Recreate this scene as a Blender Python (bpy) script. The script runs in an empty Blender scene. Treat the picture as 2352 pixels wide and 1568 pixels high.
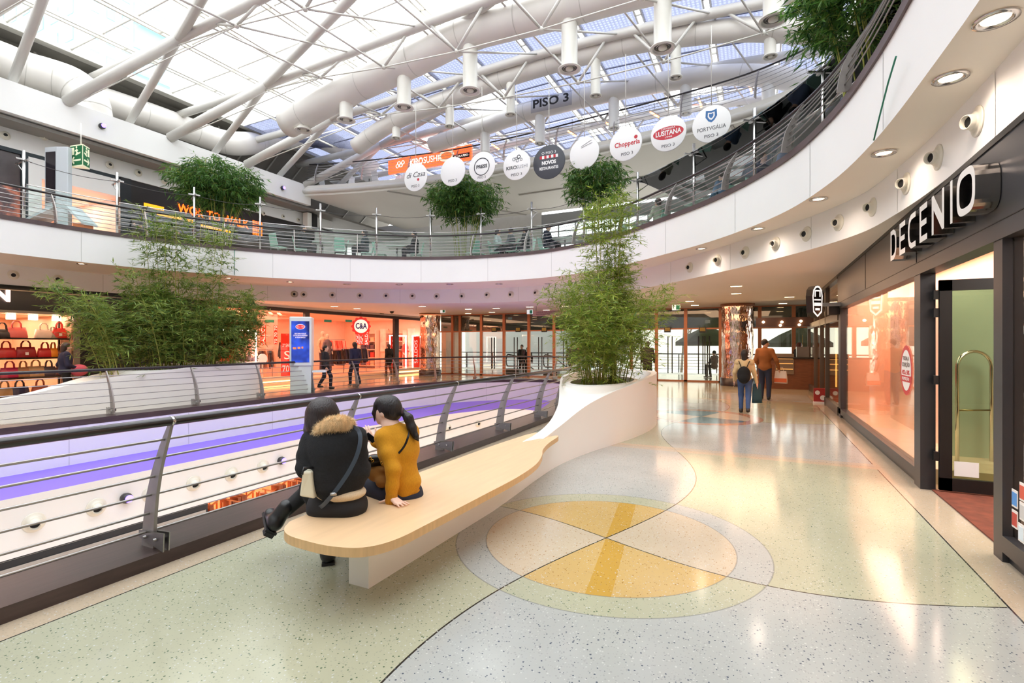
import bpy, bmesh, math, random
import numpy as np
from mathutils import Vector, Matrix
from mathutils.geometry import tessellate_polygon
SC = bpy.context.scene
COL = SC.collection
PI = math.pi
rnd = random.Random(11)

# ---- camera geometry (2352 x 1568 frame). World axes: +Y runs along the corridor, +X towards the shop facade on its right
F, CX, HY, EH = 1165.0, 1176.0, 790.0, 1.65
SA, CA = 0.436 / math.hypot(.436, .9), 0.9 / math.hypot(.436, .9)
CAMX, CAMY = 1.1622, -4.237

def atd(px, py, D):
    xr = (px - CX) / F * D
    return Vector((CAMX + xr * CA - D * SA, CAMY + xr * SA + D * CA, EH + (HY - py) / F * D))
def atz(px, py, z):
    return atd(px, py, (z - EH) * F / (HY - py))
def atx(px, py, x):
    return atd(px, py, (x - CAMX) / ((px - CX) / F * CA - SA))
def aty(px, py, y):
    return atd(px, py, (y - CAMY) / ((px - CX) / F * SA + CA))

# ---- materials
def lin(c):
    out = []
    for v in c[:3]:
        v = v / 255.0
        out.append(v / 12.92 if v <= .04045 else ((v + .055) / 1.055) ** 2.4)
    return tuple(out) + (1.0,)
MATS = {}
def nodes_of(name):
    m = bpy.data.materials.new(name); m.use_nodes = True
    return m, m.node_tree.nodes, m.node_tree.links
def M(name, c, rough=.5, metal=0., spec=.5, emit=0., ecol=None, var=0., vscale=4., bump=0., bscale=30., coat=0., stretch=None):
    """Principled material with an optional noise variation of the colour and noise bump."""
    if name in MATS: return MATS[name]
    m, N, L = nodes_of(name)
    b = N['Principled BSDF']
    b.inputs['Base Color'].default_value = lin(c)
    b.inputs['Roughness'].default_value = rough
    b.inputs['Metallic'].default_value = metal
    b.inputs['Specular IOR Level'].default_value = spec
    b.inputs['Coat Weight'].default_value = coat
    if emit:
        b.inputs['Emission Color'].default_value = lin(ecol or c)
        b.inputs['Emission Strength'].default_value = emit
    if var or bump:
        tc = N.new('ShaderNodeTexCoord'); mp = N.new('ShaderNodeMapping')
        L.new(tc.outputs['Object'], mp.inputs['Vector'])
        if stretch: mp.inputs['Scale'].default_value = stretch
    if var:
        nz = N.new('ShaderNodeTexNoise'); nz.inputs['Scale'].default_value = vscale; nz.inputs['Detail'].default_value = 5
        L.new(mp.outputs['Vector'], nz.inputs['Vector'])
        r = N.new('ShaderNodeMapRange'); r.inputs['From Min'].default_value = .3; r.inputs['From Max'].default_value = .7
        r.inputs['To Min'].default_value = 1 - var; r.inputs['To Max'].default_value = 1 + var
        L.new(nz.outputs['Fac'], r.inputs['Value'])
        mx = N.new('ShaderNodeVectorMath'); mx.operation = 'SCALE'; mx.inputs[0].default_value = lin(c)[:3]
        L.new(r.outputs['Result'], mx.inputs['Scale']); L.new(mx.outputs['Vector'], b.inputs['Base Color'])
    if bump:
        n2 = N.new('ShaderNodeTexNoise'); n2.inputs['Scale'].default_value = bscale; n2.inputs['Detail'].default_value = 3
        L.new(mp.outputs['Vector'], n2.inputs['Vector'])
        bp = N.new('ShaderNodeBump'); bp.inputs['Strength'].default_value = bump; bp.inputs['Distance'].default_value = .02
        L.new(n2.outputs['Fac'], bp.inputs['Height']); L.new(bp.outputs['Normal'], b.inputs['Normal'])
    MATS[name] = m
    return m
def GLASS(name, tint=(255, 255, 255), refl=1.0, rough=0.0, base=.04):
    """Thin architectural glass: tinted see-through layer with a Fresnel mirror layer."""
    if name in MATS: return MATS[name]
    m, N, L = nodes_of(name)
    N.remove(N['Principled BSDF']); out = N['Material Output']
    t = N.new('ShaderNodeBsdfTransparent'); t.inputs['Color'].default_value = lin(tint)
    g = N.new('ShaderNodeBsdfGlossy'); g.inputs['Roughness'].default_value = rough; g.inputs['Color'].default_value = (refl, refl, refl, 1)
    fr = N.new('ShaderNodeLayerWeight'); fr.inputs['Blend'].default_value = .25
    mr = N.new('ShaderNodeMapRange'); mr.inputs['To Min'].default_value = base; mr.inputs['To Max'].default_value = 1.0
    pw = N.new('ShaderNodeMath'); pw.operation = 'POWER'; pw.inputs[1].default_value = 2.0
    L.new(fr.outputs['Facing'], pw.inputs[0]); L.new(pw.outputs[0], mr.inputs['Value'])
    mx = N.new('ShaderNodeMixShader')
    L.new(mr.outputs['Result'], mx.inputs['Fac']); L.new(t.outputs[0], mx.inputs[1]); L.new(g.outputs[0], mx.inputs[2])
    L.new(mx.outputs[0], out.inputs['Surface'])
    MATS[name] = m
    return m

# ---- mesh builder
class MB:
    def __init__(s): s.v = []; s.f = []; s.m = []; s.sm = []
    def add(s, vs, fs, mi=0, smooth=False):
        o = len(s.v); s.v.extend([tuple(v) for v in vs])
        for f in fs: s.f.append(tuple(i + o for i in f)); s.m.append(mi); s.sm.append(smooth)
        return s
    def box(s, a, b, mi=0):
        x0, y0, z0 = a; x1, y1, z1 = b
        return s.hexa([(x0, y0, z0), (x1, y0, z0), (x1, y1, z0), (x0, y1, z0), (x0, y0, z1), (x1, y0, z1), (x1, y1, z1), (x0, y1, z1)], mi)
    def hexa(s, p, mi=0):
        return s.add(p, [(0, 3, 2, 1), (4, 5, 6, 7), (0, 1, 5, 4), (1, 2, 6, 5), (2, 3, 7, 6), (3, 0, 4, 7)], mi)
    def bar(s, a, b, w, h, mi=0, up=(0, 0, 1)):
        """rectangular bar from a to b, w wide (sideways), h high"""
        a, b = Vector(a), Vector(b); d = (b - a).normalized(); u = Vector(up)
        sd = d.cross(u)
        if sd.length < 1e-5: sd = d.cross(Vector((1, 0, 0)))
        sd.normalize(); u = sd.cross(d).normalized()
        sd *= w / 2; u *= h / 2
        return s.hexa([a - sd - u, a + sd - u, b + sd - u, b - sd - u, a - sd + u, a + sd + u, b + sd + u, b - sd + u], mi)
    def quad(s, p, mi=0): return s.add(p, [(0, 1, 2, 3)], mi)
    def prism(s, poly, z0, z1, mi=0):
        """vertical prism over a plan polygon"""
        n = len(poly); P3 = [Vector((p[0], p[1], 0)) for p in poly]
        tri = tessellate_polygon([P3])
        vs = [(p[0], p[1], z0) for p in poly] + [(p[0], p[1], z1) for p in poly]
        fs = []
        for t in tri:
            nrm = (P3[t[1]] - P3[t[0]]).cross(P3[t[2]] - P3[t[0]]).z
            t = t if nrm > 0 else (t[0], t[2], t[1])
            fs.append((t[0], t[2], t[1])); fs.append(tuple(i + n for i in t))
        for i in range(n):
            j = (i + 1) % n; fs.append((i, j, j + n, i + n))
        return s.add(vs, fs, mi)
    def slab(s, poly, z, up=True, mi=0):
        P3 = [Vector((p[0], p[1], 0)) for p in poly]; fs = []
        for t in tessellate_polygon([P3]):
            nrm = (P3[t[1]] - P3[t[0]]).cross(P3[t[2]] - P3[t[0]]).z
            if (nrm > 0) != up: t = (t[0], t[2], t[1])
            fs.append(tuple(t))
        return s.add([(p[0], p[1], z) for p in poly], fs, mi)
    def extr(s, poly, M4, depth, mi=0):
        """extrude a 2-D polygon (x right, y up) by depth along +z, placed by matrix M4"""
        n = len(poly); P3 = [Vector((p[0], p[1], 0)) for p in poly]
        fs = []
        for t in tessellate_polygon([P3]):
            nrm = (P3[t[1]] - P3[t[0]]).cross(P3[t[2]] - P3[t[0]]).z
            t = t if nrm > 0 else (t[0], t[2], t[1])
            fs.append((t[0], t[2], t[1])); fs.append(tuple(i + n for i in t))
        for i in range(n):
            j = (i + 1) % n; fs.append((i, j, j + n, i + n))
        vs = [M4 @ p for p in P3] + [M4 @ Vector((p.x, p.y, depth)) for p in P3]
        return s.add(vs, fs, mi)
    def wall(s, path, z0, z1, mi=0, smooth=True, z0l=None, z1l=None):
        """single-sided-thick curtain: quads between z0 and z1 along a plan path"""
        n = len(path)
        vs = [(p[0], p[1], z0) for p in path] + [(p[0], p[1], z1) for p in path]
        return s.add(vs, [(i, i + 1, i + 1 + n, i + n) for i in range(n - 1)], mi, smooth)
    def ribbon(s, A, B, mi=0, smooth=True, closed=False):
        n = len(A); vs = list(A) + list(B); k = n if closed else n - 1
        return s.add(vs, [(i, (i + 1) % n, (i + 1) % n + n, i + n) for i in range(k)], mi, smooth)
    def tube(s, pts, r, n=8, mi=0, cap=True, flat=None):
        pts = [Vector(p) for p in pts]; k = len(pts)
        rs = [r] * k if isinstance(r, (int, float)) else list(r)
        vs = []; prev = None
        for i, p in enumerate(pts):
            t = (pts[min(i + 1, k - 1)] - pts[max(i - 1, 0)])
            if t.length < 1e-9: t = Vector((0, 0, 1))
            t.normalize()
            if prev is None:
                a = t.cross(Vector((0, 0, 1)))
                if a.length < .05: a = t.cross(Vector((1, 0, 0)))
                a.normalize()
            else:
                a = prev - t * prev.dot(t)
                a = a.normalized() if a.length > 1e-6 else t.orthogonal().normalized()
            prev = a; b = t.cross(a)
            for q in range(n):
                w = 2 * PI * q / n
                vs.append(p + a * (math.cos(w) * rs[i]) + b * (math.sin(w) * rs[i] * (flat or 1)))
        fs = [(i * n + q, i * n + (q + 1) % n, (i + 1) * n + (q + 1) % n, (i + 1) * n + q) for i in range(k - 1) for q in range(n)]
        s.add(vs, fs, mi, True)
        if cap:
            o = len(s.v) - k * n
            s.f.append(tuple(o + q for q in range(n))[::-1]); s.m.append(mi); s.sm.append(False)
            s.f.append(tuple(o + (k - 1) * n + q for q in range(n))); s.m.append(mi); s.sm.append(False)
        return s
    def lathe(s, prof, c=(0, 0, 0), n=24, mi=0, M4=None, smooth=True, sx=1, sy=1):
        """prof: list of (radius, height) turned round the z axis at c (or placed by M4)"""
        vs = []; k = len(prof)
        for (r, h) in prof:
            for q in range(n):
                w = 2 * PI * q / n
                p = Vector((r * math.cos(w) * sx, r * math.sin(w) * sy, h))
                vs.append((M4 @ p) if M4 is not None else p + Vector(c))
        return s.add(vs, [(i * n + q, i * n + (q + 1) % n, (i + 1) * n + (q + 1) % n, (i + 1) * n + q) for i in range(k - 1) for q in range(n)], mi, smooth)
    def build(s, name, mat, parent=None, local=False, bevel=0., smooth=None, subsurf=0):
        me = bpy.data.meshes.new(name)
        off = Vector((0, 0, 0))
        if parent is not None and not local:
            p = parent
            while p is not None: off += Vector(p.location); p = p.parent
        vs = s.v if off.length == 0 else [(v[0] - off.x, v[1] - off.y, v[2] - off.z) for v in s.v]
        me.from_pydata(vs, [], s.f)
        for m in (mat if isinstance(mat, (list, tuple)) else [mat]): me.materials.append(m)
        me.polygons.foreach_set('material_index', s.m)
        me.polygons.foreach_set('use_smooth', [bool(x) for x in s.sm] if smooth is None else [smooth] * len(s.f))
        me.update()
        o = bpy.data.objects.new(name, me); COL.objects.link(o)
        if parent is not None: o.parent = parent
        if bevel:
            md = o.modifiers.new('bevel', 'BEVEL'); md.width = bevel; md.segments = 2; md.limit_method = 'ANGLE'
        if subsurf:
            md = o.modifiers.new('sub', 'SUBSURF'); md.levels = subsurf; md.render_levels = subsurf
        return o

def thing(name, label, cat, loc=(0, 0, 0), group=None, rotz=0.):
    o = bpy.data.objects.new(name, None); COL.objects.link(o)
    o.empty_display_size = .1; o.location = loc; o.rotation_euler = (0, 0, rotz)
    return tag(o, label, cat, group)
def tag(o, label, cat, group=None, kind=None):
    o['label'] = label; o['category'] = cat
    if group: o['group'] = group
    if kind: o['kind'] = kind
    return o
def struct(o, label=None, cat=None):
    o['kind'] = 'structure'
    if label: o['label'] = label
    if cat: o['category'] = cat
    return o
def copy_tree(o, parent=None):
    c = o.copy(); COL.objects.link(c)
    if parent is not None: c.parent = parent
    for ch in list(o.children): copy_tree(ch, c)
    return c

def spline(pts, per=8):
    """Catmull-Rom through the points (any dimension)"""
    P = [np.array(p, float) for p in pts]; out = []
    P = [2 * P[0] - P[1]] + P + [2 * P[-1] - P[-2]]
    for i in range(1, len(P) - 2):
        a, b, c, d = P[i - 1], P[i], P[i + 1], P[i + 2]
        for k in range(per):
            t = k / per
            out.append(.5 * (2 * b + (c - a) * t + (2 * a - 5 * b + 4 * c - d) * t * t + (3 * b - a - 3 * c + d) * t ** 3))
    out.append(P[-2])
    return [tuple(p) for p in out]
def lerp(a, b, t): return a + (b - a) * t
def interp(x, pts):
    return float(np.interp(x, [p[0] for p in pts], [p[1] for p in pts]))
class Path:
    """plan polyline with arc-length lookup; side=+1 if 'inward' (off the void) is to the right of travel"""
    def __init__(s, pts, side=1):
        s.p = [np.array(p[:2], float) for p in pts]; s.side = side
        s.l = np.concatenate([[0], np.cumsum([np.linalg.norm(s.p[i + 1] - s.p[i]) for i in range(len(s.p) - 1)])])
    def at(s, d, off=0.):
        d = max(0., min(s.l[-1] - 1e-6, d))
        i = int(np.searchsorted(s.l, d, side='right') - 1)
        t = (d - s.l[i]) / (s.l[i + 1] - s.l[i])
        q = s.p[i] * (1 - t) + s.p[i + 1] * t
        T = s.tan(d); nrm = np.array([T[1], -T[0]]) * s.side
        return q + nrm * off, T, nrm
    def tan(s, d):
        e = .25
        def raw(d):
            d = max(0., min(s.l[-1] - 1e-6, d)); i = int(np.searchsorted(s.l, d, side='right') - 1)
            t = (d - s.l[i]) / (s.l[i + 1] - s.l[i]); return s.p[i] * (1 - t) + s.p[i + 1] * t
        T = raw(d + e) - raw(d - e); return T / np.linalg.norm(T)
    def offset(s, off, step=.25, d0=0., d1=None):
        d1 = s.l[-1] if d1 is None else d1; n = max(2, int((d1 - d0) / step))
        return [tuple(s.at(d0 + (d1 - d0) * i / n, off)[0]) for i in range(n + 1)]
    def near(s, x, y):
        """arc length of the point nearest to x, y"""
        best = (1e9, 0)
        for d in np.arange(0, s.l[-1], .05):
            q = s.at(d)[0]; e = (q[0] - x) ** 2 + (q[1] - y) ** 2
            if e < best[0]: best = (e, d)
        return best[1]

# ---- lettering: flat letters as a mesh placed by origin, right and up vectors
def frame(o, right, up):
    r = Vector(right).normalized(); u = Vector(up); u = (u - r * u.dot(r)).normalized(); n = r.cross(u)
    m = Matrix.Identity(4)
    for i in range(3): m[i][0] = r[i]; m[i][1] = u[i]; m[i][2] = n[i]; m[i][3] = o[i]
    return m
def letters(name, body, M4, size, mat, parent, depth=.002, width=None, bold=0., shear=0., align='CENTER', spacing=1., lift=.002, vcenter=True):
    cu = bpy.data.curves.new('txt', 'FONT'); cu.body = body; cu.size = size; cu.extrude = depth / 2; cu.align_x = align
    cu.align_y = 'CENTER' if vcenter else 'BOTTOM_BASELINE'; cu.offset = bold; cu.shear = shear; cu.space_character = spacing; cu.resolution_u = 3
    ob = bpy.data.objects.new('txt', cu); COL.objects.link(ob)
    bpy.context.view_layer.update()
    me = bpy.data.meshes.new_from_object(ob.evaluated_get(bpy.context.evaluated_depsgraph_get()))
    bpy.data.objects.remove(ob); bpy.data.curves.remove(cu)
    xs = [v.co.x for v in me.vertices] or [0]
    sx = 1. if not width else width / max(1e-6, max(xs) - min(xs))
    off = Vector((0, 0, 0)); p = parent
    while p is not None: off += Vector(p.location); p = p.parent
    for v in me.vertices:
        v.co = M4 @ Vector((v.co.x * sx, v.co.y, v.co.z + depth / 2 + lift)) - off
    me.materials.clear(); me.materials.append(mat); me.name = name
    o = bpy.data.objects.new(name, me); COL.objects.link(o)
    if parent is not None: o.parent = parent
    return o

# ---- smooth bodies: signed-distance pieces blended together and meshed (surface nets)
def surface_nets(vol, org, h):
    ins = vol < 0
    nx, ny, nz = vol.shape
    c = np.zeros((nx - 1, ny - 1, nz - 1), np.int8)
    for i in (0, 1):
        for j in (0, 1):
            for k in (0, 1): c += ins[i:nx - 1 + i, j:ny - 1 + j, k:nz - 1 + k]
    act = np.argwhere((c > 0) & (c < 8))
    if len(act) == 0: return np.zeros((0, 3)), []
    idx = -np.ones(c.shape, np.int64); idx[act[:, 0], act[:, 1], act[:, 2]] = np.arange(len(act))
    s = np.zeros((len(act), 3)); w = np.zeros(len(act))
    cor = [(i, j, k) for i in (0, 1) for j in (0, 1) for k in (0, 1)]
    val = {q: vol[act[:, 0] + q[0], act[:, 1] + q[1], act[:, 2] + q[2]] for q in cor}
    for q in cor:
        for ax in range(3):
            if q[ax] == 0:
                r = list(q); r[ax] = 1; r = tuple(r)
                a, b = val[q], val[r]; cr = (a < 0) != (b < 0)
                t = np.where(cr, a / np.where(cr, a - b, 1), 0)
                pt = np.array(q, float)[None, :].repeat(len(act), 0); pt[:, ax] += t
                s[cr] += pt[cr]; w[cr] += 1
    V = (act + s / w[:, None]) * h + np.array(org)
    Q = []
    for ax in range(3):
        o1, o2 = [(1, 2), (2, 0), (0, 1)][ax]
        sl0 = [slice(1, None)] * 3; sl0 = [slice(1, n - 1) for n in vol.shape]; sl0[ax] = slice(0, vol.shape[ax] - 1)
        sl1 = list(sl0); sl1[ax] = slice(1, vol.shape[ax])
        a, b = ins[tuple(sl0)], ins[tuple(sl1)]
        for flip, msk in ((0, a & ~b), (1, ~a & b)):
            e = np.argwhere(msk)
            if len(e) == 0: continue
            e[:, o1] += 1; e[:, o2] += 1
            def cell(d1, d2):
                g = e.copy(); g[:, o1] += d1; g[:, o2] += d2
                return idx[g[:, 0], g[:, 1], g[:, 2]]
            q = np.stack([cell(-1, -1), cell(0, -1), cell(0, 0), cell(-1, 0)], 1)
            Q.append(q if not flip else q[:, ::-1])
    return V, np.concatenate(Q)
class Sdf:
    def __init__(s): s.p = []
    def cap(s, a, b, ra, rb=None, k=.03):
        s.p.append(('c', np.array(a, float), np.array(b, float), ra, ra if rb is None else rb, k)); return s
    def chain(s, pts, rs, k=.03):
        for i in range(len(pts) - 1): s.cap(pts[i], pts[i + 1], rs[i], rs[i + 1], k)
        return s
    def ell(s, c, r, k=.03, R=None):
        s.p.append(('e', np.array(c, float), np.array(r, float), None if R is None else np.array(R, float), 0, k)); return s
    def mesh(s, h):
        lo = np.full(3, 1e9); hi = -lo
        bb = []
        for p in s.p:
            if p[0] == 'c': r = max(p[3], p[4]); a = np.minimum(p[1], p[2]) - r; b = np.maximum(p[1], p[2]) + r
            else: r = p[2].max() if p[3] is not None else p[2]; a = p[1] - r; b = p[1] + r
            bb.append((a, b)); lo = np.minimum(lo, a); hi = np.maximum(hi, b)
        lo = lo - 3 * h; hi = hi + 3 * h
        n = np.ceil((hi - lo) / h).astype(int) + 1
        vol = np.full(n, 1.0, np.float32)
        for p, (a, b) in zip(s.p, bb):
            k = p[5]; mg = k + 2.5 * h
            i0 = np.maximum(0, ((a - mg - lo) / h).astype(int)); i1 = np.minimum(n, ((b + mg - lo) / h).astype(int) + 2)
            g = np.stack(np.meshgrid(*[lo[q] + h * np.arange(i0[q], i1[q]) for q in range(3)], indexing='ij'), -1)
            if p[0] == 'c':
                ba = p[2] - p[1]; pa = g - p[1]; t = np.clip((pa @ ba) / max(1e-9, ba @ ba), 0, 1)
                d = np.linalg.norm(pa - t[..., None] * ba, axis=-1) - (p[3] + (p[4] - p[3]) * t)
            else:
                q = g - p[1]
                if p[3] is not None: q = q @ p[3]
                k0 = np.linalg.norm(q / p[2], axis=-1); k1 = np.linalg.norm(q / p[2] ** 2, axis=-1)
                d = k0 * (k0 - 1) / np.maximum(k1, 1e-6)
            sl = tuple(slice(i0[q], i1[q]) for q in range(3))
            o = vol[sl]; hh = np.clip(.5 + .5 * (o - d) / k, 0, 1)
            vol[sl] = o * (1 - hh) + d * hh - k * hh * (1 - hh)
        return surface_nets(vol, lo, h)
    def build(s, name, mat, parent, h=.015, warp=None, relax=1, world=False):
        V, Q = s.mesh(h)
        if world and parent is not None:
            p = parent; off = np.zeros(3)
            while p is not None: off += np.array(p.location); p = p.parent
            V = V - off
        for _ in range(relax):     # light smoothing so the voxel steps do not show
            acc = np.zeros_like(V); cnt = np.zeros(len(V))
            for i in range(4):
                j = (i + 1) % 4
                np.add.at(acc, Q[:, i], V[Q[:, j]]); np.add.at(cnt, Q[:, i], 1)
                np.add.at(acc, Q[:, j], V[Q[:, i]]); np.add.at(cnt, Q[:, j], 1)
            V = .5 * V + .5 * acc / np.maximum(cnt, 1)[:, None]
        if warp is not None: V = warp(V)
        me = bpy.data.meshes.new(name)
        me.from_pydata([tuple(v) for v in V], [], [tuple(int(i) for i in q) for q in Q])
        me.materials.append(mat); me.polygons.foreach_set('use_smooth', [True] * len(me.polygons)); me.update()
        o = bpy.data.objects.new(name, me); COL.objects.link(o)
        if parent is not None:
            o.parent = parent
        return o
def rot_to(zdir, xdir=(1, 0, 0)):
    """3x3 whose columns are x, y, z axes; z along zdir, x near xdir"""
    z = np.array(zdir, float); z /= np.linalg.norm(z); x = np.array(xdir, float); x -= z * (x @ z); x /= np.linalg.norm(x)
    return np.stack([x, np.cross(z, x), z], 1)
# ================= camera, world =================
cam_d = bpy.data.cameras.new('camera'); cam = bpy.data.objects.new('camera', cam_d); COL.objects.link(cam); SC.camera = cam
cam_d.sensor_width = 36; cam_d.lens = 36 * F / 2352; cam_d.clip_start = .05; cam_d.clip_end = 400
cam_d.shift_y = (HY - 784) / 2352
cam.location = (CAMX, CAMY, EH); cam.rotation_euler = (PI / 2, 0, math.atan2(SA, CA))
SC.view_settings.view_transform = 'Standard'; SC.view_settings.look = 'None'
SC.view_settings.gamma = 1; SC.view_settings.use_curve_mapping = False
SC.view_settings.exposure = 0.92
cy = SC.cycles
cy.max_bounces = 10; cy.diffuse_bounces = 7; cy.glossy_bounces = 4; cy.transmission_bounces = 4; cy.transparent_max_bounces = 14
cy.caustics_reflective = False; cy.caustics_refractive = False; cy.sample_clamp_indirect = 4; cy.use_denoising = True
cy.use_adaptive_sampling = True; cy.adaptive_threshold = .03
w = bpy.data.worlds.new('overcast'); SC.world = w; w.use_nodes = True
wn, wl = w.node_tree.nodes, w.node_tree.links
bg = wn['Background']; tcw = wn.new('ShaderNodeTexCoord'); sep = wn.new('ShaderNodeSeparateXYZ'); wl.new(tcw.outputs['Generated'], sep.inputs[0])
rmp = wn.new('ShaderNodeValToRGB'); wl.new(sep.outputs['Z'], rmp.inputs['Fac'])
rmp.color_ramp.elements[0].position = 0.0; rmp.color_ramp.elements[0].color = (.55, .58, .62, 1)
rmp.color_ramp.elements[1].position = 1.0; rmp.color_ramp.elements[1].color = (.97, .975, .98, 1)
e_ = rmp.color_ramp.elements.new(.02); e_.color = (.85, .86, .88, 1)
wl.new(rmp.outputs["Color"], bg.inputs["Color"]); bg.inputs["Strength"].default_value = 2.6

# ================= materials of the building =================
white = M('white_plaster', (236, 236, 235), .55, var=.02, vscale=.7)
cream_ceil = M('ceiling_plaster', (242, 236, 226), .6, var=.015, vscale=.6)
soffit_m = M('soffit_plaster', (238, 232, 222), .6, var=.02, vscale=.6)
wood_dark = M('dark_wood', (66, 52, 50), .32, var=.22, vscale=3, stretch=(14, 1.2, 8))
steel = M('brushed_steel', (168, 166, 164), .32, metal=1, var=.08, vscale=6, stretch=(1, 1, 9))
steel_lt = M('polished_steel', (200, 199, 197), .18, metal=1, var=.03)
blade_m = M('blade_steel', (158, 152, 148), .42, metal=.5, var=.1, vscale=5)
rail_black = M('handrail_lacquer', (34, 28, 28), .3, coat=.3, var=.1, vscale=12)
charcoal = M('charcoal_metal', (58, 58, 62), .38, metal=.35, var=.06, vscale=2)
black = M('black_paint', (18, 18, 19), .45, var=.1, vscale=5)
grey_lt = M('grey_paint', (176, 172, 166), .6, var=.05, vscale=1)
grey_mid = M('grey_panel', (128, 125, 120), .6, var=.06, vscale=1.2)
off_white = M('off_white_enamel', (232, 230, 222), .4, var=.02)
tube_m = M('white_tube_paint', (206, 203, 197), .42, var=.03, vscale=1.5)
duct_m = M('duct_paint', (222, 218, 212), .45, var=.035, vscale=1.2, bump=.05, bscale=3)

# floor terrazzo ------------------------------------------------------------
def terrazzo():
    m, N, L = nodes_of('terrazzo'); b = N['Principled BSDF']
    def mt(op, a, bb=None, c=None):
        n = N.new('ShaderNodeMath'); n.operation = op
        for i, v in enumerate((a, bb, c)):
            if v is None: continue
            if isinstance(v, (int, float)): n.inputs[i].default_value = v
            else: L.new(v, n.inputs[i])
        return n.outputs[0]
    def mixc(f, a, bb):
        n = N.new('ShaderNodeMix'); n.data_type = 'RGBA'; L.new(f, n.inputs[0]) if not isinstance(f, (int, float)) else setattr(n.inputs[0], 'default_value', f)
        for i, v in ((6, a), (7, bb)):
            if isinstance(v, tuple): n.inputs[i].default_value = v
            else: L.new(v, n.inputs[i])
        return n.outputs[2]
    tc = N.new('ShaderNodeTexCoord'); sp = N.new('ShaderNodeSeparateXYZ'); L.new(tc.outputs['Object'], sp.inputs[0])
    X, Y = sp.outputs['X'], sp.outputs['Y']
    P = 8.05
    yw = mt('WRAP', Y, P / 2, -P / 2)
    aC = mt('SUBTRACT', X, mt('MULTIPLY', mt('SINE', mt('MULTIPLY', Y, 2 * PI / P)), .5))
    bC = mt('ADD', yw, mt('MULTIPLY', mt('SINE', mt('MULTIPLY', X, 2 * PI / 5.25)), .36))
    blue = mt('LESS_THAN', mt('MULTIPLY', aC, bC), 0)
    r = mt('SQRT', mt('ADD', mt('MULTIPLY', X, X), mt('MULTIPLY', yw, yw)))
    inner = mt('LESS_THAN', r, 1.02); ringo = mt('LESS_THAN', r, 1.27)
    second = mt('GREATER_THAN', Y, P / 2)
    green_c, blue_c, cream_c = lin((206, 206, 178)), lin((203, 206, 202)), lin((226, 205, 178))
    field = mixc(blue, green_c, blue_c); ringc = mixc(blue, blue_c, green_c)
    yel = lin((232, 196, 130)); inn = mixc(blue, lin((230, 212, 186)), yel)
    ang = mt('ADD', mt('MULTIPLY', X, -.26), mt('MULTIPLY', yw, .03))
    streak = mt('MULTIPLY', blue, mt('LESS_THAN', mt('ABSOLUTE', mt('ADD', mt('ADD', X, -.084), mt('MULTIPLY', yw, .134))), .085))
    inn = mixc(mt('MULTIPLY', streak, .75), inn, lin((222, 172, 62)))
    inn2 = mixc(blue, lin((226, 208, 178)), lin((104, 142, 152))); ring2 = lin((214, 158, 124))
    ringc = mixc(second, ringc, ring2); inn = mixc(second, inn, inn2)
    col = mixc(ringo, field, ringc); col = mixc(inner, col, inn)
    def line(v, wdt): return mt('LESS_THAN', mt('ABSOLUTE', v), wdt)
    ink = mt('MAXIMUM', line(aC, .006), line(bC, .006))
    ringl = mt('MULTIPLY', mt('MAXIMUM', line(mt('SUBTRACT', r, 1.02), .005), line(mt('SUBTRACT', r, 1.27), .005)), .5)
    # cream borders and cross strips
    strip = mt('GREATER_THAN', mt('ABSOLUTE', yw), P / 2 - .17)
    side = mt('GREATER_THAN', mt('ABSOLUTE', mt('ADD', X, .02)), 2.6)
    far = mt('GREATER_THAN', Y, 14.6)
    notcr = mt('SUBTRACT', 1, mt('MAXIMUM', side, strip))
    col = mixc(mt('MULTIPLY', ink, mt('SUBTRACT', 1, side)), col, lin((52, 50, 50)))
    col = mixc(mt('MULTIPLY', ringl, notcr), col, lin((120, 122, 128)))
    crm = mt('MAXIMUM', side, mt('MAXIMUM', mt('MULTIPLY', strip, mt('SUBTRACT', 1, blue)), mt('MULTIPLY', strip, .6)))
    col = mixc(crm, col, cream_c)
    stripl = line(mt('SUBTRACT', mt('ABSOLUTE', yw), P / 2 - .0), .004)
    edge = line(mt('SUBTRACT', mt('ABSOLUTE', mt('ADD', X, .02)), 2.6), .006)
    col = mixc(mt('MULTIPLY', edge, mt('SUBTRACT', 1, strip)), col, lin((52, 50, 50)))
    col = mixc(mt('MULTIPLY', stripl, .4), col, lin((150, 130, 110)))
    col = mixc(far, col, lin((196, 186, 160)))
    # chips
    vo = N.new('ShaderNodeTexVoronoi'); vo.inputs['Scale'].default_value = 75; L.new(tc.outputs['Object'], vo.inputs['Vector'])
    sc = N.new('ShaderNodeSeparateColor'); L.new(vo.outputs['Color'], sc.inputs[0])
    R_, G_, B_ = sc.outputs
    notcream = mt('SUBTRACT', 1, mt('MULTIPLY', mt('MAXIMUM', side, far), .75))
    small = mt('LESS_THAN', vo.outputs['Distance'], mt('ADD', mt('MULTIPLY', G_, .3), .16))
    dark = mt('MULTIPLY', mt('MULTIPLY', small, mt('LESS_THAN', R_, .13)), notcream)
    lite = mt('MULTIPLY', mt('MULTIPLY', small, mt('GREATER_THAN', R_, .86)), .8)
    mid = mt('MULTIPLY', mt('MULTIPLY', small, mt('MULTIPLY', mt('GREATER_THAN', R_, .2), mt('LESS_THAN', R_, .5))), .35)
    warmz = mt('MULTIPLY', inner, mt('SUBTRACT', 1, second))
    chipc = mixc(blue, lin((70, 104, 78)), lin((62, 78, 104)))
    chipc = mixc(mt('MULTIPLY', ringo, 1.0), chipc, mixc(blue, lin((70, 88, 104)), lin((74, 110, 82))))
    chipc = mixc(warmz, chipc, lin((170, 120, 50)))
    col = mixc(mt('MULTIPLY', dark, .85), col, chipc)
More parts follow.
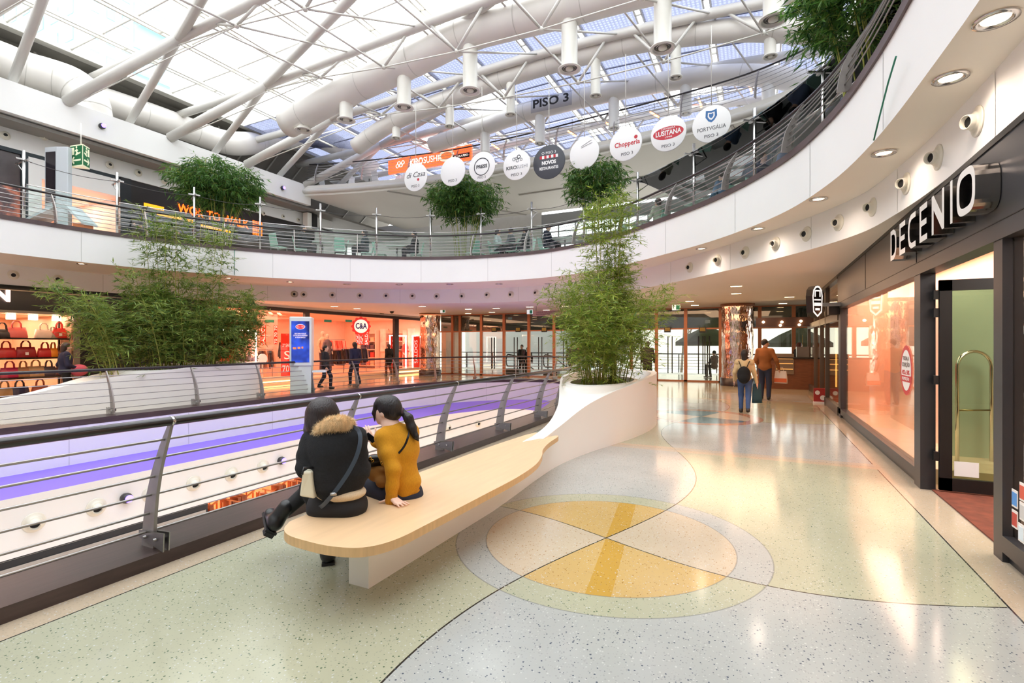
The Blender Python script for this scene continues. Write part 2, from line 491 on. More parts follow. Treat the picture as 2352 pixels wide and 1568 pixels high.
    col = mixc(mid, col, mixc(.5, chipc, (.6, .6, .55, 1)))
    col = mixc(lite, col, (.82, .82, .8, 1))
    nz = N.new('ShaderNodeTexNoise'); nz.inputs['Scale'].default_value = .9; nz.inputs['Detail'].default_value = 4; L.new(tc.outputs['Object'], nz.inputs['Vector'])
    mr = N.new('ShaderNodeMapRange'); L.new(nz.outputs['Fac'], mr.inputs['Value']); mr.inputs['From Min'].default_value = .3; mr.inputs['From Max'].default_value = .7
    mr.inputs['To Min'].default_value = .56; mr.inputs['To Max'].default_value = .65
    vm = N.new('ShaderNodeVectorMath'); vm.operation = 'SCALE'; L.new(col, vm.inputs[0]); L.new(mr.outputs[0], vm.inputs['Scale'])
    L.new(vm.outputs['Vector'], b.inputs['Base Color'])
    mr2 = N.new('ShaderNodeMapRange'); L.new(nz.outputs['Fac'], mr2.inputs['Value']); mr2.inputs['To Min'].default_value = .07; mr2.inputs['To Max'].default_value = .2
    L.new(mr2.outputs[0], b.inputs['Roughness']); b.inputs['Specular IOR Level'].default_value = .42
    return m
terr = terrazzo()
far_floor = M('polished_floor', (186, 170, 140), .1, spec=.6, var=.06, vscale=.8)

# ================= plan curves (x, y) =================
YB = -12.0
V = spline([(-2.84, YB), (-2.84, -6), (-2.84, 0), (-2.84, 5), (-2.95, 7), (-3.45, 9.2), (-4.2, 12.6), (-5.4, 15.6), (-7.2, 16.85), (-9.3, 16.0), (-11.0, 13.6), (-11.75, 10.6), (-11.94, 7.8), (-11.93, 3), (-11.9, -3), (-11.9, YB)], 8)
W_ = spline([(-4.9, YB), (-4.9, 0), (-4.9, 6), (-5.1, 10.2), (-5.6, 12.2), (-6.6, 13.1), (-7.8, 12.5), (-8.8, 10), (-9.4, 6.5), (-9.5, 2), (-9.5, -4), (-9.5, YB)], 8)
E1 = spline([(2.86, YB), (2.86, -5), (2.85, -1), (2.83, 1.5), (2.7, 3.4), (2.38, 4.85), (1.28, 6.75), (-.73, 9.33), (-2.9, 11.5), (-5.4, 12.75), (-7.75, 13), (-10.3, 12.4), (-12.4, 11.2), (-14.2, 9.7), (-15.9, 7.6), (-16.8, 5.2), (-17.05, 3), (-17.05, -1), (-17.05, -6), (-17.05, YB)], 8)
E2 = spline([(2.42, YB), (2.42, -6), (2.42, -1), (2.38, .7), (2.27, 2.3), (2.02, 3.75), (1.5, 5.25), (.5, 6.85), (-.75, 8.2), (-2.6, 9.85), (-4.6, 10.85), (-6.3, 11.08), (-8.6, 10.7), (-10.8, 9.5), (-12.6, 7.7), (-13.8, 5.95), (-14.6, 3.8), (-14.85, 1.6), (-14.85, -3), (-14.85, YB)], 8)
pV, pW, pE1, pE2 = Path(V), Path(W_), Path(E1), Path(E2)
XL, XR, YT = -17.3, 2.9, 20.0
def u_poly(inner, xl, xr, yt): return list(inner) + [(xl, YB), (xl, yt), (xr, yt), (xr, YB)]

# ---- floor slab of the gallery, terrazzo pattern, void edges
mb = MB().slab(u_poly(V, -22, 16, 24.5), 0.0)
struct(mb.build('floor', terr))
VF = pV.offset(-.555, .3)
mb = MB().wall(VF, -.8, .02)
struct(mb.build('wall_void_edge', white))
ledge_m = M('painted_glow_ledge', (122, 98, 206), .5, emit=.06, ecol=(112, 84, 255), var=.03, vscale=.8)  # violet light falling on the ledge, put into its base colour and emission
def resample(path, n): return [tuple(path.at(path.l[-1] * i / n)[0]) for i in range(n + 1)]
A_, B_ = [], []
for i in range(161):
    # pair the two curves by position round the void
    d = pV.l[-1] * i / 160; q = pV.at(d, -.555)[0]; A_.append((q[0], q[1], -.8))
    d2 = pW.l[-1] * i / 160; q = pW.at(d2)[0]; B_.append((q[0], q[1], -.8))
struct(MB().ribbon(A_, B_).build('trim_painted_glow_ledge', ledge_m))
struct(MB().wall(W_, -1.76, -.8).build('wall_lower_band', white))
mb = MB()                                                  # plinth that carries the railing
ins, outs = pV.offset(0, .3), pV.offset(-.56, .3)
for a, b_, z in ((ins, outs, .1),):
    mb.ribbon([(p[0], p[1], z) for p in a], [(p[0], p[1], z) for p in b_], 0)
    mb.ribbon([(p[0], p[1], 0) for p in a], [(p[0], p[1], z) for p in a], 0)
    mb.ribbon([(p[0], p[1], -.02) for p in b_], [(p[0], p[1], z) for p in b_], 0)
    mb.ribbon([(p[0], p[1], -.02) for p in a], [(p[0], p[1], -.02) for p in b_], 0)
struct(mb.build('trim_void_plinth', wood_dark))
# ---- gallery ceiling, nozzle band, soffit, white parapet
struct(MB().slab(u_poly(E1, -26, 16, 26), 3.25, up=False).build('ceiling', cream_ceil))
struct(MB().wall(E1, 3.25, 3.8).build('wall_nozzle_band', white))
n_ = 200
ia = [pE1.at(pE1.l[-1] * i / n_)[0] for i in range(n_ + 1)]; ib = [pE2.at(pE2.l[-1] * i / n_)[0] for i in range(n_ + 1)]
struct(MB().ribbon([(p[0], p[1], 3.8) for p in ia], [(p[0], p[1], 3.8) for p in ib]).build('ceiling_soffit', soffit_m))
struct(MB().wall(E2, 3.8, 4.62).build('wall_parapet', white))
mb = MB()
a, b_ = pE2.offset(-.03, .3), pE2.offset(.3, .3)
mb.ribbon([(p[0], p[1], 4.7) for p in a], [(p[0], p[1], 4.7) for p in b_]); mb.ribbon([(p[0], p[1], 4.6) for p in a], [(p[0], p[1], 4.7) for p in a])
mb.ribbon([(p[0], p[1], 4.6) for p in a], [(p[0], p[1], 4.6) for p in pE2.offset(.02, .3)])
struct(mb.build('trim_parapet_cap', M('parapet_cap', (84, 68, 68), .4, var=.12, vscale=3)))
struct(MB().slab(u_poly(E2, -26, 16, 26), 4.6).build('floor_upper', M('upper_floor', (190, 186, 178), .3, var=.04)))
# thin panel joints in the white parapet and bands
jm = M('panel_joint', (196, 196, 194), .6)
def joints(name, path, z0, z1, step, d0, d1, off=-.004, w=.012):
    mb = MB(); d = d0
    while d < d1:
        q, T, nr = path.at(d, off); mb.box((0, 0, 0), (0, 0, 0)) if False else None
        a_ = Vector((q[0] - T[0] * w / 2, q[1] - T[1] * w / 2, z0)); b2 = Vector((q[0] + T[0] * w / 2, q[1] + T[1] * w / 2, z0))
        mb.quad([a_, b2, b2 + Vector((0, 0, z1 - z0)), a_ + Vector((0, 0, z1 - z0))]); d += step
    return struct(mb.build(name, jm))
joints('trim_parapet_joints', pE2, 3.81, 4.6, 2.4, 14, 50)
joints('trim_band_joints', pE1, 3.26, 3.79, 2.4, 13, 50)
joints('trim_void_joints', Path(VF), -.79, -.02, 2.4, 20, 60)

# ---- railings: blade posts, rods, black handrail -----------------------------
BL = [(0.10, -.20, .15), (.3, -.185, .14), (.5, -.15, .125), (.7, -.09, .10), (.88, -.01, .075), (1.0, .05, .05), (1.05, .075, .035)]   # height, centre, width
def bd(z): return interp(z, [(b[0], b[1]) for b in BL])
def bw(z): return interp(z, [(b[0], b[2]) for b in BL])
def blade(mb, q, T, nr, z0, zs=1.):
    th = .012; sec = []
    for i in range(13):
        z = .1 + .95 * i / 12; c, w2 = bd(z), bw(z) / 2
        sec.append((z * zs, c - w2, c + w2))
    vs = []
    for (z, a, b2) in sec:
        for o in (a, b2):
            for t in (-th, th):
                vs.append((q[0] + nr[0] * o + T[0] * t, q[1] + nr[1] * o + T[1] * t, z0 + z))
    fs = []
    for i in range(12):
        k = i * 4
        fs += [(k, k + 4, k + 5, k + 1), (k + 2, k + 3, k + 7, k + 6), (k, k + 2, k + 6, k + 4), (k + 1, k + 5, k + 7, k + 3)]
    fs += [(0, 1, 3, 2), (48, 50, 51, 49)]
    mb.add(vs, fs)
def foot(mb, q, T, nr, z0):
    for t in (-.02, .02):                       # two triangular cheek plates and bolts
        P = [(-.30, .1), (.05, .1), (.0, .27), (-.27, .22)]
        P = [(-.29, .22), (-.29, .17), (.02, .1), (.03, .24)]
        vs = []
        for tt in (t - .004, t + .004):
            for (o, z) in P: vs.append((q[0] + nr[0] * o + T[0] * tt, q[1] + nr[1] * o + T[1] * tt, z0 + z))
        mb.add(vs, [(0, 1, 2, 3), (7, 6, 5, 4), (0, 4, 5, 1), (1, 5, 6, 2), (2, 6, 7, 3), (3, 7, 4, 0)])
    for o in (-.2, -.07):
        p = Vector((q[0] + nr[0] * o, q[1] + nr[1] * o, z0 + .18)); t = Vector((T[0], T[1], 0)) * .045
        mb.tube([p - t, p + t], .012, 8)
ROD_Z = [.22, .36, .505, .65, .80, .94]
def railing(name, label, path, d0, d1, posts, z0, group=None, hand_r=.033, rings=True, nseg=.35, rods=ROD_Z, rod_r=.0095, hz=1.08, zs=1., feet=True):
    q0 = path.at((d0 + d1) / 2)[0]
    root = thing(name, label, 'railing', (q0[0], q0[1], z0), group)
    n = max(2, int((d1 - d0) / nseg)); ds = [d0 + (d1 - d0) * i / n for i in range(n + 1)]
    def line(off, z): return [tuple(path.at(d, off)[0]) + (z,) for d in ds]
    MB().tube(line(.09, z0 + hz), hand_r, 10).build('handrail', rail_black, root)
    for z in rods: MB().tube(line(bd(z), z0 + z * zs), rod_r, 6).build('rod', steel, root)
    for d in posts:
        q, T, nr = path.at(d)
        mb = MB(); blade(mb, q, T, nr, z0, zs); p = mb.build('post', blade_m, root)
        if feet:
            mb = MB(); foot(mb, q, T, nr, z0 - .0); mb.build('base_plate', steel, p)
        if rings:
            c, T2, n2 = path.at(d, .09); c = Vector((c[0], c[1], z0 + hz)); t = Vector((T[0], T[1], 0)) * .012
            MB().tube([c - t, c + t], hand_r + .003, 12).build('ring', steel_lt, p)
    return root
dN = [pV.near(-2.84, y) for y in (-5.85, -3.9, -1.95, .0, 1.98, 3.9, 5.7, 7.5)]
dmid = pV.near(-3.9, 10.9)
railing('railing', 'long near railing with dark handrail and curved steel posts beside the wooden bench', pV, pV.near(-2.84, -7), dmid, dN, 0.0)
fp = []
d = pV.near(-11.42, 2.0)
fd = [pV.near(*p) for p in ((-11.9, .1), (-11.9, 2.05), (-11.92, 3.95), (-11.92, 5.85), (-11.92, 7.7))]
fp = fd + [fd[-1] - 1.95 * k for k in range(1, 12)]
fp = [x for x in fp if x > dmid + .3]
railing('railing', 'far railing across the opening, curving along the clothing shop and glass doors', pV, dmid + .02, pV.l[-1] - 8, fp, 0.0, rings=False)
# ================= upper gallery: railing, tall posts, glass screen, canopies =================
def ordw(i): return ['first', 'second', 'third', 'fourth', 'fifth', 'sixth', 'seventh', 'eighth', 'ninth', 'tenth', 'eleventh', 'twelfth', 'thirteenth', 'fourteenth', 'fifteenth', 'sixteenth', 'seventeenth', 'eighteenth', 'nineteenth', 'twentieth', 'twenty-first', 'twenty-second', 'twenty-third', 'twenty-fourth'][i]
def proj(p):
    dx, dy = p[0] - CAMX, p[1] - CAMY; xr = dx * CA + dy * SA; D = -dx * SA + dy * CA
    return (CX + F * xr / D, HY - F * (p[2] - EH) / D, D)
def d_at_px(path, px, z, lo, hi, off=0.):
    """arc length at which the path, at height z, is seen at column px"""
    best = (1e9, lo)
    for d in np.arange(lo, hi, .03):
        q = path.at(d, off)[0]; P_ = proj((q[0], q[1], z))
        if P_[2] > .5 and abs(P_[0] - px) < best[0]: best = (abs(P_[0] - px), d)
    return best[1]
glass_clear = GLASS('screen_glass', (226, 240, 236), .9, base=.06)
glass_dark = GLASS('dark_canopy_glass', (44, 54, 60), .6, base=.14)
L2 = Path(pE2.offset(.13, .2))
d0, d1 = L2.near(2.4, -7), L2.near(-14.9, -6)
pd = []
d = L2.near(2.3, -5.0)
while d < d1: pd.append(d); d += 2.02
railing('railing', 'railing of the upper gallery on top of the white parapet', L2, d0, d1, pd, 4.62, hand_r=.03, rings=False, nseg=.4,
        rods=[.2, .34, .48, .62, .76, .92], rod_r=.009, hz=.86, zs=.8, feet=False)
# tall posts stand behind the railing and carry the glass screen
TP = Path(pE2.offset(.95, .2))
tall = [TP.near(*p) for p in ((3.25, 3.05),)]
tp_px = [2075, 1890, 1734, 1593, 1464, 1341, 1221, 1105, 988, 866, 737, 598, 445, 268]
tdist = []
a_, b_ = TP.near(3.2, -1), TP.near(-15.8, 0)
for px in tp_px: tdist.append(d_at_px(TP, px, 6.0, a_, b_))
tdist.append(tdist[-1] + 2.0)
tdist = [tdist[0] - 4, tdist[0] - 2] + tdist
q0 = TP.at(tdist[8])[0]
scr = thing('glass_screen', 'tall steel posts and glass screen behind the upper gallery railing', 'glass screen', (q0[0], q0[1], 4.6))
for i, d in enumerate(tdist):
    q, T, nr = TP.at(d)
    mb = MB().tube([(q[0], q[1], 4.6), (q[0], q[1], 6.62)], .035, 10)
    p = mb.build('post', steel_lt, scr)
    mb = MB()
    a = Vector((q[0] - nr[0] * .28, q[1] - nr[1] * .28, 6.34)); c = Vector((q[0] + nr[0] * .5, q[1] + nr[1] * .5, 6.36))
    mb.bar(a, c, .04, .03); mb.bar((q[0] - T[0] * .16, q[1] - T[1] * .16, 6.38), (q[0] + T[0] * .16, q[1] + T[1] * .16, 6.38), .05, .04)
    mb.bar((q[0], q[1], 6.05), (q[0] + nr[0] * .42, q[1] + nr[1] * .42, 6.34), .02, .02)
    mb.build('arm', steel, p)
for i in range(len(tdist) - 1):
    n = 8; dd = [tdist[i] + .05 + (tdist[i + 1] - tdist[i] - .1) * k / n for k in range(n + 1)]
    A = [tuple(TP.at(d)[0]) + (4.66,) for d in dd]; B = [tuple(TP.at(d)[0]) + (5.74,) for d in dd]
    A2 = [tuple(TP.at(d, .012)[0]) + (4.66,) for d in dd]; B2 = [tuple(TP.at(d, .012)[0]) + (5.74,) for d in dd]
    MB().ribbon(A, B).build('pane', glass_clear, scr)
    MB().tube([tuple(TP.at(d)[0]) + (5.76,) for d in dd], .014, 6).build('top_rail', steel_lt, scr)
    MB().tube([tuple(TP.at(d, -.2)[0]) + (6.3 - .06 * math.sin(PI * k / n),) for k, d in enumerate(dd)], .008, 5).build('wire', rail_black, scr)
wherec = ['above the lettered shop front, nearest the camera', 'above the lettered shop front, beside the hanging bamboo', 'just beyond the hanging bamboo of the upper gallery', 'behind the blue crest disc', 'behind the red oval disc',
          'behind the top of the bamboo by the bench', 'left of the top of the bamboo by the bench', 'right of the middle bamboo of the upper gallery']
for i in range(1, 6):
    dd = [tdist[i] + (tdist[i + 1] - tdist[i]) * k / 6 for k in range(7)]
    A = [tuple(TP.at(d, -.05)[0]) + (6.40,) for d in dd]; B = [tuple(TP.at(d, 1.95)[0]) + (6.02,) for d in dd]
    A2 = [(p[0], p[1], p[2] + .018) for p in A]; B2 = [(p[0], p[1], p[2] + .018) for p in B]
    mb = MB().ribbon(A, B).ribbon(A2, B2).ribbon(A, A2).ribbon(B, B2)
    tag(mb.build('glass_canopy', glass_dark), 'dark glass canopy panel on posts, ' + wherec[i - 1], 'canopy', 'dark glass canopies of the upper gallery')

# ---- nozzles (round air jets) in the white bands, downlights in the soffits
noz_dark = M('nozzle_bore', (22, 22, 22), .6)
noz_m = M('nozzle_enamel', (222, 219, 206), .4)
def nozzle(pos, nrm, label, group, s=1., tilt=(0, 0), aim=1.):
    root = thing('air_nozzle', label, 'air nozzle', pos, group)
    n = Vector((nrm[0], nrm[1], 0)).normalized(); r = Vector((-n.y, n.x, 0)); M4 = frame((0, 0, 0), r, (0, 0, 1))
    if (M4.to_3x3() @ Vector((0, 0, 1))).dot(n) < 0: M4 = frame((0, 0, 0), -r, (0, 0, 1))
    MB().lathe([(.0, .0), (.128 * s, .0), (.128 * s, .010), (.118 * s, .016), (.084 * s, .018), (.084 * s, .03), (.07 * s, .045), (.055 * s, .05)], n=20, M4=M4).build('flange', noz_m, root, local=True)
    ax_ = (n + Vector((-SA, CA, 0)) * (-.35 - tilt[0]) * aim + Vector((0, 0, -tilt[1]))).normalized()
    M5 = Matrix.Translation(n * .012) @ ax_.to_track_quat('Z', 'Y').to_matrix().to_4x4()
    MB().lathe([(.066 * s, .0), (.06 * s, .095 * s), (.052 * s, .1 * s), (.05 * s, .04 * s)], n=16, M4=M5).build('barrel', noz_m, root, local=True)
    MB().lathe([(.0, .055 * s), (.051 * s, .055 * s)], n=16, M4=M5).build('bore', noz_dark, root, local=True)
    return root
rights = [2245, 2155, 2083, 2005, 1928, 1853, 1781, 1712, 1648, 1585]
lo, hi = pE1.near(2.86, -2), pE1.near(-.7, 9.3)
for i, px in enumerate(rights):
    d = d_at_px(pE1, px, 3.52, lo, hi); q, T, nr = pE1.at(d)
    nozzle((q[0], q[1], 3.53), (-nr[0], -nr[1]), 'round white air nozzle above the dark shop front, %s along counting away from the camera' % ordw(i), 'air nozzles on the right of the band', tilt=(rnd.uniform(-.1, .35), .1))
mids = [1232, 1174, 1118, 1062, 1004, 947, 887, 827, 764, 698, 630, 562]
lo, hi = pE1.near(-.7, 9.3), pE1.near(-14.5, 9.3)
lit_m = M('warm_lamp', (255, 226, 190), .4, emit=5.)
for i, px in enumerate(mids):
    d = d_at_px(pE1, px, 3.52, lo, hi); q, T, nr = pE1.at(d)
    nozzle((q[0], q[1], 3.53), (-nr[0], -nr[1]), 'round white air nozzle in the far band, %s left of the bench bamboo' % ordw(i), 'air nozzles in the far band', tilt=(rnd.uniform(-.3, .3), rnd.uniform(-.2, .3)))
lo, hi = pE1.near(-15.5, 8), pE1.near(-17.05, -3)
for px, lb in ((132, 'round white air nozzle above the left bamboo, right of the glowing letter'), (30, 'round white air nozzle above the letter of the bag shop, at the frame edge')):
    d = d_at_px(pE1, px, 3.52, lo, hi); q, T, nr = pE1.at(d)
    nozzle((q[0], q[1], 3.53), (-nr[0], -nr[1]), lb, 'air nozzles above the bag shop', tilt=(.1, .2))
lo, hi = pW.near(-9.5, -2), pW.near(-9.0, 9.2)
if lo > hi: lo, hi = hi, lo
for i, px in enumerate([80, 222, 345, 445, 530, 605]):
    d = d_at_px(pW, px, -1.27, lo, hi); q, T, nr = pW.at(d)
    nozzle((q[0], q[1], -1.27), (-nr[0], -nr[1]), 'round white air nozzle below the violet ledge, %s from the left edge of the photo' % ordw(i), 'air nozzles of the lower band', s=1.25, tilt=(0, .3))
lo, hi = pW.near(-8.9, 9.6), pW.near(-5.3, 11)
for i, px in enumerate([1030, 1097]):
    d = d_at_px(pW, px, -1.27, min(lo, hi), max(lo, hi)); q, T, nr = pW.at(d)
    nozzle((q[0], q[1], -1.27), (-nr[0], -nr[1]), 'round air nozzle of the lower band %s right of the yellow sweater' % ('just', 'further')[i], 'air nozzles of the lower band')
def downlight(pos, label, group, r=.09, power=14, color=(1, .62, .36), lit=True, spot=True):
    root = thing('downlight', label, 'downlight', pos, group)
    MB().lathe([(r * 1.35, .0), (r * 1.35, -.012), (r, -.014), (r * .86, -.001)], n=20).build('trim_ring', steel_lt, root, local=True)
    MB().lathe([(.0, -.002), (r * .84, -.002)], n=20).build('lamp_face', lit_m if lit else noz_m, root, local=True)
    if lit and power:
        ld = bpy.data.lights.new('lamp', 'SPOT'); ld.energy = power; ld.color = color; ld.spot_size = 2.9; ld.spot_blend = 1.0; ld.shadow_soft_size = r
        lo_ = bpy.data.objects.new('lamp', ld); COL.objects.link(lo_); lo_.parent = root; lo_.location = (0, 0, -.02)
    return root
dl_px = [(2287, 42), (2183, 177), (2030, 350), (1880, 456), (1741, 524), (1611, 570)]
for i, (px, py) in enumerate(dl_px):
    p = atz(px, py, 3.8)
    downlight((p.x, p.y, 3.795), 'lit downlight in the soffit above the dark shop front, %s from the top right' % ordw(i), 'downlights in the soffit', power=24, color=(1, .8, .66))
for i, (px, py) in enumerate([(666, 647), (525, 638), (187, 605)]):
    p = atz(px, py, 3.8)
    downlight((p.x, p.y, 3.795), ('lit downlight in the far soffit above the clothing shop', 'lit downlight in the soffit above the right end of the left bamboo', 'lit downlight in the soffit above the left bamboo planting')[i], 'downlights in the soffit', power=16)
for i, px in enumerate([796, 917, 1033, 1146, 1259]):
    p = atz(px, 653 - abs(px - 900) * .006, 3.8)
    downlight((p.x, p.y, 3.795), 'unlit downlight in the far curved soffit, %s right of the lit one' % ordw(i), 'unlit downlights', r=.1, lit=False)
# cables and brackets hanging on the parapet
cab = M('green_cable', (40, 120, 96), .5)
tag(MB().tube([atd(2058, 130, 4.45), atd(2040, 190, 4.75), atd(2022, 260, 5.0), atd(2007, 322, 5.2)], .008, 6).build('cable', cab), 'green cable hanging down the white parapet at the upper right', 'cable')
tag(MB().tube([tuple(pE2.at(pE2.near(-13.6, 6.3), -.02)[0]) + (4.6,), tuple(pE2.at(pE2.near(-13.6, 6.3), -.03)[0]) + (3.82,)], .009, 6).build('cable', cab), 'teal cable hanging on the parapet above the left bamboo', 'cable')

# ================= level-three beam on the left, shops of the upper gallery =================
BX = -18.3
mb = MB().box((BX - .4, YB, 8.35), (BX, 13.6, 9.27)); struct(mb.build('wall_beam', white))
mb = MB().box((-19.4, YB, 8.3), (BX - .38, 14, 8.36)); struct(mb.build('ceiling_upper_left', soffit_m))
mb = MB().box((-19.5, YB, 7.62), (-19.3, 16, 8.31)); struct(mb.build('wall_upper_band', white))
led_m = M('violet_led', (96, 80, 255), .3, emit=6., ecol=(90, 70, 255))
def led(px, py, x, label, group, drop=False):
    p = atx(px, py, x); root = thing('led_spotlight', label, 'spotlight', p, group)
    M4 = frame((0, 0, 0), (0, 1, 0), (0, 0, 1))
    MB().lathe([(.0, .0), (.09, .0), (.1, .06), (.08, .12), (.05, .14)], n=14, M4=M4).build('housing', charcoal, root, local=True)
    MB().lathe([(.07, .141), (.0, .146)], n=14, M4=M4).build('lens', led_m, root, local=True)
led(233, 290, BX, 'small violet spotlight on the white beam above the exit sign', 'violet spotlights')
led(648, 432, BX, 'small violet spotlight on the white beam right of the hanging bamboo', 'violet spotlights')
led(287, 1143, -9.5, 'small dark spotlight on the lower band left of the near railing post', 'violet spotlights')
led(643, 1057, -9.5, 'small dark spotlight on the lower band left of the black-coated person', 'violet spotlights')
for i, (px, py) in enumerate([(12, 311), (101, 313), (252, 379), (318, 397), (378, 416)]):
    p = atx(px, py, -19.28)
    nozzle(p, (1, 0), ('round white air nozzle of the upper left band at the frame edge', 'round white air nozzle of the upper left band behind the tall totem', 'round white air nozzle right of the green exit sign', 'round white air nozzle above the orange-lettered shop', 'round white air nozzle left of the hanging bamboo')[i], 'air nozzles of the upper left band')
for i, (px, py) in enumerate([(605, 490), (650, 497), (685, 505)]):
    p = atx(px, py, -19.28)
    nozzle(p, (1, 0), 'round nozzle low in the upper left band, %s left of the black loudspeaker' % ordw(2 - i), 'air nozzles by the loudspeaker', s=.8)
for i, (px, py) in enumerate([(152, 313), (296, 358)]):
    p = atz(px, py, 8.3); downlight((p.x, p.y, 8.295), ('lit downlight above the green exit sign', 'lit downlight above the orange-lettered shop')[i], 'downlights of the upper left soffit', power=25)
def seg(y0, y1, z0, z1, x0=-19.5, x1=-19.3): return MB().box((x0, y0, z0), (x1, y1, z1))
# arcade window, white passage, wok counter, white end wall
fx = -19.3
mb = MB().box((fx - .15, -6, 7.5), (fx, 6.1, 7.62)); mb.box((fx - .15, 3.25, 4.6), (fx, 3.42, 7.5)); mb.box((fx - .15, 1.4, 4.6), (fx, 1.5, 7.5))
struct(mb.build('trim_upper_frames', M('dark_teal_frame', (38, 48, 54), .4, metal=.3)))
m, N, L = nodes_of('arcade_print'); b = N['Principled BSDF']
tc = N.new('ShaderNodeTexCoord'); n1 = N.new('ShaderNodeTexNoise'); n1.inputs['Scale'].default_value = 1.6; n1.inputs['Detail'].default_value = 6; L.new(tc.outputs['Object'], n1.inputs['Vector'])
rp = N.new('ShaderNodeValToRGB'); L.new(n1.outputs['Fac'], rp.inputs['Fac'])
for i, (p_, c_) in enumerate([(.3, (28, 24, 30)), (.45, (96, 78, 80)), (.55, (210, 130, 104)), (.62, (60, 48, 60)), (.72, (222, 180, 60))]):
    e = rp.color_ramp.elements[i] if i < 2 else rp.color_ramp.elements.new(p_); e.position = p_; e.color = lin(c_)
vo = N.new('ShaderNodeTexVoronoi'); vo.inputs['Scale'].default_value = 4.2; vo.inputs['Randomness'].default_value = .15; L.new(tc.outputs['Object'], vo.inputs['Vector'])
ls = N.new('ShaderNodeMath'); ls.operation = 'LESS_THAN'; ls.inputs[1].default_value = .2; L.new(vo.outputs['Distance'], ls.inputs[0])
mx = N.new('ShaderNodeMix'); mx.data_type = 'RGBA'; L.new(ls.outputs[0], mx.inputs[0]); L.new(rp.outputs[0], mx.inputs[6]); mx.inputs[7].default_value = lin((236, 60, 66)); L.new(mx.outputs[2], b.inputs['Base Color'])
b.inputs['Roughness'].default_value = .3; arcade = m
struct(MB().box((fx - .2, -6, 4.6), (fx - .06, 3.25, 6.5)).build('window_1', arcade))
struct(MB().box((fx - .2, -6, 6.52), (fx - .06, 3.25, 7.5)).build('window_2', M('dim_glass_print', (74, 66, 68), .2, var=.35, vscale=1.1)))
struct(MB().box((fx - .3, 3.42, 4.6), (fx, 3.75, 7.5)).box((fx - .3, 3.75, 6.9), (fx, 6.0, 7.5)).build('wall_passage_front', white))
pink = M('passage_wall', (240, 208, 194), .5, var=.03)
mb = MB().box((-24, 3.55, 4.6), (fx - .3, 3.7, 7.2)); mb.box((-24, 6.0, 4.6), (fx - .1, 6.12, 7.2)); mb.box((-24.2, 3.5, 4.6), (-24, 6.1, 7.2))
struct(mb.build('wall_passage', pink))
struct(MB().box((-24, 3.6, 6.9), (fx - .3, 6.05, 7.0)).build('ceiling_passage', cream_ceil))
struct(MB().box((fx - .12, 5.95, 4.6), (fx + .02, 6.3, 7.62)).build('wall_pier', M('dark_navy', (26, 30, 36), .4)))
for (x_, y_, z_, p_, s1, s2, c_) in ((-18.85, 4, 8.26, 150, .5, 14, (1, .86, .72)), (-21.5, 4.8, 6.85, 60, 1.5, 1.5, (1, .72, .6)), (-20.6, 10.5, 6.25, 60, 1, 7, (1, .62, .36))):
    ld = bpy.data.lights.new('upper_fill', 'AREA'); ld.energy = p_; ld.color = c_; ld.shape = 'RECTANGLE'; ld.size = s1; ld.size_y = s2  # unseen area fills added to lighten the soffit, passage and food counter
    lo_ = bpy.data.objects.new('upper_fill', ld); COL.objects.link(lo_); lo_.location = (x_, y_, z_)
wok_dark = M('wok_panel', (30, 26, 26), .35, var=.1)
wok = thing('wok_counter', 'dark food counter with glowing orange sign behind the hanging bamboo', 'food counter', (fx, 10, 4.6))
MB().box((fx - .3, 6.3, 6.35), (fx - .05, 14.8, 7.62)).build('fascia', wok_dark, wok)
MB().box((fx - 3, 6.3, 4.6), (fx - 2.8, 14.8, 6.4)).build('back_wall', M('wok_back', (86, 84, 80), .4, var=.2, vscale=1.5), wok)
MB().box((fx - .6, 6.9, 4.6), (fx - .1, 14.6, 5.55)).build('counter', M('wok_counter', (92, 62, 48), .4, var=.15), wok)
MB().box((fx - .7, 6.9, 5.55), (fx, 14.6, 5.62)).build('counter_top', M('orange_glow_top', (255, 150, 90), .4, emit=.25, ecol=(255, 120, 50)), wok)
MB().box((fx - 3, 6.3, 6.3), (fx - .3, 14.8, 6.42)).build('canopy', wok_dark, wok)
MB().box((fx - 3, 6.2, 4.6), (fx - .3, 6.3, 6.4)).box((fx - 3, 14.8, 4.6), (fx - .3, 14.9, 6.4)).build('side_wall', wok_dark, wok)
oglow = M('orange_neon', (255, 96, 24), .4, emit=2.2, ecol=(255, 84, 16))
amber = M('amber_strip', (240, 150, 30), .4, emit=1.1, ecol=(240, 140, 20))
mb = MB(); mb.box((fx - .05, 6.75, 6.75), (fx - .03, 7.45, 6.9)); mb.box((fx - .05, 7.2, 6.55), (fx - .03, 8.6, 6.65)); mb.box((fx - .05, 8.9, 6.45), (fx - .03, 10.2, 6.55))
mb.build('light_strip', amber, wok)
letters('lettering', 'WOK TO WALK', frame((fx - .03, 9.5, 6.98), (0, 1, -.015), (0, 0, 1)), .5, oglow, wok, bold=.012, width=3.1)
mb = MB()
for i in range(16): mb.box((fx - .04, 11.25 + .13 * (i % 4), 6.6 + .17 * (i // 4)), (fx - .02, 11.34 + .13 * (i % 4), 6.72 + .17 * (i // 4)))
mb.build('sign_symbol', oglow, wok)
struct(MB().box((fx - .3, 14.8, 4.6), (fx, 16.2, 7.7)).build('wall_end_left', white))
# loudspeaker
p = atx(713, 508, -18.9); sp_ = thing('loudspeaker', 'white-sided black loudspeaker mounted high on the wall beside the steel posts', 'loudspeaker', p)
MB().box((-.22, -.28, -.38), (.12, .28, .38)).build('cabinet', off_white, sp_, local=True, bevel=.02)
MB().box((.1, -.02, -.37), (.17, .285, .37)).build('grille', black, sp_, local=True)

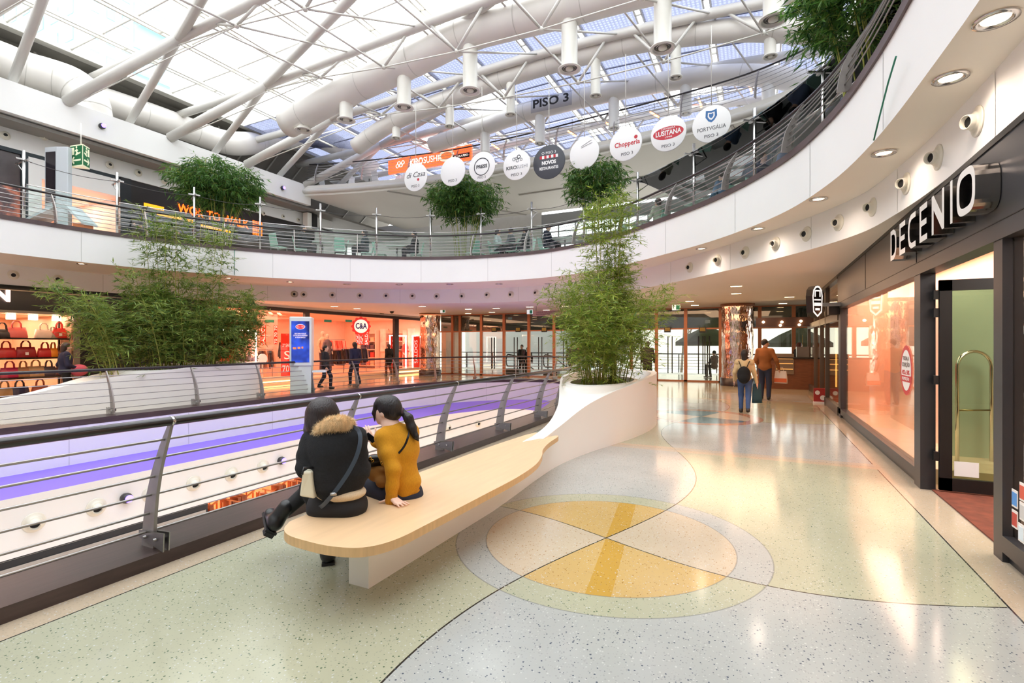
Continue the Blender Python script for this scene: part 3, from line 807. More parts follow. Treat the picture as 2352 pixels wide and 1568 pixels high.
# ================= level three deck beyond the void =================
L3 = spline([(-18.4, 13.2), (-16.6, 13.75), (-14.8, 14.15), (-12, 14.6), (-9.8, 14.7), (-7, 14.55), (-4.8, 14.3), (-2.2, 14.0), (.2, 13.6), (1.6, 13.1), (2.9, 12.2), (4.2, 10.6), (5.4, 8), (6.2, 4), (6.6, -2), (6.6, YB)][::-1], 6)
pL3 = Path(L3)
poly3 = list(L3) + [(-18.4, 21), (15, 21), (15, YB)]
mb = MB().slab(poly3, 8.72, up=False).slab(poly3, 9.2, up=True).wall(L3, 8.72, 9.2)
struct(mb.build('ceiling_deck', M('deck_underside', (226, 223, 216), .6, var=.03, vscale=.6)))
struct(MB().tube([(p[0], p[1] - .02, 8.92) for p in L3], .11, 10).build('trim_deck_tube', tube_m))
mb = MB()
for (a, b2) in (((-14.2, 14.3), (-10.2, 21)), ((-6.5, 14.5), (-4.5, 21)), ((.4, 13.6), (1.6, 21)), ((-9, 17.5), (4, 17.3))): mb.bar((a[0], a[1], 8.70), (b2[0], b2[1], 8.70), .09, .05)
struct(mb.build('trim_deck_seams', grey_lt))
L3r = Path(pL3.offset(-.0, .3), side=1)
pr = Path(pL3.offset(.12, .3))
dd = [pr.near(-17.8, 13.5) - k * 2.4 for k in range(0, 14)]
railing('railing', 'railing along the edge of the restaurant deck under the glass roof', pr, pr.near(6.3, 2), pr.near(-18.2, 13.3), [x for x in dd if x > pr.near(6.2, 2.2)], 9.2, hand_r=.03, rings=False, nseg=.5, rod_r=.01, feet=False)
struct(MB().box((-19, 20.5, 9.2), (15, 20.8, 9.9)).build('wall_deck_back', grey_lt))
# far wall of the upper gallery with bright windows
mb = MB().box((-26, 21.5, 4.6), (-9.5, 21.7, 9.2)); struct(mb.build('wall_upper_back', M('upper_back_wall', (206, 204, 198), .6, var=.04)))
mb = MB()
for i in range(26): mb.box((-9.5 + i * .95, 21.5, 4.6), (-9.44 + i * .95, 21.58, 8.7))
for z in (5.6, 6.6, 7.7): mb.box((-9.5, 21.5, z), (15, 21.56, z + .06))
mb.box((-9.5, 21.48, 7.0), (15, 21.6, 7.45)); mb.box((-9.5, 21.48, 8.1), (15, 21.6, 8.72))
struct(mb.build('window_3', M('window_bars', (150, 152, 152), .5)))
struct(MB().box((7.4, YB, 4.6), (7.6, 18, 9)).build('wall_upper_right', M('upper_right_wall', (120, 100, 88), .5, var=.2, vscale=.8)))
struct(MB().box((2.9, YB, 7.9), (7.6, 11, 8.0)).build('ceiling_upper_right', grey_mid))
# ================= glass roof: panes, bars, tube trusses, ducts =================
ZT = [(-22, 10.9), (-20.4, 10.97), (-15, 11.05), (-9, 11.3), (-5, 11.42), (0, 11.25), (4, 10.9), (8, 10.4), (12, 9.8), (16, 9.2)]
def zt(x): return interp(x, ZT)
zts = spline(ZT, 6)
def zt(x): return float(np.interp(x, [p[0] for p in zts], [p[1] for p in zts]))
bar_m = M('glazing_bar', (214, 212, 204), .5, metal=.1, var=.04)
TY = [5.35 + 3.1 * k for k in range(-5, 6)]
xs_p = [-19.7 + 1.95 * k for k in range(0, 18)]
ys_b = [4.65 + 1.63 * k - 1.63 * 10 for k in range(0, 23)]
yl = ys_b[-1]
# panes: one sheet following the vault
xs_g = [-19.7 + .975 * k for k in range(0, 36)]
mb = MB(); mb.ribbon([(x, YB, zt(x) + .62) for x in xs_g], [(x, yl, zt(x) + .62) for x in xs_g])
roofg = mb.build('roof_glass', GLASS('roof_glass', (246, 250, 252), .6, base=.03)); struct(roofg, 'clear glass panes of the vaulted roof over the void', 'roof')
def roofthing(nm, lb, ct, loc=(0, 0, 11)): return thing(nm, lb, ct, loc)
gr = roofthing('glazing_grid', 'grid of pale metal glazing bars under the glass roof', 'roof grid', (-6, 8, 11.5))
for k, x in enumerate(xs_p):
    mb = MB(); z = zt(x) + .5
    for dx in (-.1, .1): mb.bar((x + dx, YB, z), (x + dx, yl, z), .055, .12)
    for y in TY: mb.bar((x - .1, y, z - .03), (x + .1, y, z - .03), .05, .06)
    mb.build('purlin', bar_m, gr)
for y in ys_b:
    MB().tube([(x, y, zt(x) + .56) for x in xs_g], .032, 4).build('glazing_bar', bar_m, gr)
NX = [-12.2, -9.5, -6.8, -4.1, -1.4, 1.3, 4.0]
for ti, y in enumerate(TY):
    near = ti == 4
    lb = ('white tube truss of the glass roof, %s counting from the far side' % ordw(len(TY) - 1 - ti))
    tr = thing('roof_truss', lb, 'roof truss', (-5, y, 11.2), 'tube trusses of the glass roof')
    MB().tube([(x, y, zt(x)) for x in np.arange(-20.4, 13.1, .8)], .15, 12).build('top_tube', tube_m, tr)
    zl = {x: 10.15 + .012 * (x + 3.5) ** 2 * .62 for x in NX}
    pts = [(-17.5, y, zt(-17.5))] + [(x, y, zl[x]) for x in NX] + [(7, y, zt(7))]
    MB().tube(pts, .022, 6).build('tie_rod', bar_m, tr)
    for x in NX:
        mb = MB(); n0 = Vector((x, y, zl[x]))
        for dx in (-.9, .9): mb.tube([n0, (x + dx, y, zt(x + dx) - .1)], .045, 8)
        mb.tube([n0, (x + 1.35, y + 3.1, zt(x + 1.35))], .03, 6); mb.tube([n0, (x - 1.35, y - 3.1, zt(x - 1.35))], .03, 6)
        mb.build('strut', tube_m, tr)
        MB().lathe([(0, -.07), (.06, -.05), (.075, 0), (.06, .05), (0, .07)], c=n0, n=10).build('node', bar_m, tr)
    # leaning column from the beam, node and roof-plane diagonal
    if y < 15:
        MB().tube([(-18.35, y - 1.35, 9.25), (-14.9, y, zt(-14.9))], .17, 12).build('column', tube_m, tr)
        MB().tube([(-18.9, y + .6, 9.3), (-14.9, y, zt(-14.9))], .12, 10).build('column', tube_m, tr)
        MB().tube([(-14.9, y, zt(-14.9)), (-5.5, y - 3.1, zt(-5.5))], .14, 12).build('diagonal_tube', tube_m, tr)
        MB().tube([(-18.4, y - 1.2, 9.25), (-12.2, y - .0, zl[-12.2]), ], .018, 6).build('stay_cable', bar_m, tr)
    else:
        MB().tube([(-17.5, y - 1, 9.2), (-14.9, y, zt(-14.9))], .15, 10).build('column', tube_m, tr)
# perforated shade under the far part of the roof
m, N, L = nodes_of('perforated_shade')
N.remove(N['Principled BSDF']); out = N['Material Output']
tr_ = N.new('ShaderNodeBsdfTransparent'); tr_.inputs['Color'].default_value = (.52, .54, .64, 1)
df = N.new('ShaderNodeBsdfDiffuse'); df.inputs['Color'].default_value = lin((150, 150, 170))
tc = N.new('ShaderNodeTexCoord'); wv = N.new('ShaderNodeTexWave'); wv.inputs['Scale'].default_value = 2.6; wv.bands_direction = 'X'; L.new(tc.outputs['Object'], wv.inputs['Vector'])
wv2 = N.new('ShaderNodeTexWave'); wv2.inputs['Scale'].default_value = 2.6; wv2.bands_direction = 'Y'; L.new(tc.outputs['Object'], wv2.inputs['Vector'])
mu = N.new('ShaderNodeMath'); mu.operation = 'MULTIPLY'; L.new(wv.outputs['Fac'], mu.inputs[0]); L.new(wv2.outputs['Fac'], mu.inputs[1])
mr = N.new('ShaderNodeMapRange'); L.new(mu.outputs[0], mr.inputs['Value']); mr.inputs['From Max'].default_value = .7; mr.inputs['To Min'].default_value = .3; mr.inputs['To Max'].default_value = .05
mxs = N.new('ShaderNodeMixShader'); L.new(mr.outputs[0], mxs.inputs[0]); L.new(tr_.outputs[0], mxs.inputs[1]); L.new(df.outputs[0], mxs.inputs[2]); L.new(mxs.outputs[0], out.inputs['Surface'])
shade_m = m
sh = thing('roof_blind', 'bluish perforated shade panels under the far half of the glass roof', 'roof shade', (-4, 14, 11.6))
skip = {(5, 1), (9, 2), (7, 3), (3, 2)}
for i in range(len(xs_p) - 1):
    for j in range(5):
        y0 = 10.95 + 2.2 * j
        if (i, j) in skip: continue
        x0, x1 = xs_p[i] + .13, xs_p[i + 1] - .13
        MB().hexa([(x0, y0 + .05, zt(x0) + .42), (x1, y0 + .05, zt(x1) + .42), (x1, y0 + 2.15, zt(x1) + .42), (x0, y0 + 2.15, zt(x0) + .42),
                   (x0, y0 + .05, zt(x0) + .44), (x1, y0 + .05, zt(x1) + .44), (x1, y0 + 2.15, zt(x1) + .44), (x0, y0 + 2.15, zt(x0) + .44)]).build('panel', shade_m, sh)
# grey eave panels along the left
mb = MB(); ev = [(-19.9, 11.5), (-20.4, 11.35), (-22.6, 9.6), (-23, 8.9)]
mb.ribbon([(p[0], YB, p[1]) for p in ev], [(p[0], 24, p[1]) for p in ev], smooth=False)
struct(mb.build('trim_eave', M('eave_panel', (120, 117, 110), .6, var=.05)))
mb = MB()
for y in np.arange(-4, 22, 1.6):
    for a, b2 in zip(ev[1:], ev[2:]): mb.bar((a[0], y, a[1] - .03), (b2[0], y, b2[1] - .03), .07, .05)
mb.bar((-19.75, YB, 11.5), (-19.75, 24, 11.5), .3, .16)
struct(mb.build('trim_eave_ribs', M('eave_rib', (176, 174, 166), .5)))
struct(MB().box((-23.1, YB, 8.3), (-22.9, 24, 9.6)).box((-23, YB, 8.2), (-18.5, 24, 8.3)).build('wall_eave', grey_mid))
# ducts ---------------------------------------------------------------------
def duct(label, path3, r, diffs, y, dr, fr, loc, capm=True):
    root = thing('air_duct', label, 'air duct', loc)
    P_ = [Vector(p) for p in path3]
    mb = MB().tube(P_, r, 24); 
    e = (P_[0] - P_[1]).normalized()
    mb.build('pipe', duct_m, root)
    k = 3                                      # seams round the pipe
    while k < len(P_) - 2:
        t = (P_[k + 1] - P_[k - 1]).normalized() * .012
        MB().tube([P_[k] - t, P_[k] + t], r + .006, 24, cap=False).build('seam', M('duct_seam', (196, 193, 186), .5), root); k += 5
    for (px, py) in diffs:
        p = aty(px, py, y); zt_ = max(np.interp(p.x, [q.x for q in P_], [q.z for q in P_]) - r * .5, p.z + .15)
        mb = MB().lathe([(dr, zt_ - p.z), (dr, .06), (dr * 1.05, .05), (fr, .02), (fr, .0), (fr * .8, -.01), (fr * .78, .03), (fr * .5, .07), (fr * .5, .02)], c=p, n=20)
        d_ = mb.build('diffuser', off_white if True else duct_m, root)
        MB().lathe([(.0, .005), (fr * .34, .0), (fr * .34, .05)], c=p, n=14).build('diffuser_cone', noz_m, d_)
        MB().lathe([(fr * .34, .045), (fr * .8, .045)], c=p, n=16).build('diffuser_shadow_ring', M('diffuser_inside', (96, 94, 90), .6), d_)
    return root
main_px = [(660, 285), (700, 262), (780, 217), (860, 180), (925, 150), (1000, 113), (1061, 82), (1140, 58), (1220, 38), (1310, 14)]
pp = [aty(x, y, 9.2) for x, y in main_px]; xe = pp[-1].x; ze = pp[-1].z
pp += [Vector((xe + k * 1.2, 9.2, ze - .02 * k * k)) for k in range(1, 8)]
duct('fat white air duct arching across the roof with hanging cylinder diffusers', spline([tuple(p) for p in pp], 3), .5, [(697, 300), (795, 277), (928, 248), (1080, 210), (1308, 160), (1522, 112), (1776, 47)], 9.2, .225, .32, (-4, 9.2, 11))
p2 = [(818, 338), (862, 306), (910, 277), (1000, 239), (1117, 194), (1185, 170), (1289, 139), (1434, 103), (1568, 81), (1702, 68), (1859, 73), (1990, 92)]
duct('thinner white air duct behind the fat one, with short hanging diffusers', spline([tuple(aty(x, y, 12.0)) for x, y in p2], 4), .33, [(910, 318), (1033, 291), (1173, 264), (1368, 221), (1552, 179), (1769, 131)], 12.0, .16, .2, (-4, 12, 11))
p3 = [(992, 334), (1050, 313), (1117, 290), (1185, 266), (1289, 238), (1392, 214), (1550, 184), (1702, 172), (1837, 185), (1960, 210)]
duct('farthest white air duct above the restaurant deck', spline([tuple(aty(x, y, 14.3)) for x, y in p3], 4), .34, [(1114, 352), (1240, 330), (1410, 296), (1575, 262), (1765, 236)], 14.3, .2, .21, (-3, 14.3, 10.8))
pa = [atx(-170, 120, -20.3), atx(-40, 130, -20.2), atx(60, 165, -20.0), atx(120, 182, -19.7), atx(165, 198, -19.4), atx(196, 225, -19.1), atx(206, 260, -19.0), atx(208, 300, -19.0)]
duct('wide pale duct elbow turning down behind the white beam at the left', spline([tuple(p) for p in pa], 4), .62, [], 0, 0, 0, (-19.5, 4, 9.8))
pb = [atx(60, 190, -20.4), atx(200, 222, -20.4), atx(330, 262, -20.3), atx(430, 297, -20.2), atx(500, 322, -20.0), atx(545, 330, -19.6), atd(600, 326, 24.2), atd(660, 318, 24.6), atd(720, 314, 25.2), atd(765, 330, 25.6), atd(810, 356, 26), atd(860, 395, 26.4)]
duct('long white pipe running along the eave and over the end of the deck', spline([tuple(p) for p in pb], 4), .5, [], 0, 0, 0, (-19, 10, 9.6))
struct(MB().box((-26, YB - .2, -5), (16, YB, 12)).build('wall_back', M('rear_wall', (206, 204, 200), .7)))
# ================= right-hand shop front =================
FXR = 2.87
salmon = M('salmon_wall', (240, 196, 170), .6, var=.03)
peach_floor = M('peach_stone', (232, 200, 172), .25, var=.05)
shop_glass = GLASS('shop_glass', (252, 246, 240), .95, base=.07)
def AREA(name, loc, size, power, color, rot=(0, 0, 0), sy=None):
    ld = bpy.data.lights.new(name, 'AREA'); ld.energy = power; ld.color = color; ld.size = size
    if sy: ld.shape = 'RECTANGLE'; ld.size_y = sy
    o = bpy.data.objects.new(name, ld); COL.objects.link(o); o.location = loc; o.rotation_euler = rot
    return o
mb = MB().box((FXR - .05, -8, 2.45), (FXR + .12, 9.55, 3.25))
o = struct(mb.build('wall_shop_fascia', charcoal))
mb = MB().box((FXR - .055, -8, 2.585), (FXR - .048, 9.5, 2.592))
for y in (-2, -.1, 3.1, 6.2): mb.box((FXR - .055, y, 2.59), (FXR - .048, y + .006, 3.22))
mb.box((FXR - .06, -8, 3.2), (FXR + .1, 9.55, 3.25))
struct(mb.build('trim_fascia_joints', black))
mb = MB()
for y0, y1 in ((.84, 1.0), (3.0, 3.24), (9.2, 9.5), (-3.2, -3.05)): mb.box((FXR - .04, y0, 0), (FXR + .1, y1, 2.46))
for y0, y1 in ((3.24, 9.5), (-8, .84)): mb.box((FXR - .04, y0, .075), (FXR + .08, y1, .2)); mb.box((FXR + .0, y0, 0), (FXR + .06, y1, .08))
struct(mb.build('trim_shop_frame', charcoal))
struct(MB().box((FXR + .02, 3.24, .2), (FXR + .03, 9.2, 2.46)).build('window_4', shop_glass))
struct(MB().box((FXR + .02, -8, .2), (FXR + .03, .84, 2.46)).build('window_5', shop_glass))
struct(MB().box((FXR - .03, 9.5, 0), (FXR + .06, 9.6, 3.25)).build('trim_shop_divider', black))
# interior
mb = MB().box((FXR + .1, 3.3, 0), (4.1, 9.5, .18)); struct(mb.build('floor_display', peach_floor))
mb = MB().box((4.1, 4.4, 0), (4.2, 9.5, 3.2)); mb.box((FXR + .1, 9.4, 0), (4.2, 9.5, 3.2)); struct(mb.build('wall_display_back', salmon))
struct(MB().box((3.55, 5.1, .18), (3.62, 8.2, 2.5)).build('wall_display_panel', M('display_panel', (244, 206, 184), .5)))
sage = M('sage_wall', (172, 180, 164), .5, var=.03)
mb = MB().box((3.4, 4.3, 0), (7.5, 4.36, 2.5)); struct(mb.build('wall_shop_inner', sage))
mb = MB().box((7.4, -8, 0), (7.5, 4, 3.2)).box((FXR, -8.1, 0), (7.5, -8, 3.2)); struct(mb.build('wall_shop_back', M('shop_back_wall', (190, 170, 146), .5, var=.05)))
struct(MB().box((FXR + .05, -8, 3.0), (7.5, 9.5, 3.1)).build('ceiling_shop', M('shop_ceiling', (238, 206, 178), .6)))
struct(MB().box((FXR + .12, -8, -.005), (7.5, 4, .006)).build('floor_shop', M('shop_floor', (200, 166, 136), .3, var=.06)))
mat_ = MB().box((FXR + .06, 1.02, .004), (4.4, 2.98, .014)).build('door_mat', M('rust_carpet', (116, 58, 40), .95, var=.25, vscale=9, bump=.4, bscale=160))
tag(mat_, 'rust red carpet mat inside the open shop doorway', 'mat')
AREA('display_lamp', (3.45, 6.5, 2.95), .7, 125, (1, .76, .62), sy=5.5)
AREA('door_fill', (4.3, 2.4, 2.95), 1.2, 38, (1, .95, .88), sy=1.2)  # unseen fill added to brighten the sage panel behind the doorway
AREA('shop_lamp', (5.2, 0, 2.95), 2.5, 110, (1, .92, .82), sy=6)
for i, (x, y) in enumerate(((3.35, 4.3), (3.35, 5.6), (3.4, 7.2), (3.35, 8.6))):
    downlight((x, y, 2.995), 'lit downlight inside the salmon shop window, %s from the doorway' % ordw(i), 'downlights in the shop window', power=0)
# door leaf, folded open into the shop
dr = thing('door_leaf', 'open black framed glass door leaf in the shop doorway', 'door', (2.96, 2.93, 0))
mb = MB(); x0, x1, y0, y1 = 2.98, 3.95, 2.9, 2.95
mb.box((x0, y0, .03), (x0 + .11, y1, 2.36)).box((x1 - .1, y0, .03), (x1, y1, 2.36)).box((x0, y0, 2.24), (x1, y1, 2.36)).box((x0, y0, .03), (x1, y1, .17))
mb.build('frame', M('door_black', (30, 29, 30), .35, metal=.2), dr)
MB().box((x0 + .11, y0 + .02, .17), (x1 - .1, y0 + .03, 2.24)).build('glass_pane', GLASS('door_glass', (214, 226, 208), .8, base=.05), dr)
for z in (.35, 1.2, 1.95, 2.15): MB().box((2.93, 2.91, z), (2.99, 2.97, z + .1)).build('hinge', black, dr)
MB().box((x0 + .13, y0 + .016, .2), (x0 + .34, y0 + .02, .36)).build('notice', M('paper', (225, 226, 228), .7), dr)
g = atz(2238, 1092, 0.0); gt = thing('security_gate', 'chrome hoop security gate seen through the open glass door', 'security gate', g)
R_ = Vector((CA, SA, 0)); cz = 1.36
arc = [g + R_ * (-.215) + Vector((0, 0, .02)), g + R_ * (-.215) + Vector((0, 0, cz))] + [g + R_ * (-.215 * math.cos(a)) + Vector((0, 0, cz + .2 * math.sin(a))) for a in np.linspace(.15, PI - .15, 12)] + [g + R_ * .215 + Vector((0, 0, cz)), g + R_ * .215 + Vector((0, 0, .02))]
MB().tube(arc, .021, 10).build('hoop', M('chrome', (215, 210, 204), .12, metal=1), gt)
MB().tube([g + R_ * -.21 + Vector((0, 0, .82)), g + R_ * .21 + Vector((0, 0, .82))], .011, 8).build('crossbar', M('brass_bar', (150, 130, 90), .3, metal=1), gt)
MB().lathe([(0, .16), (.1, .15), (.17, .1), (.2, 0)], c=g + Vector((0, 0, .0)), n=20, sy=.6).build('base', black, gt)
# raised steel letters
lx = FXR - .055
sig = thing('shop_sign', 'row of deep polished steel letters on the dark shop fascia', 'shop sign', (lx, 2.05, 2.85))
face_m = M('letter_face', (232, 231, 230), .3, metal=.2); side_m = M('letter_side', (150, 146, 142), .16, metal=1)
T_ = lambda y, z: frame((lx, y, z), (0, -1, 0), (0, 0, 1))
ystart = 3.58; cap = .37; zb = 2.69
def stroke_letter(ch, y0, wd):
    """letters from solid strokes, 0..wd wide (running towards -y), 0..cap high"""
    t = .058; P_ = []
    h = cap
    if ch == 'D': P_ = [[(0, 0), (wd * .55, 0), (wd * .85, .04), (wd, .12), (wd, h - .12), (wd * .85, h - .04), (wd * .55, h), (0, h), (0, h - t), (wd * .5, h - t), (wd * .72, h - .085), (wd - t, h - .14), (wd - t, .14), (wd * .72, .085), (wd * .5, t), (t, t), (t, h - t), (0, h - t)]]
    if ch == 'E': P_ = [[(0, 0), (wd, 0), (wd, t), (t, t), (t, h / 2 - t / 2), (wd * .92, h / 2 - t / 2), (wd * .92, h / 2 + t / 2), (t, h / 2 + t / 2), (t, h - t), (wd, h - t), (wd, h), (0, h)]]
    if ch == 'C': P_ = [[(wd, 0), (wd, t), (wd * .45, t), (wd * .26, .09), (t, .15), (t, h - .15), (wd * .26, h - .09), (wd * .45, h - t), (wd, h - t), (wd, h), (wd * .4, h), (wd * .14, h - .04), (0, h - .12), (0, .12), (wd * .14, .04), (wd * .4, 0)]]
    if ch == 'N': P_ = [[(0, 0), (t, 0), (t, h - .14), (wd - t, 0), (wd, 0), (wd, h), (wd - t, h), (wd - t, .14), (t, h), (0, h)]]
    if ch == 'I': P_ = [[(0, 0), (t, 0), (t, h), (0, h)]]
    if ch == 'O':
        n = 28; oo = []; ii = []
        for k in range(n + 1):
            a = -PI / 2 + 2 * PI * k / n + .001; c_, s_ = math.cos(a), math.sin(a); e = .62
            oo.append((wd / 2 + wd / 2 * math.copysign(abs(c_) ** e, c_), h / 2 + h / 2 * math.copysign(abs(s_) ** e, s_)))
            ii.append((wd / 2 + (wd / 2 - t) * math.copysign(abs(c_) ** e, c_), h / 2 + (h / 2 - t) * math.copysign(abs(s_) ** e, s_)))
        P_ = [oo + ii[::-1]]
    mb = MB(); M4 = T_(y0, zb)
    if ch == 'O':
        n_ = len(oo); P3 = lambda q, d: M4 @ Vector((q[0], q[1], d))
        of, ob, if_, ib = [P3(q, .15) for q in oo], [P3(q, 0) for q in oo], [P3(q, .15) for q in ii], [P3(q, 0) for q in ii]
        mb.ribbon(of, if_, smooth=False).ribbon(ob, of, smooth=False).ribbon(if_, ib, smooth=False); P_ = []
    for poly in P_:
        mb.extr(poly, M4, .15)
    o = mb.build('letter', [side_m, face_m], sig)
    M3 = M4.to_3x3(); nn = M3 @ Vector((0, 0, 1))
    for f in o.data.polygons:
        if f.normal.dot(nn) > .95: f.material_index = 1
    return o
yy = ystart
for ch, wd, adv in (('D', .30, .36), ('E', .26, .31), ('C', .30, .36), ('E', .26, .33), ('N', .36, .42), ('I', .058, .13), ('O', .40, .5)):
    stroke_letter(ch, yy, wd); yy -= adv * 1.235
# sticker on the window, card logos near the edge
stk = thing('window_sticker', 'round red and white sale sticker on the salmon shop window', 'sticker', (FXR + .01, 3.85, 1.27))
gy = atx(2081, 850, FXR + .01)
M4 = frame((FXR + .012, gy.y, gy.z), (0, -1, 0), (0, 0, 1)); Ra = .31
n = 64; rim = [((Ra + (.018 if k % 2 else 0)) * math.cos(2 * PI * k / n) * .88, (Ra + (.018 if k % 2 else 0)) * math.sin(2 * PI * k / n)) for k in range(n)]
red = M('sale_red', (204, 64, 66), .5); pw_ = M('sticker_white', (240, 232, 228), .5); ink_ = M('sticker_ink', (110, 90, 88), .5)
MB().extr(rim, M4, .001).build('rim', red, stk)
MB().lathe([(0, .002), (.262, .002)], n=40, M4=M4 @ Matrix.Scale(.88, 4, (1, 0, 0))).build('face', pw_, stk)
for tx, dz, sz, mm in (('TODA A', .15, .075, ink_), ('COLEÇÃO', .07, .075, ink_), ('40% a 50%', -.03, .085, red)):
    letters('lettering', tx, M4 @ Matrix.Translation((0, dz, .003)), sz, mm, stk, width=.36 if dz < .1 else .28)
MB().extr([(-.26, -.15), (.26, -.15), (.26, -.07), (-.26, -.07)], M4 @ Matrix.Translation((0, 0, .0025)), .001).build('ribbon', red, stk)
letters('lettering', 'PROMOÇÃO', M4 @ Matrix.Translation((0, -.11, .0045)), .055, pw_, stk, width=.34)
cards = [(2331, 1145, (90, 150, 220)), (2331, 1192, (200, 70, 60)), (2349, 1130, (220, 90, 70)), (2349, 1175, (210, 205, 205)), (2346, 1224, (226, 236, 246))]
for i, (px, py, c) in enumerate(cards):
    p = atx(px, py, FXR - .005)
    root = thing('card_sticker', '%s card sticker low on the pane at the right edge' % ['pale blue', 'red square', 'orange and white', 'white', 'white and blue rounded'][i], 'sticker', p, 'payment stickers')
    MB().box((-.002, -.045, -.065), (.002, .045, .065)).build('border', pw_, root, local=True)
    MB().box((-.004, -.038, -.05), (-.001, .038, .045)).build('print', M('card_%d' % i, c, .5), root, local=True)
# ---- second shop further along, with the shield sign
mb = MB().box((FXR - .05, 9.6, 2.2), (FXR + .05, 17.5, 2.38)); mb.box((FXR - .05, 9.6, .0), (FXR + .05, 17.5, .2)); mb.box((FXR - .06, 9.6, 3.16), (FXR + .06, 17.5, 3.25))
for y in (11.9, 13.2, 15, 17.4): mb.box((FXR - .05, y, 0), (FXR + .05, y + .08, 3.25))
struct(mb.build('trim_next_shop_frame', M('bronze_frame', (92, 82, 74), .35, metal=.5)))
struct(MB().box((FXR, 9.6, .2), (FXR + .01, 17.5, 3.2)).build('window_6', shop_glass))
mb = MB().box((5.4, 9.6, 0), (5.5, 17.5, 3.2)).box((FXR + .1, 17.4, 0), (5.5, 17.5, 3.2)).box((FXR + .1, 9.6, 0), (5.5, 9.7, 3.2))
struct(mb.build('wall_next_shop', M('dark_gold_wall', (104, 74, 40), .4, var=.25, vscale=1.4)))
struct(MB().box((FXR + .1, 9.6, 3.0), (5.5, 17.5, 3.1)).build('ceiling_next_shop', M('next_ceiling', (150, 110, 80), .5)))
gold_l = M('gold_light', (255, 196, 110), .4, emit=2.2, ecol=(255, 180, 90))
for i, y in enumerate((10.6, 12.7, 14.6)):
    tag(MB().box((FXR + .5, y, .3), (FXR + .53, y + .04, 2.15)).build('light_strip', gold_l), 'vertical glowing strip light in the dark gold shop window, %s from the black divider' % ordw(i), 'light strip', 'strip lights of the dark gold shop')
AREA('gold_lamp', (4.2, 13, 2.9), 1.5, 40, (1, .66, .3), sy=6)
sh_ = thing('shield_sign', 'projecting black shield sign with white outline at the dark gold shop', 'shop sign', (2.45, 9.0, 2.6))
M4 = frame((2.24, 8.98, 2.6), (1, 0, 0), (0, 0, 1))
out_ = [(-.0, -.36), (.12, -.25), (.14, .12), (.12, .26), (.06, .34), (0, .36), (-.06, .34), (-.12, .26), (-.14, .12), (-.12, -.25)]
M4 = frame((2.30, 8.93, 2.6), (.75, .62, 0), (0, 0, 1))
MB().extr(out_, M4 @ Matrix.Translation((0, 0, -.09)), .18).build('body', black, sh_)
wsig = M('sign_white', (246, 246, 244), .4, emit=.5)
inn_ = [(x * .8, y * .88) for x, y in out_]
mb = MB(); n = len(out_)
for k in range(n):
    a, b2 = out_[k], out_[(k + 1) % n]; c_, d_ = inn_[(k + 1) % n], inn_[k]
    mb.add([M4 @ Vector((q[0] * .97, q[1] * .97, .092)) for q in (a, b2, c_, d_)], [(0, 1, 2, 3)])
mb.build('outline', wsig, sh_)
mb = MB()
for (x0, y0, x1, y1) in ((-.09, .02, .09, .05), (-.08, .1, -.05, .24), (.05, .1, .08, .24), (-.06, .22, .06, .25), (-.09, -.1, .09, -.03), (-.06, -.2, .06, -.15)): mb.add([M4 @ Vector(q) for q in ((x0, y0, .092), (x1, y0, .092), (x1, y1, .092), (x0, y1, .092))], [(0, 1, 2, 3)])
mb.build('emblem', wsig, sh_)
MB().box((2.45, 9.1, 2.5), (2.85, 9.16, 2.58)).build('arm', steel, sh_)
tag(MB().box((2.62, 9.3, 2.32), (2.82, 9.62, 2.56)).build('wall_lamp_box', black), 'black box fixed on the divider between the two right-hand shops', 'box')
pr_ = thing('floor_display', 'red cardboard display with white discs standing by the dark gold shop', 'display', atz(1884, 926, 0))
MB().box((-.16, -.04, 0), (.16, .04, .42)).build('board', M('display_red', (168, 44, 40), .5), pr_, local=True)
mb = MB()
for x, z, r in ((-.07, .3, .06), (.06, .16, .07)): mb.lathe([(0, 0), (r, 0)], n=16, M4=frame((x, -.045, z), (1, 0, 0), (0, 0, 1)))
mb.build('disc', pw_, pr_, local=True)
MB().box((-.17, -.07, 0), (.1, .05, .05)).build('tray', pw_, pr_, local=True)
# ---- cafe counter beside the mirrored column
cf = thing('cafe_counter', 'brown cafe counter with lit glass case under a dark beam of bulbs', 'counter', (2.0, 17.2, 0))
MB().box((1.15, 16.9, 0), (3.2, 17.5, 1.12)).build('counter_body', M('cafe_wood', (110, 66, 40), .4, var=.2, stretch=(1, 1, 8)), cf)
MB().box((1.1, 16.82, 1.12), (3.25, 17.55, 1.17)).build('counter_top', black, cf)
MB().box((1.75, 16.86, .55), (2.35, 17.0, 1.3)).build('display_case', M('cafe_case', (120, 104, 88), .2), cf)
mb = MB()
for z in (.72, .92, 1.1): mb.box((1.78, 16.84, z), (2.32, 16.9, z + .03))
mb.build('tray', M('pastry', (226, 168, 96), .6, emit=.4), cf)
MB().box((1.1, 16.6, 2.28), (3.2, 16.75, 2.62)).build('beam', M('cafe_beam', (58, 36, 30), .4), cf)
mb = MB()
for (x, z) in ((1.35, 2.46), (1.95, 2.45), (2.55, 2.47), (1.9, 2.33), (2.5, 2.34)): mb.lathe([(0, -.05), (.045, -.02), (.045, .02), (0, .05)], c=(x, 16.55, z), n=10)
mb.build('bulb', M('bulb_glow', (255, 214, 160), .4, emit=9), cf)
tag(MB().box((2.45, 17.1, 1.17), (2.85, 17.4, 1.55)).build('coffee_machine', M('machine_steel', (120, 112, 106), .3, metal=.7)), 'steel coffee machine standing on the cafe counter', 'coffee machine')
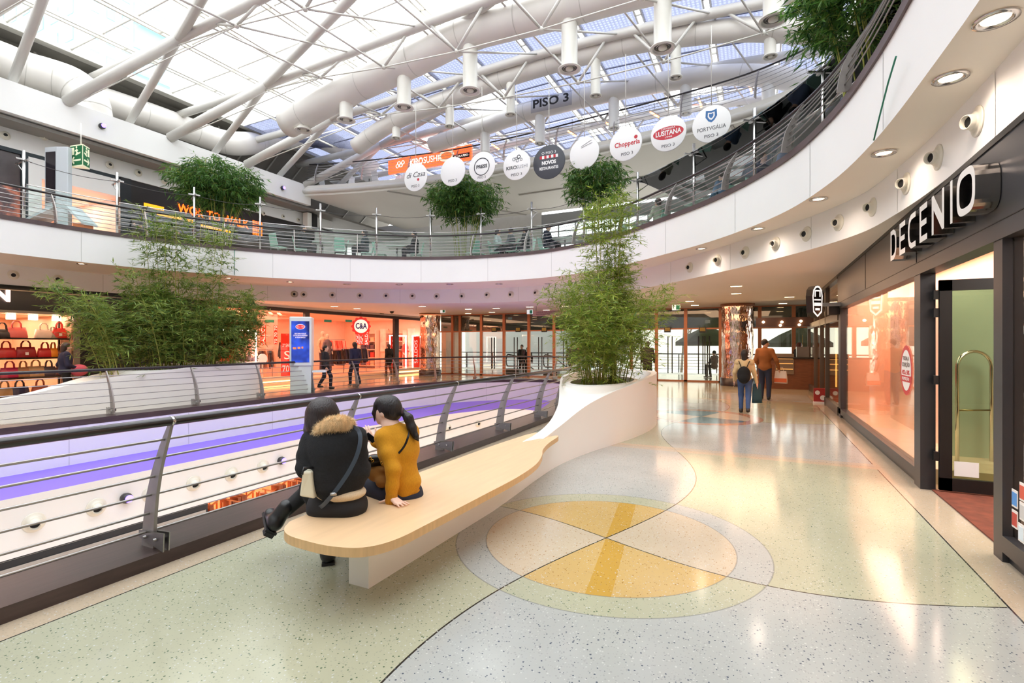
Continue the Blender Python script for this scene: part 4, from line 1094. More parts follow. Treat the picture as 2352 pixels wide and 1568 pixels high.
# ================= mirrored columns =================
m, N, L = nodes_of('crumpled_mirror'); b = N['Principled BSDF']
b.inputs['Base Color'].default_value = lin((226, 196, 176)); b.inputs['Metallic'].default_value = 1; b.inputs['Roughness'].default_value = .06
tc = N.new('ShaderNodeTexCoord'); mp = N.new('ShaderNodeMapping'); mp.inputs['Scale'].default_value = (1, 1, .22); L.new(tc.outputs['Object'], mp.inputs[0])
nz = N.new('ShaderNodeTexNoise'); nz.inputs['Scale'].default_value = 5; nz.inputs['Detail'].default_value = 3; L.new(mp.outputs[0], nz.inputs['Vector'])
bp = N.new('ShaderNodeBump'); bp.inputs['Strength'].default_value = .55; bp.inputs['Distance'].default_value = .12; L.new(nz.outputs['Fac'], bp.inputs['Height']); L.new(bp.outputs[0], b.inputs['Normal'])
mirror_m = m
for (x, y, r, lb) in ((.43, 17.9, .58, 'crumpled mirror-clad round column behind the person with a backpack'), (-14.35, 17.9, .52, 'crumpled mirror-clad round column at the end of the clothing shop')):
    c = thing('mirror_column', lb, 'column', (x, y, 0)); c['kind'] = 'thing'
    vs = MB(); n, k = 48, 20
    prof = [(r + .03 * math.sin(i * 1.7) * .3, .3 + 2.85 * i / k) for i in range(k + 1)]
    vs.lathe(prof, c=(x, y, 0), n=n).build('mirror_cladding', mirror_m, c)
    MB().lathe([(r + .06, 0), (r + .06, .3), (r - .1, .32)], c=(x, y, 0), n=40).build('plinth', M('column_plinth', (40, 26, 24), .35), c)
    MB().lathe([(r + .05, 3.14), (r + .05, 3.25), (r, 3.25)], c=(x, y, 0), n=40).build('cap', M('column_cap', (150, 100, 72), .4), c)
# ================= far glass wall and what lies outside =================
GY = 19.4
copper = M('warm_tint_mullion', (176, 116, 82), .4, metal=.4)  # copper tone: warm light on the mullions put into their colour
mb = MB()
mx_px = [1040, 1057, 1106, 1158, 1215, 1273, 1330, 1392, 1450, 1508, 1575, 1655, 1745, 1823]
for px in mx_px:
    p = aty(px, 800, GY); mb.box((p.x - .07, GY - .06, 0), (p.x + .07, GY + .06, 3.25))
mb.box((-15, GY - .05, 2.3), (3, GY + .04, 2.36)); mb.box((-15, GY - .05, 3.2), (3, GY + .05, 3.25)); mb.box((-15, GY - .06, 0), (3, GY + .06, .06))
struct(mb.build('trim_mullions', copper))
struct(MB().box((-15, GY, 0), (3.2, GY + .012, 3.25)).build('window_7', GLASS('hall_glass', (238, 244, 240), .9, base=.07)))
struct(MB().box((-15, GY + .5, 2.35), (6, GY + 1.0, 3.3)).build('wall_outer_lintel', M('outer_lintel', (62, 70, 66), .4, var=.1)))
mb = MB()
for i, px in enumerate((1135, 1187, 1243, 1300, 1478, 1540, 1610, 1625)):
    p = aty(px, 800, GY)
    for dx in (-.09, .09): mb.tube([(p.x + dx, GY - .12, .35), (p.x + dx, GY - .12, 2.0)], .025, 6)
struct(mb.build('door_1', M('door_pulls', (30, 30, 32), .4)))
exit_m = M('exit_amber', (120, 96, 30), .4, emit=.15)
for i, px in enumerate((1135, 1190, 1250, 1533, 1614)):
    p = aty(px, 757, GY - .2)
    root = thing('door_sensor', 'small amber sign box above the glass doors, %s from the clothing shop' % ordw(i), 'sign', p, 'sign boxes over the glass doors')
    MB().box((-.14, -.03, -.12), (.14, .03, .12)).build('box', black, root, local=True)
    MB().box((-.11, -.036, -.06), (.11, -.03, .09)).build('face', exit_m, root, local=True)
# exterior terrace
struct(MB().box((-20, GY + .1, -.06), (12, 27, -.02)).build('floor_terrace', M('terrace_boards', (176, 168, 158), .6, var=.12, vscale=2, stretch=(8, .4, 1))))
struct(MB().box((-70, 27, -1.5), (70, 140, -1.4)).build('ground_plaza', M('plaza', (214, 212, 206), .8, var=.05, vscale=.2)))
tr2 = thing('terrace_railing', 'dark terrace railing outside the far glass wall', 'railing', (-4, 26.6, 0))
MB().tube([(-20, 26.6, 1.08), (12, 26.6, 1.08)], .04, 8).build('handrail', rail_black, tr2)
for k in range(5): MB().tube([(-20, 26.6, .2 + .17 * k), (12, 26.6, .2 + .17 * k)], .012, 5).build('rod', rail_black, tr2)
for k in range(16): MB().box((-19.4 + 2.05 * k, 26.57, 0), (-19.34 + 2.05 * k, 26.63, 1.08)).build('post', rail_black, tr2)
struct(MB().box((-60, 62, -1.4), (60, 70, 7)).build('wall_outer_building', M('outer_building', (216, 206, 192), .8, var=.08, vscale=.3)))
struct(MB().box((-18, 27.5, -1.4), (-8.6, 28.2, 2.6)).build('wall_outer_white', M('outer_white', (232, 236, 240), .6)))
olive = M('parasol_cloth', (104, 106, 86), .8, var=.08)
for i, (px, py) in enumerate(((1625, 752), (1840, 752))):
    c = aty(px, py, 23.2); root = thing('parasol', ('olive parasol outside, left of the mirrored column', 'olive parasol outside, behind the cafe counter')[i], 'parasol', (c.x, c.y, 0), 'parasols on the terrace')
    n = 8; rr = 1.55; mbp = MB(); top = (c.x, c.y, c.z + .12)
    ringp = [(c.x + rr * math.cos(2 * PI * k / n + .2), c.y + rr * math.sin(2 * PI * k / n + .2), c.z - .72) for k in range(n)]
    mid_ = [(c.x + .6 * rr * math.cos(2 * PI * k / n + .2), c.y + .6 * rr * math.sin(2 * PI * k / n + .2), c.z - .33) for k in range(n)]
    low = [(p[0], p[1], p[2] - .2) for p in ringp]
    mbp.add([top] + mid_ + ringp + low, [(0, 1 + k, 1 + (k + 1) % n) for k in range(n)] + [(1 + k, 1 + n + k, 1 + n + (k + 1) % n, 1 + (k + 1) % n) for k in range(n)] + [(1 + n + k, 1 + 2 * n + k, 1 + 2 * n + (k + 1) % n, 1 + n + (k + 1) % n) for k in range(n)])
    mbp.build('canopy', olive, root)
    MB().tube([(c.x, c.y, -.02), (c.x, c.y, c.z + .16)], .035, 8).build('pole', M('parasol_pole', (90, 70, 54), .5), root)
def bare_tree(loc, h, label, seed):
    r_ = random.Random(seed); root = thing('bare_tree', label, 'tree', loc); mb = MB()
    def br(p, d, l, r, lev):
        q = p + d * l; mb.tube([p, (p + q) / 2 + Vector((r_.uniform(-.05, .05) * l,) * 3), q], [r, r * .8, r * .6], 5)
        if lev > 0:
            for _ in range(3 if lev > 1 else 2):
                nd = (d + Vector((r_.uniform(-.7, .7), r_.uniform(-.7, .7), r_.uniform(-.1, .5)))).normalized(); br(q, nd, l * .68, r * .55, lev - 1)
    br(Vector(loc), Vector((0, 0, 1)), h * .35, .12, 4)
    mb.build('branches', M('bark', (120, 104, 88), .8, var=.2), root)
bare_tree((-3.2, 30, -1.4), 7, 'leafless tree outside beyond the terrace railing, left of the olive parasol', 3)
bare_tree((6, 33, -1.4), 8, 'leafless tree outside behind the cafe', 5)
for i, px in enumerate((1167, 1253)):
    p = aty(px, 850, 21.0); es = thing('moving_walk_rail', ('black looped escalator handrail beyond the glass doors, beside the dark silhouettes', 'black looped escalator handrail beyond the glass doors, right of the silhouettes')[i], 'handrail', (p.x, 21, 0))
    pts = [(p.x + .12 * math.cos(a), 21.0 , .75 + .33 * math.sin(a)) for a in np.linspace(PI * .5, PI * 1.5, 10)]
    pts = [(p.x + .9, 22.5, .2)] + [(p.x + .3, 21.3, 1.0)] + pts + [(p.x + .4, 21.5, .4)]
    MB().tube(pts, .035, 6).build('loop', rail_black, es)
    MB().box((p.x - .1, 20.9, -.02), (p.x + .7, 21.3, .3)).build('housing', charcoal, es)
# hanging direction sign and small exit signs under the ceiling
hs = thing('direction_sign', 'long pinkish hanging direction sign under the ceiling left of the bench bamboo', 'sign', aty(1262, 720, 15.5))
pl = aty(1224, 720, 15.5); prr = aty(1296, 720, 15.5)
MB().box((pl.x, 15.47, pl.z - .11), (prr.x, 15.53, pl.z + .11)).build('board', M('sign_mauve', (188, 150, 140), .5), hs)
for x in (pl.x + .15, prr.x - .15): MB().tube([(x, 15.5, pl.z + .1), (x, 15.5, 3.25)], .008, 5).build('hanger', black, hs)
dk = M('sign_dark', (70, 44, 50), .5)
letters('lettering', 'PARQUE DAS NAÇÕES SUL\nRESTAURANTES', frame((pl.x + .16, 15.465, pl.z), (1, 0, 0), (0, 0, 1)), .085, dk, hs, align='LEFT', width=(prr.x - pl.x) * .75)
gsign = M('exit_green', (34, 120, 84), .5, emit=.1); wsign = M('exit_white', (226, 240, 236), .5, emit=.3)
for i, (px, py, y) in enumerate(((1017, 714, 15.8), (1217, 716, 15.0), (1553, 706, 13.5))):
    p = aty(px, py, y); root = thing('exit_sign', ('small white and green exit sign beside the far mirrored column', 'small white and green exit sign left of the hanging direction board', 'small white and green exit sign right of the bench bamboo')[i], 'exit sign', p)
    MB().box((-.13, -.015, -.09), (.13, .015, .09)).build('board', wsign, root, local=True)
    MB().box((.0, -.02, -.07), (.12, -.015, .07)).build('symbol', gsign, root, local=True)
    MB().tube([(0, 0, .09), (0, 0, 3.25 - p.z)], .006, 5).build('hanger', steel, root, local=True)
# rectangular lights in the gallery ceiling
lamp_w = M('ceiling_lamp', (255, 222, 180), .4, emit=6, ecol=(255, 214, 160))
cl = [(1691, 656), (1691, 673), (1813, 681), (1798, 696), (1584, 691), (1596, 700), (970, 703), (1076, 709), (1140, 707), (1217, 704), (1130, 716), (1075, 719), (768, 703), (820, 708), (1255, 711), (1300, 702)]
for i, (px, py) in enumerate(cl):
    p = atz(px, py, 3.25); root = thing('ceiling_light', 'small lit ceiling lamp, %s' % ['nearer of two in line before the mirrored column', 'farther of two in line before the mirrored column', 'right of the mirrored column, upper one', 'right of the mirrored column, lower one', 'right of the bench bamboo, upper one', 'right of the bench bamboo, lower one', 'above the far mirrored column', 'right of the far mirrored column, lone upper one', 'above the dark glass doors, middle one', 'left above the hanging direction sign', 'lower one near the dark glass doors', 'lowest one near the far column', 'above the kiosk', 'above the round hanging shop sign', 'behind the hanging direction sign', 'beside the leaves of the bench bamboo'][i], 'ceiling light', (p.x, p.y, 3.245), 'ceiling lights of the gallery')
    MB().box((-.17, -.09, -.012), (.17, .09, .004)).build('frame', off_white, root, local=True)
    MB().box((-.14, -.065, -.016), (.14, .065, -.012)).build('diffuser', lamp_w, root, local=True)
for (x, y, pw, s1, s2) in ((.2, 14, 60, 3, 5), (-5, 16.8, 95, 9, 2.5), (-14.2, 14, 60, 2, 9), (1.4, 9, 14, 2, 6), (-15.8, 2, 30, 1.5, 6)):
    AREA('gallery_fill', (x, y, 3.2), s1, pw * 1.5, (1, .60, .36), sy=s2)  # large unseen area fills added to brighten the gallery floor and ceiling
# ================= clothing shop on the far side =================
CXF = -16.6
cs_wall = M('clothing_wall', (244, 214, 194), .6, var=.04)
mb = MB().box((-23, 7.6, 0), (-22.9, 20.8, 3.2)).box((-23, 7.6, 0), (CXF - .2, 7.75, 3.2)).box((-23, 20.6, 0), (CXF, 20.8, 3.25)).box((CXF - .5, 20.3, 0), (CXF + .1, 22, 3.25))
struct(mb.build('wall_clothing_shop', cs_wall))
struct(MB().box((-23, 7.7, 3.1), (CXF - .1, 20.6, 3.2)).build('ceiling_clothing_shop', M('clothing_ceiling', (248, 206, 178), .6)))
struct(MB().box((-23, 7.7, .0), (CXF - .05, 20.6, .16)).build('floor_clothing_shop', M('clothing_floor', (240, 196, 164), .25)))
dkf = M('dark_brown_frame', (44, 26, 22), .4)
mb = MB().box((CXF - .12, 7.6, 3.02), (CXF + .08, 20.6, 3.16))
for y0, y1 in ((11.7, 11.95), (17.75, 18.1), (7.6, 7.75)): mb.box((CXF - .1, y0, 0), (CXF + .05, y1, 3.1))
struct(mb.build('trim_clothing_frame', dkf))
struct(MB().box((CXF - .1, 7.7, 3.16), (CXF + .05, 20.6, 3.25)).build('wall_clothing_top', cream_ceil))
struct(MB().box((CXF - .3, 7.75, .0), (CXF + .04, 12.0, .3)).box((CXF - .3, 17.8, 0), (CXF + .04, 20.6, .3)).build('trim_clothing_plinth', M('shop_plinth', (238, 210, 186), .4)))
struct(MB().box((CXF + .04, 7.9, .08), (CXF + .06, 11.2, .14)).box((CXF + .04, 18.1, .08), (CXF + .06, 20.4, .14)).build('trim_plinth_glow', M('plinth_glow', (255, 214, 150), .4, emit=3, ecol=(255, 190, 110))))
struct(MB().box((CXF - .02, 7.75, .3), (CXF - .01, 11.7, 3.02)).build('window_8', GLASS('clothing_glass', (255, 246, 240), .8, base=.03)))
struct(MB().box((-19.6, 11.7, 0), (-19.0, 12.3, 3.1)).build('wall_clothing_pier', M('clothing_pier', (236, 208, 196), .6)))
AREA('clothing_lamp', (-19.6, 14, 3.05), 5, 150, (1, .68, .48), sy=12)
AREA('clothing_window_lamp', (-17.3, 9.8, 3.0), .8, 60, (1, .6, .38), sy=3.6)
poster = M('poster_red', (232, 52, 30), .5, emit=.25, ecol=(232, 44, 24)); pwhite = M('poster_white', (252, 236, 228), .5, emit=.35)
def panel(px0, px1, py0, py1, x, name, label, cat, texts, m=poster, vertical=False, legs=False):
    a, b2 = atx(px0, py1, x), atx(px1, py0, x)
    ym = (a.y + b2.y) / 2; za = atx((px0 + px1) / 2, py1, x).z; zb = atx((px0 + px1) / 2, py0, x).z
    if legs: za = .3
    root = thing(name, label, cat, (x, ym, za))
    MB().box((x - .03, a.y, za), (x, b2.y, zb)).build('board', m, root)
    for tx, u, v, size, wd in texts:
        y = a.y + (b2.y - a.y) * u; z = za + (zb - za) * v
        if vertical: M4 = frame((x + .002, y, z), (0, 0, 1), (0, -1, 0))
        else: M4 = frame((x + .002, y, z), (0, 1, 0), (0, 0, 1))
        letters('lettering', tx, M4, size, pwhite, root, width=wd)
    return root
panel(495, 541, 764, 865, CXF - .15, 'sale_poster', 'large red sale poster standing in the shop window right of the left bamboo', 'poster', [('2ª SALDOS', .5, .72, .22, .85), ('70%', .55, .16, .42, .8)], legs=True)
panel(646, 672, 766, 860, CXF - .3, 'sale_poster', 'red sale poster partly hidden behind the white screen kiosk', 'poster', [('2ª SALDOS', .7, .72, .2, .7), ('70%', .6, .16, .4, .6), ('S', .5, .48, .5, .3)], legs=True)
panel(598, 611, 746, 792, CXF - 1.6, 'sale_banner', 'red vertical banner hanging between the dressed figures and the pier', 'banner', [('SALDOS', .5, .5, .3, .85)], vertical=True)
panel(556, 565, 735, 790, CXF - 2.4, 'sale_banner', 'red vertical banner hanging behind the head of the checked-shirt figure, left one', 'banner', [('SALDOS', .5, .5, .26, 1.0)], vertical=True)
panel(576, 583, 735, 765, CXF - 2.6, 'sale_banner', 'short red vertical banner hanging behind the checked-shirt figure, right one', 'banner', [], vertical=True)
panel(630, 637, 747, 790, CXF - 1.8, 'sale_banner', 'narrow red vertical banner hanging beside the pale shop pier', 'banner', [('70 70 70', .5, .5, .2, .8)], vertical=True)
panel(819, 832, 762, 791, CXF - 2.2, 'sale_banner', 'red banner of three repeated numbers below the round hanging sign', 'banner', [('70%', .5, .82, .28, .5), ('70%', .5, .5, .28, .5), ('70%', .5, .18, .28, .5)])
panel(835, 848, 752, 792, CXF - 2.0, 'sale_banner', 'red vertical banner just right of the round hanging sign', 'banner', [('SALDOS', .5, .5, .3, .95)], vertical=True)
panel(898, 913, 771, 845, CXF - .2, 'sale_poster', 'tall red vertical sale poster left of the dark shop post', 'poster', [('SALDOS', .5, .5, .42, 1.35)], vertical=True)
panel(951, 966, 772, 843, CXF - .2, 'sale_poster', 'tall red vertical sale poster next to the far mirrored column', 'poster', [('SALDOS', .3, .5, .42, 1.35)], vertical=True)
ledw = M('led_white_frame', (255, 246, 236), .4, emit=7)
for i, (a0, a1, t0) in enumerate(((512, 590, 757), (896, 934, 770), (948, 969, 771))):
    a, b2 = atx(a0, 860, CXF - .45), atx(a1, 860, CXF - .45); zt_ = atx((a0 + a1) / 2, t0, CXF - .45).z
    root = thing('glowing_outline', 'glowing white rectangular frame %s' % ('around the two dressed figures', 'around the tall sale poster by the dark post', 'beside the far mirrored column')[i], 'light frame', (CXF - .45, a.y, .3))
    mb = MB(); x0, x1 = CXF - .5, CXF - .46
    mb.box((x0, a.y, .3), (x1, a.y + .05, zt_)).box((x0, b2.y - .05, .3), (x1, b2.y, zt_)).box((x0, a.y, zt_ - .05), (x1, b2.y, zt_)); mb.build('tube', ledw, root)
# round hanging sign
p = atx(829, 749, CXF + .35); root = thing('round_sign', 'round red and white hanging sign with blue letters at the clothing shop', 'shop sign', p)
M4 = frame((0, 0, 0), (.6, .8, 0), (0, 0, 1)); n = 40
MB().extr([((.44 + .03 * math.cos(12 * 2 * PI * k / 96)) * math.cos(2 * PI * k / 96), (.44 + .03 * math.cos(12 * 2 * PI * k / 96)) * math.sin(2 * PI * k / 96)) for k in range(96)], M4 @ Matrix.Translation((0, 0, -.05)), .1).build('rim', M('round_sign_red', (214, 44, 40), .4, emit=.2), root, local=True)
MB().lathe([(0, .056), (.33, .056)], n=36, M4=M4).build('face', pwhite, root, local=True)
o = letters('lettering', 'C&A', frame(p, (.6, .8, 0), (0, 0, 1)) @ Matrix.Translation((0, 0, .06)), .38, M('sign_blue', (30, 40, 130), .5), root, width=.54, bold=.012)
MB().tube([(0, 0, .42), (0, 0, 3.2 - p.z)], .015, 6).build('hanger', black, root, local=True)
r2_ = random.Random(8)
# clothes rails: garments in a row
def rack(y0, y1, x, z, label, cols, seed, n=None):
    r_ = random.Random(seed); root = thing('clothes_rack', label, 'clothes rack', (x, (y0 + y1) / 2, .16))
    mb = MB().tube([(x, y0, z), (x, y1, z)], .015, 6).tube([(x, y0 + .05, .16), (x, y0 + .05, z)], .015, 6).tube([(x, y1 - .05, .16), (x, y1 - .05, z)], .015, 6); mb.build('rail', steel, root)
    n = n or int((y1 - y0) / .09)
    for k in range(n):
        y = y0 + .08 + (y1 - y0 - .16) * k / max(1, n - 1); l = r_.uniform(.6, .85); c = r_.choice(cols); w2 = r_.uniform(.2, .26); dy = .035
        mb = MB().hexa([(x - w2, y - dy, z - l), (x + w2, y - dy, z - l), (x + w2, y + dy, z - l), (x - w2, y + dy, z - l), (x - w2 * .55, y - dy * .5, z - .06), (x + w2 * .55, y - dy * .5, z - .06), (x + w2 * .55, y + dy * .5, z - .06), (x - w2 * .55, y + dy * .5, z - .06)])
        mb.build('garment', M('cloth_%d_%d_%d' % c, c, .8, var=.1, vscale=8), root)
DK = [(52, 40, 60), (70, 50, 50), (40, 38, 50), (90, 60, 50), (120, 84, 66), (200, 160, 136)]
rack(11.2, 12.6, CXF - 3.4, 1.45, 'rail of dark clothes deep behind the pale pier', DK, 1)
rack(9.9, 11.5, CXF - 1.7, 1.42, 'rail of dark clothes right of the dressed figures', DK, 2)
rack(14.2, 15.4, CXF - 1.3, 1.4, 'rail of dark clothes under the round hanging sign', DK[:4], 3)
rack(15.6, 17.4, CXF - 1.6, 1.45, 'rail of brown and navy clothes left of the tall sale poster', DK, 4)
rack(12.6, 13.6, CXF - 2.6, 1.8, 'rail of black jackets behind the grey-topped dressed figure', [(44, 36, 40), (70, 56, 60)], 5)
rack(16.2, 17.8, CXF - 3.6, 1.9, 'rail of pink and red tops on the back wall of the clothing shop', [(240, 130, 110), (220, 80, 70), (250, 190, 170)], 6)
shelf_c = [(236, 120, 96), (250, 220, 200), (110, 84, 90), (206, 70, 60), (90, 76, 100), (240, 190, 150), (150, 110, 100)]
for i, (y0, y1) in enumerate(((12.4, 14.6),)):
    root = thing('wall_unit', 'white wall unit of folded clothes deep behind the dressed figures', 'shelving unit', (-22.6, (y0 + y1) / 2, .16), 'wall units of the clothing shop')
    mb = MB()
    for z in (.3, .8, 1.3, 1.8, 2.3): mb.box((-22.88, y0, z), (-22.4, y1, z + .04))
    for y in (y0, (y0 + y1) / 2, y1): mb.box((-22.88, y - .02, .16), (-22.4, y + .02, 2.5))
    mb.build('frame', M('unit_white', (240, 214, 196), .5), root)
    for z in (.34, .84, 1.34, 1.84):
        y = y0 + .15
        while y < y1 - .4:
            c = r2_.choice(shelf_c); MB().box((-22.8, y, z), (-22.42, y + .32, z + r2_.uniform(.15, .36))).build('folded_clothes', M('fold_%d_%d_%d' % c, c, .8), root); y += .42
for i, (x0, x1) in enumerate(((-21.6, -20.0), (-19.2, -17.9))):
    root = thing('wall_unit', 'white wall unit of folded clothes on the end wall of the clothing shop, %s one' % ('left', 'right')[i], 'shelving unit', ((x0 + x1) / 2, 20.3, .16), 'wall units of the clothing shop')
    mb = MB()
    for z in (.3, .8, 1.3, 1.8, 2.3): mb.box((x0, 20.15, z), (x1, 20.55, z + .04))
    for x in (x0, x1): mb.box((x - .02, 20.15, .16), (x + .02, 20.55, 2.5))
    mb.build('frame', M('unit_white', (240, 214, 196), .5), root)
    for z in (.34, .84, 1.34, 1.84):
        x = x0 + .1
        while x < x1 - .3:
            c = r2_.choice(shelf_c); MB().box((x, 20.18, z), (x + .28, 20.5, z + r2_.uniform(.15, .38))).build('folded_clothes', M('fold_%d_%d_%d' % c, c, .8), root); x += .36
for i, x in enumerate((-17.5, -19.6)):
    tag(MB().box((x - .3, 20.5, 1.2), (x + .3, 20.56, 2.6)).build('picture_panel', M('picture_pale', (244, 226, 214), .5, var=.25, vscale=2.5)), 'pale picture panel on the end wall of the clothing shop, %s one' % ('right', 'left')[i], 'picture')
# track spotlights in the shop ceiling
tk = M('track_lamp', (180, 150, 136), .5)
for i, px in enumerate((528, 545, 566, 583, 602, 620, 640)):
    p = atx(px, 714, CXF - .8); p.z = 2.98
    root = thing('track_spot', 'small track spotlight under the clothing shop ceiling, %s from the left' % ordw(i), 'spotlight', p, 'track spotlights of the clothing shop')
    MB().tube([(0, 0, .12), (0, 0, .0)], .02, 6).build('stem', tk, root, local=True)
    MB().tube([(-.06, 0, .02), (.12, .05, -.12)], [.05, .06], 8).build('lamp_head', tk, root, local=True)
# round price sign on a stand
p = atx(603, 862, CXF - .25); root = thing('price_stand', 'small round white price sign on a stand right of the glowing frame', 'sign', (CXF - .25, p.y, .3))
MB().tube([(0, 0, 0), (0, 0, .55)], .03, 8).build('stem', off_white, root, local=True)
MB().lathe([(0, .02), (.21, .02), (.21, -.02), (0, -.02)], n=24, M4=frame((0, 0, .75), (0, 1, 0), (0, 0, 1))).build('disc', pwhite, root, local=True)
# mannequins
skin_mq = M('mannequin_skin', (238, 206, 184), .5)
def mannequin(px, x, label, shirt, pants, h=1.85, base=.3, arm=0):
    p = atx(px, 862, x); root = thing('mannequin', label, 'mannequin', (x, p.y, base), rotz=-PI / 2)
    k = h / 1.8
    Sdf().ell((0, 0, 1.68 * k), (.085, .1, .12), k=.02).chain([(0, 0, 1.45 * k), (0, 0, 1.62 * k)], [.055, .05]).cap((.24, .03, 1.0 * k), (.25, .1, .86 * k), .035).cap((-.24, .05, 1.0 * k), (-.2, .12, .86 * k), .035).cap((0, 0, 1.45 * k), (0, 0, .9 * k), .08).cap((.23, 0, 1.3 * k), (.24, .03, 1.0 * k), .03).cap((-.23, 0, 1.3 * k), (-.24, .05, 1.0 * k), .03).cap((-.2, 0, 1.38 * k), (.2, 0, 1.38 * k), .03).cap((.09, 0, .9 * k), (.1, 0, .05), .03).cap((-.09, 0, .9 * k), (-.1, .05, .05), .03).build('body', skin_mq, root, .02)
    Sdf().chain([(0, 0, 1.4 * k), (0, 0, 1.15 * k), (0, 0, .9 * k)], [.15, .13, .15]).cap((-.17, 0, 1.38 * k), (.17, 0, 1.38 * k), .065).chain([(.2, 0, 1.36 * k), (.25, -.02, 1.15 * k), (.25, .05, 1.0 * k)], [.06, .055, .05]).chain([(-.2, 0, 1.36 * k), (-.27, -.02, 1.15 * k), (-.24, .06, 1.0 * k)], [.06, .055, .05]).build('shirt', shirt, root, .02)
    Sdf().cap((-.07, 0, .9 * k), (.07, 0, .9 * k), .12).chain([(.09, 0, .85 * k), (.1, .02, .48 * k), (.11, 0, .1)], [.1, .075, .065]).chain([(-.09, 0, .85 * k), (-.1, .05, .48 * k), (-.12, .08, .1)], [.1, .075, .065]).build('trousers', pants, root, .02)
    return root
m, N, L = nodes_of('check_shirt'); b = N['Principled BSDF']; tc = N.new('ShaderNodeTexCoord'); ch = N.new('ShaderNodeTexChecker'); ch.inputs['Scale'].default_value = 22; ch.inputs['Color1'].default_value = lin((244, 214, 200)); ch.inputs['Color2'].default_value = lin((196, 110, 96)); L.new(tc.outputs['Object'], ch.inputs['Vector']); L.new(ch.outputs[0], b.inputs['Base Color']); check_m = m
mq1 = mannequin(551, CXF - .7, 'dressed shop figure in a pale sweater inside the glowing frame', M('pale_sweater', (244, 212, 190), .8), M('dark_jeans', (74, 58, 70), .8))
mq2 = mannequin(576, CXF - .75, 'dressed shop figure in a checked shirt and cap inside the glowing frame', check_m, M('grey_jeans', (110, 92, 100), .8))
Sdf().ell((0, 0, 1.81), (.1, .11, .07), k=.01).cap((0, .08, 1.79), (0, .17, 1.78), .03, .02).build('cap', M('cap_cloth', (60, 56, 90), .8), mq2, .015)
mannequin(741, CXF - 1.2, 'dressed shop figure in a pale top right of the kiosk, left one of two', M('pale_top', (244, 200, 170), .8), M('dark_jeans', (74, 58, 70), .8), h=2.0)
mannequin(752, CXF - .9, 'dressed shop figure in a grey top right of the kiosk, right one of two', M('grey_top', (120, 104, 116), .8), M('dark_jeans', (74, 58, 70), .8), h=1.85)
mannequin(931, CXF - .8, 'dressed shop figure in red between the glowing frames by the far column', M('red_top', (226, 70, 56), .8), M('red_skirt', (226, 90, 70), .8), h=1.6)
# ================= bag shop at the left edge =================
BXF = -17.05
struct(MB().box((BXF - .3, -8, 2.56), (BXF, 7.6, 3.25)).build('wall_bag_fascia', M('black_fascia', (24, 23, 24), .35, var=.1)))
struct(MB().box((BXF - .2, 3.75, 0), (BXF, 7.6, 2.56)).build('wall_bag_pier', M('black_fascia', (24, 23, 24))))
struct(MB().box((BXF - .1, 3.6, 0), (BXF + .03, 3.76, 2.56)).box((BXF - .1, -8, 2.5), (BXF + .03, 3.7, 2.57)).box((BXF, -8, 3.1), (BXF + .03, 7.6, 3.13)).build('trim_bag_frame', M('bag_frame', (140, 130, 116), .3, metal=.6)))
nl = thing('glowing_letter', 'glowing white letter on the black fascia at the left edge', 'shop sign', (BXF, 1.95, 2.92))
letters('letter', 'N', frame((BXF + .02, 2.03, 2.93), (0, 1, 0), (0, 0, 1)), .4, M('neon_white', (255, 240, 232), .4, emit=3, ecol=(255, 214, 196)), nl, bold=.02, depth=.05)
bagwall = M('bag_shop_wall', (226, 188, 160), .5, var=.12, vscale=1.2)
struct(MB().box((-21, -8, 0), (-20.9, 3.7, 2.6)).box((-21, 3.6, 0), (BXF - .1, 3.72, 2.6)).build('wall_bag_shop', bagwall))
struct(MB().box((-21, -8, 2.5), (BXF - .1, 3.7, 2.6)).build('ceiling_bag_shop', M('bag_ceiling', (240, 210, 186), .5)))
AREA('bag_lamp', (-17.9, 1.5, 2.45), .8, 75, (1, .66, .46), sy=4)
AREA('bag_lamp_rear', (-19.6, 1.5, 2.45), 1.5, 60, (1, .7, .5), sy=4)
struct(MB().box((BXF - .02, -8, .05), (BXF - .01, 3.6, 2.5)).build('window_9', GLASS('bag_glass', (255, 250, 246), .8, base=.03)))
bs = thing('display_shelf', 'black display shelves full of handbags in the shop window at the left', 'shelf', (BXF - .4, 2, 0))
SZ = [1.82, 1.27, .72, .2]
for z in SZ: MB().box((BXF - .75, -3, z - .04), (BXF - .1, 3.58, z)).build('board', black, bs)
for y in (-3, -.2, 3.54): MB().box((BXF - .75, y, 0), (BXF - .7, y + .04, 2.5)).build('upright', black, bs)
for i, px in enumerate((25, 76, 130)):
    p = atx(px, 723, BXF - .5); root = thing('pendant_lamp', 'square white lamp hanging over the handbags, %s from the left' % ordw(i), 'lamp', (p.x, p.y, 2.5), 'square lamps of the bag shop')
    MB().box((-.08, -.08, -.16), (.08, .08, -.02)).build('shade', M('square_lamp', (255, 230, 206), .4, emit=4), root, local=True); MB().tube([(0, 0, -.02), (0, 0, 0)], .01, 5).build('cord', black, root, local=True)
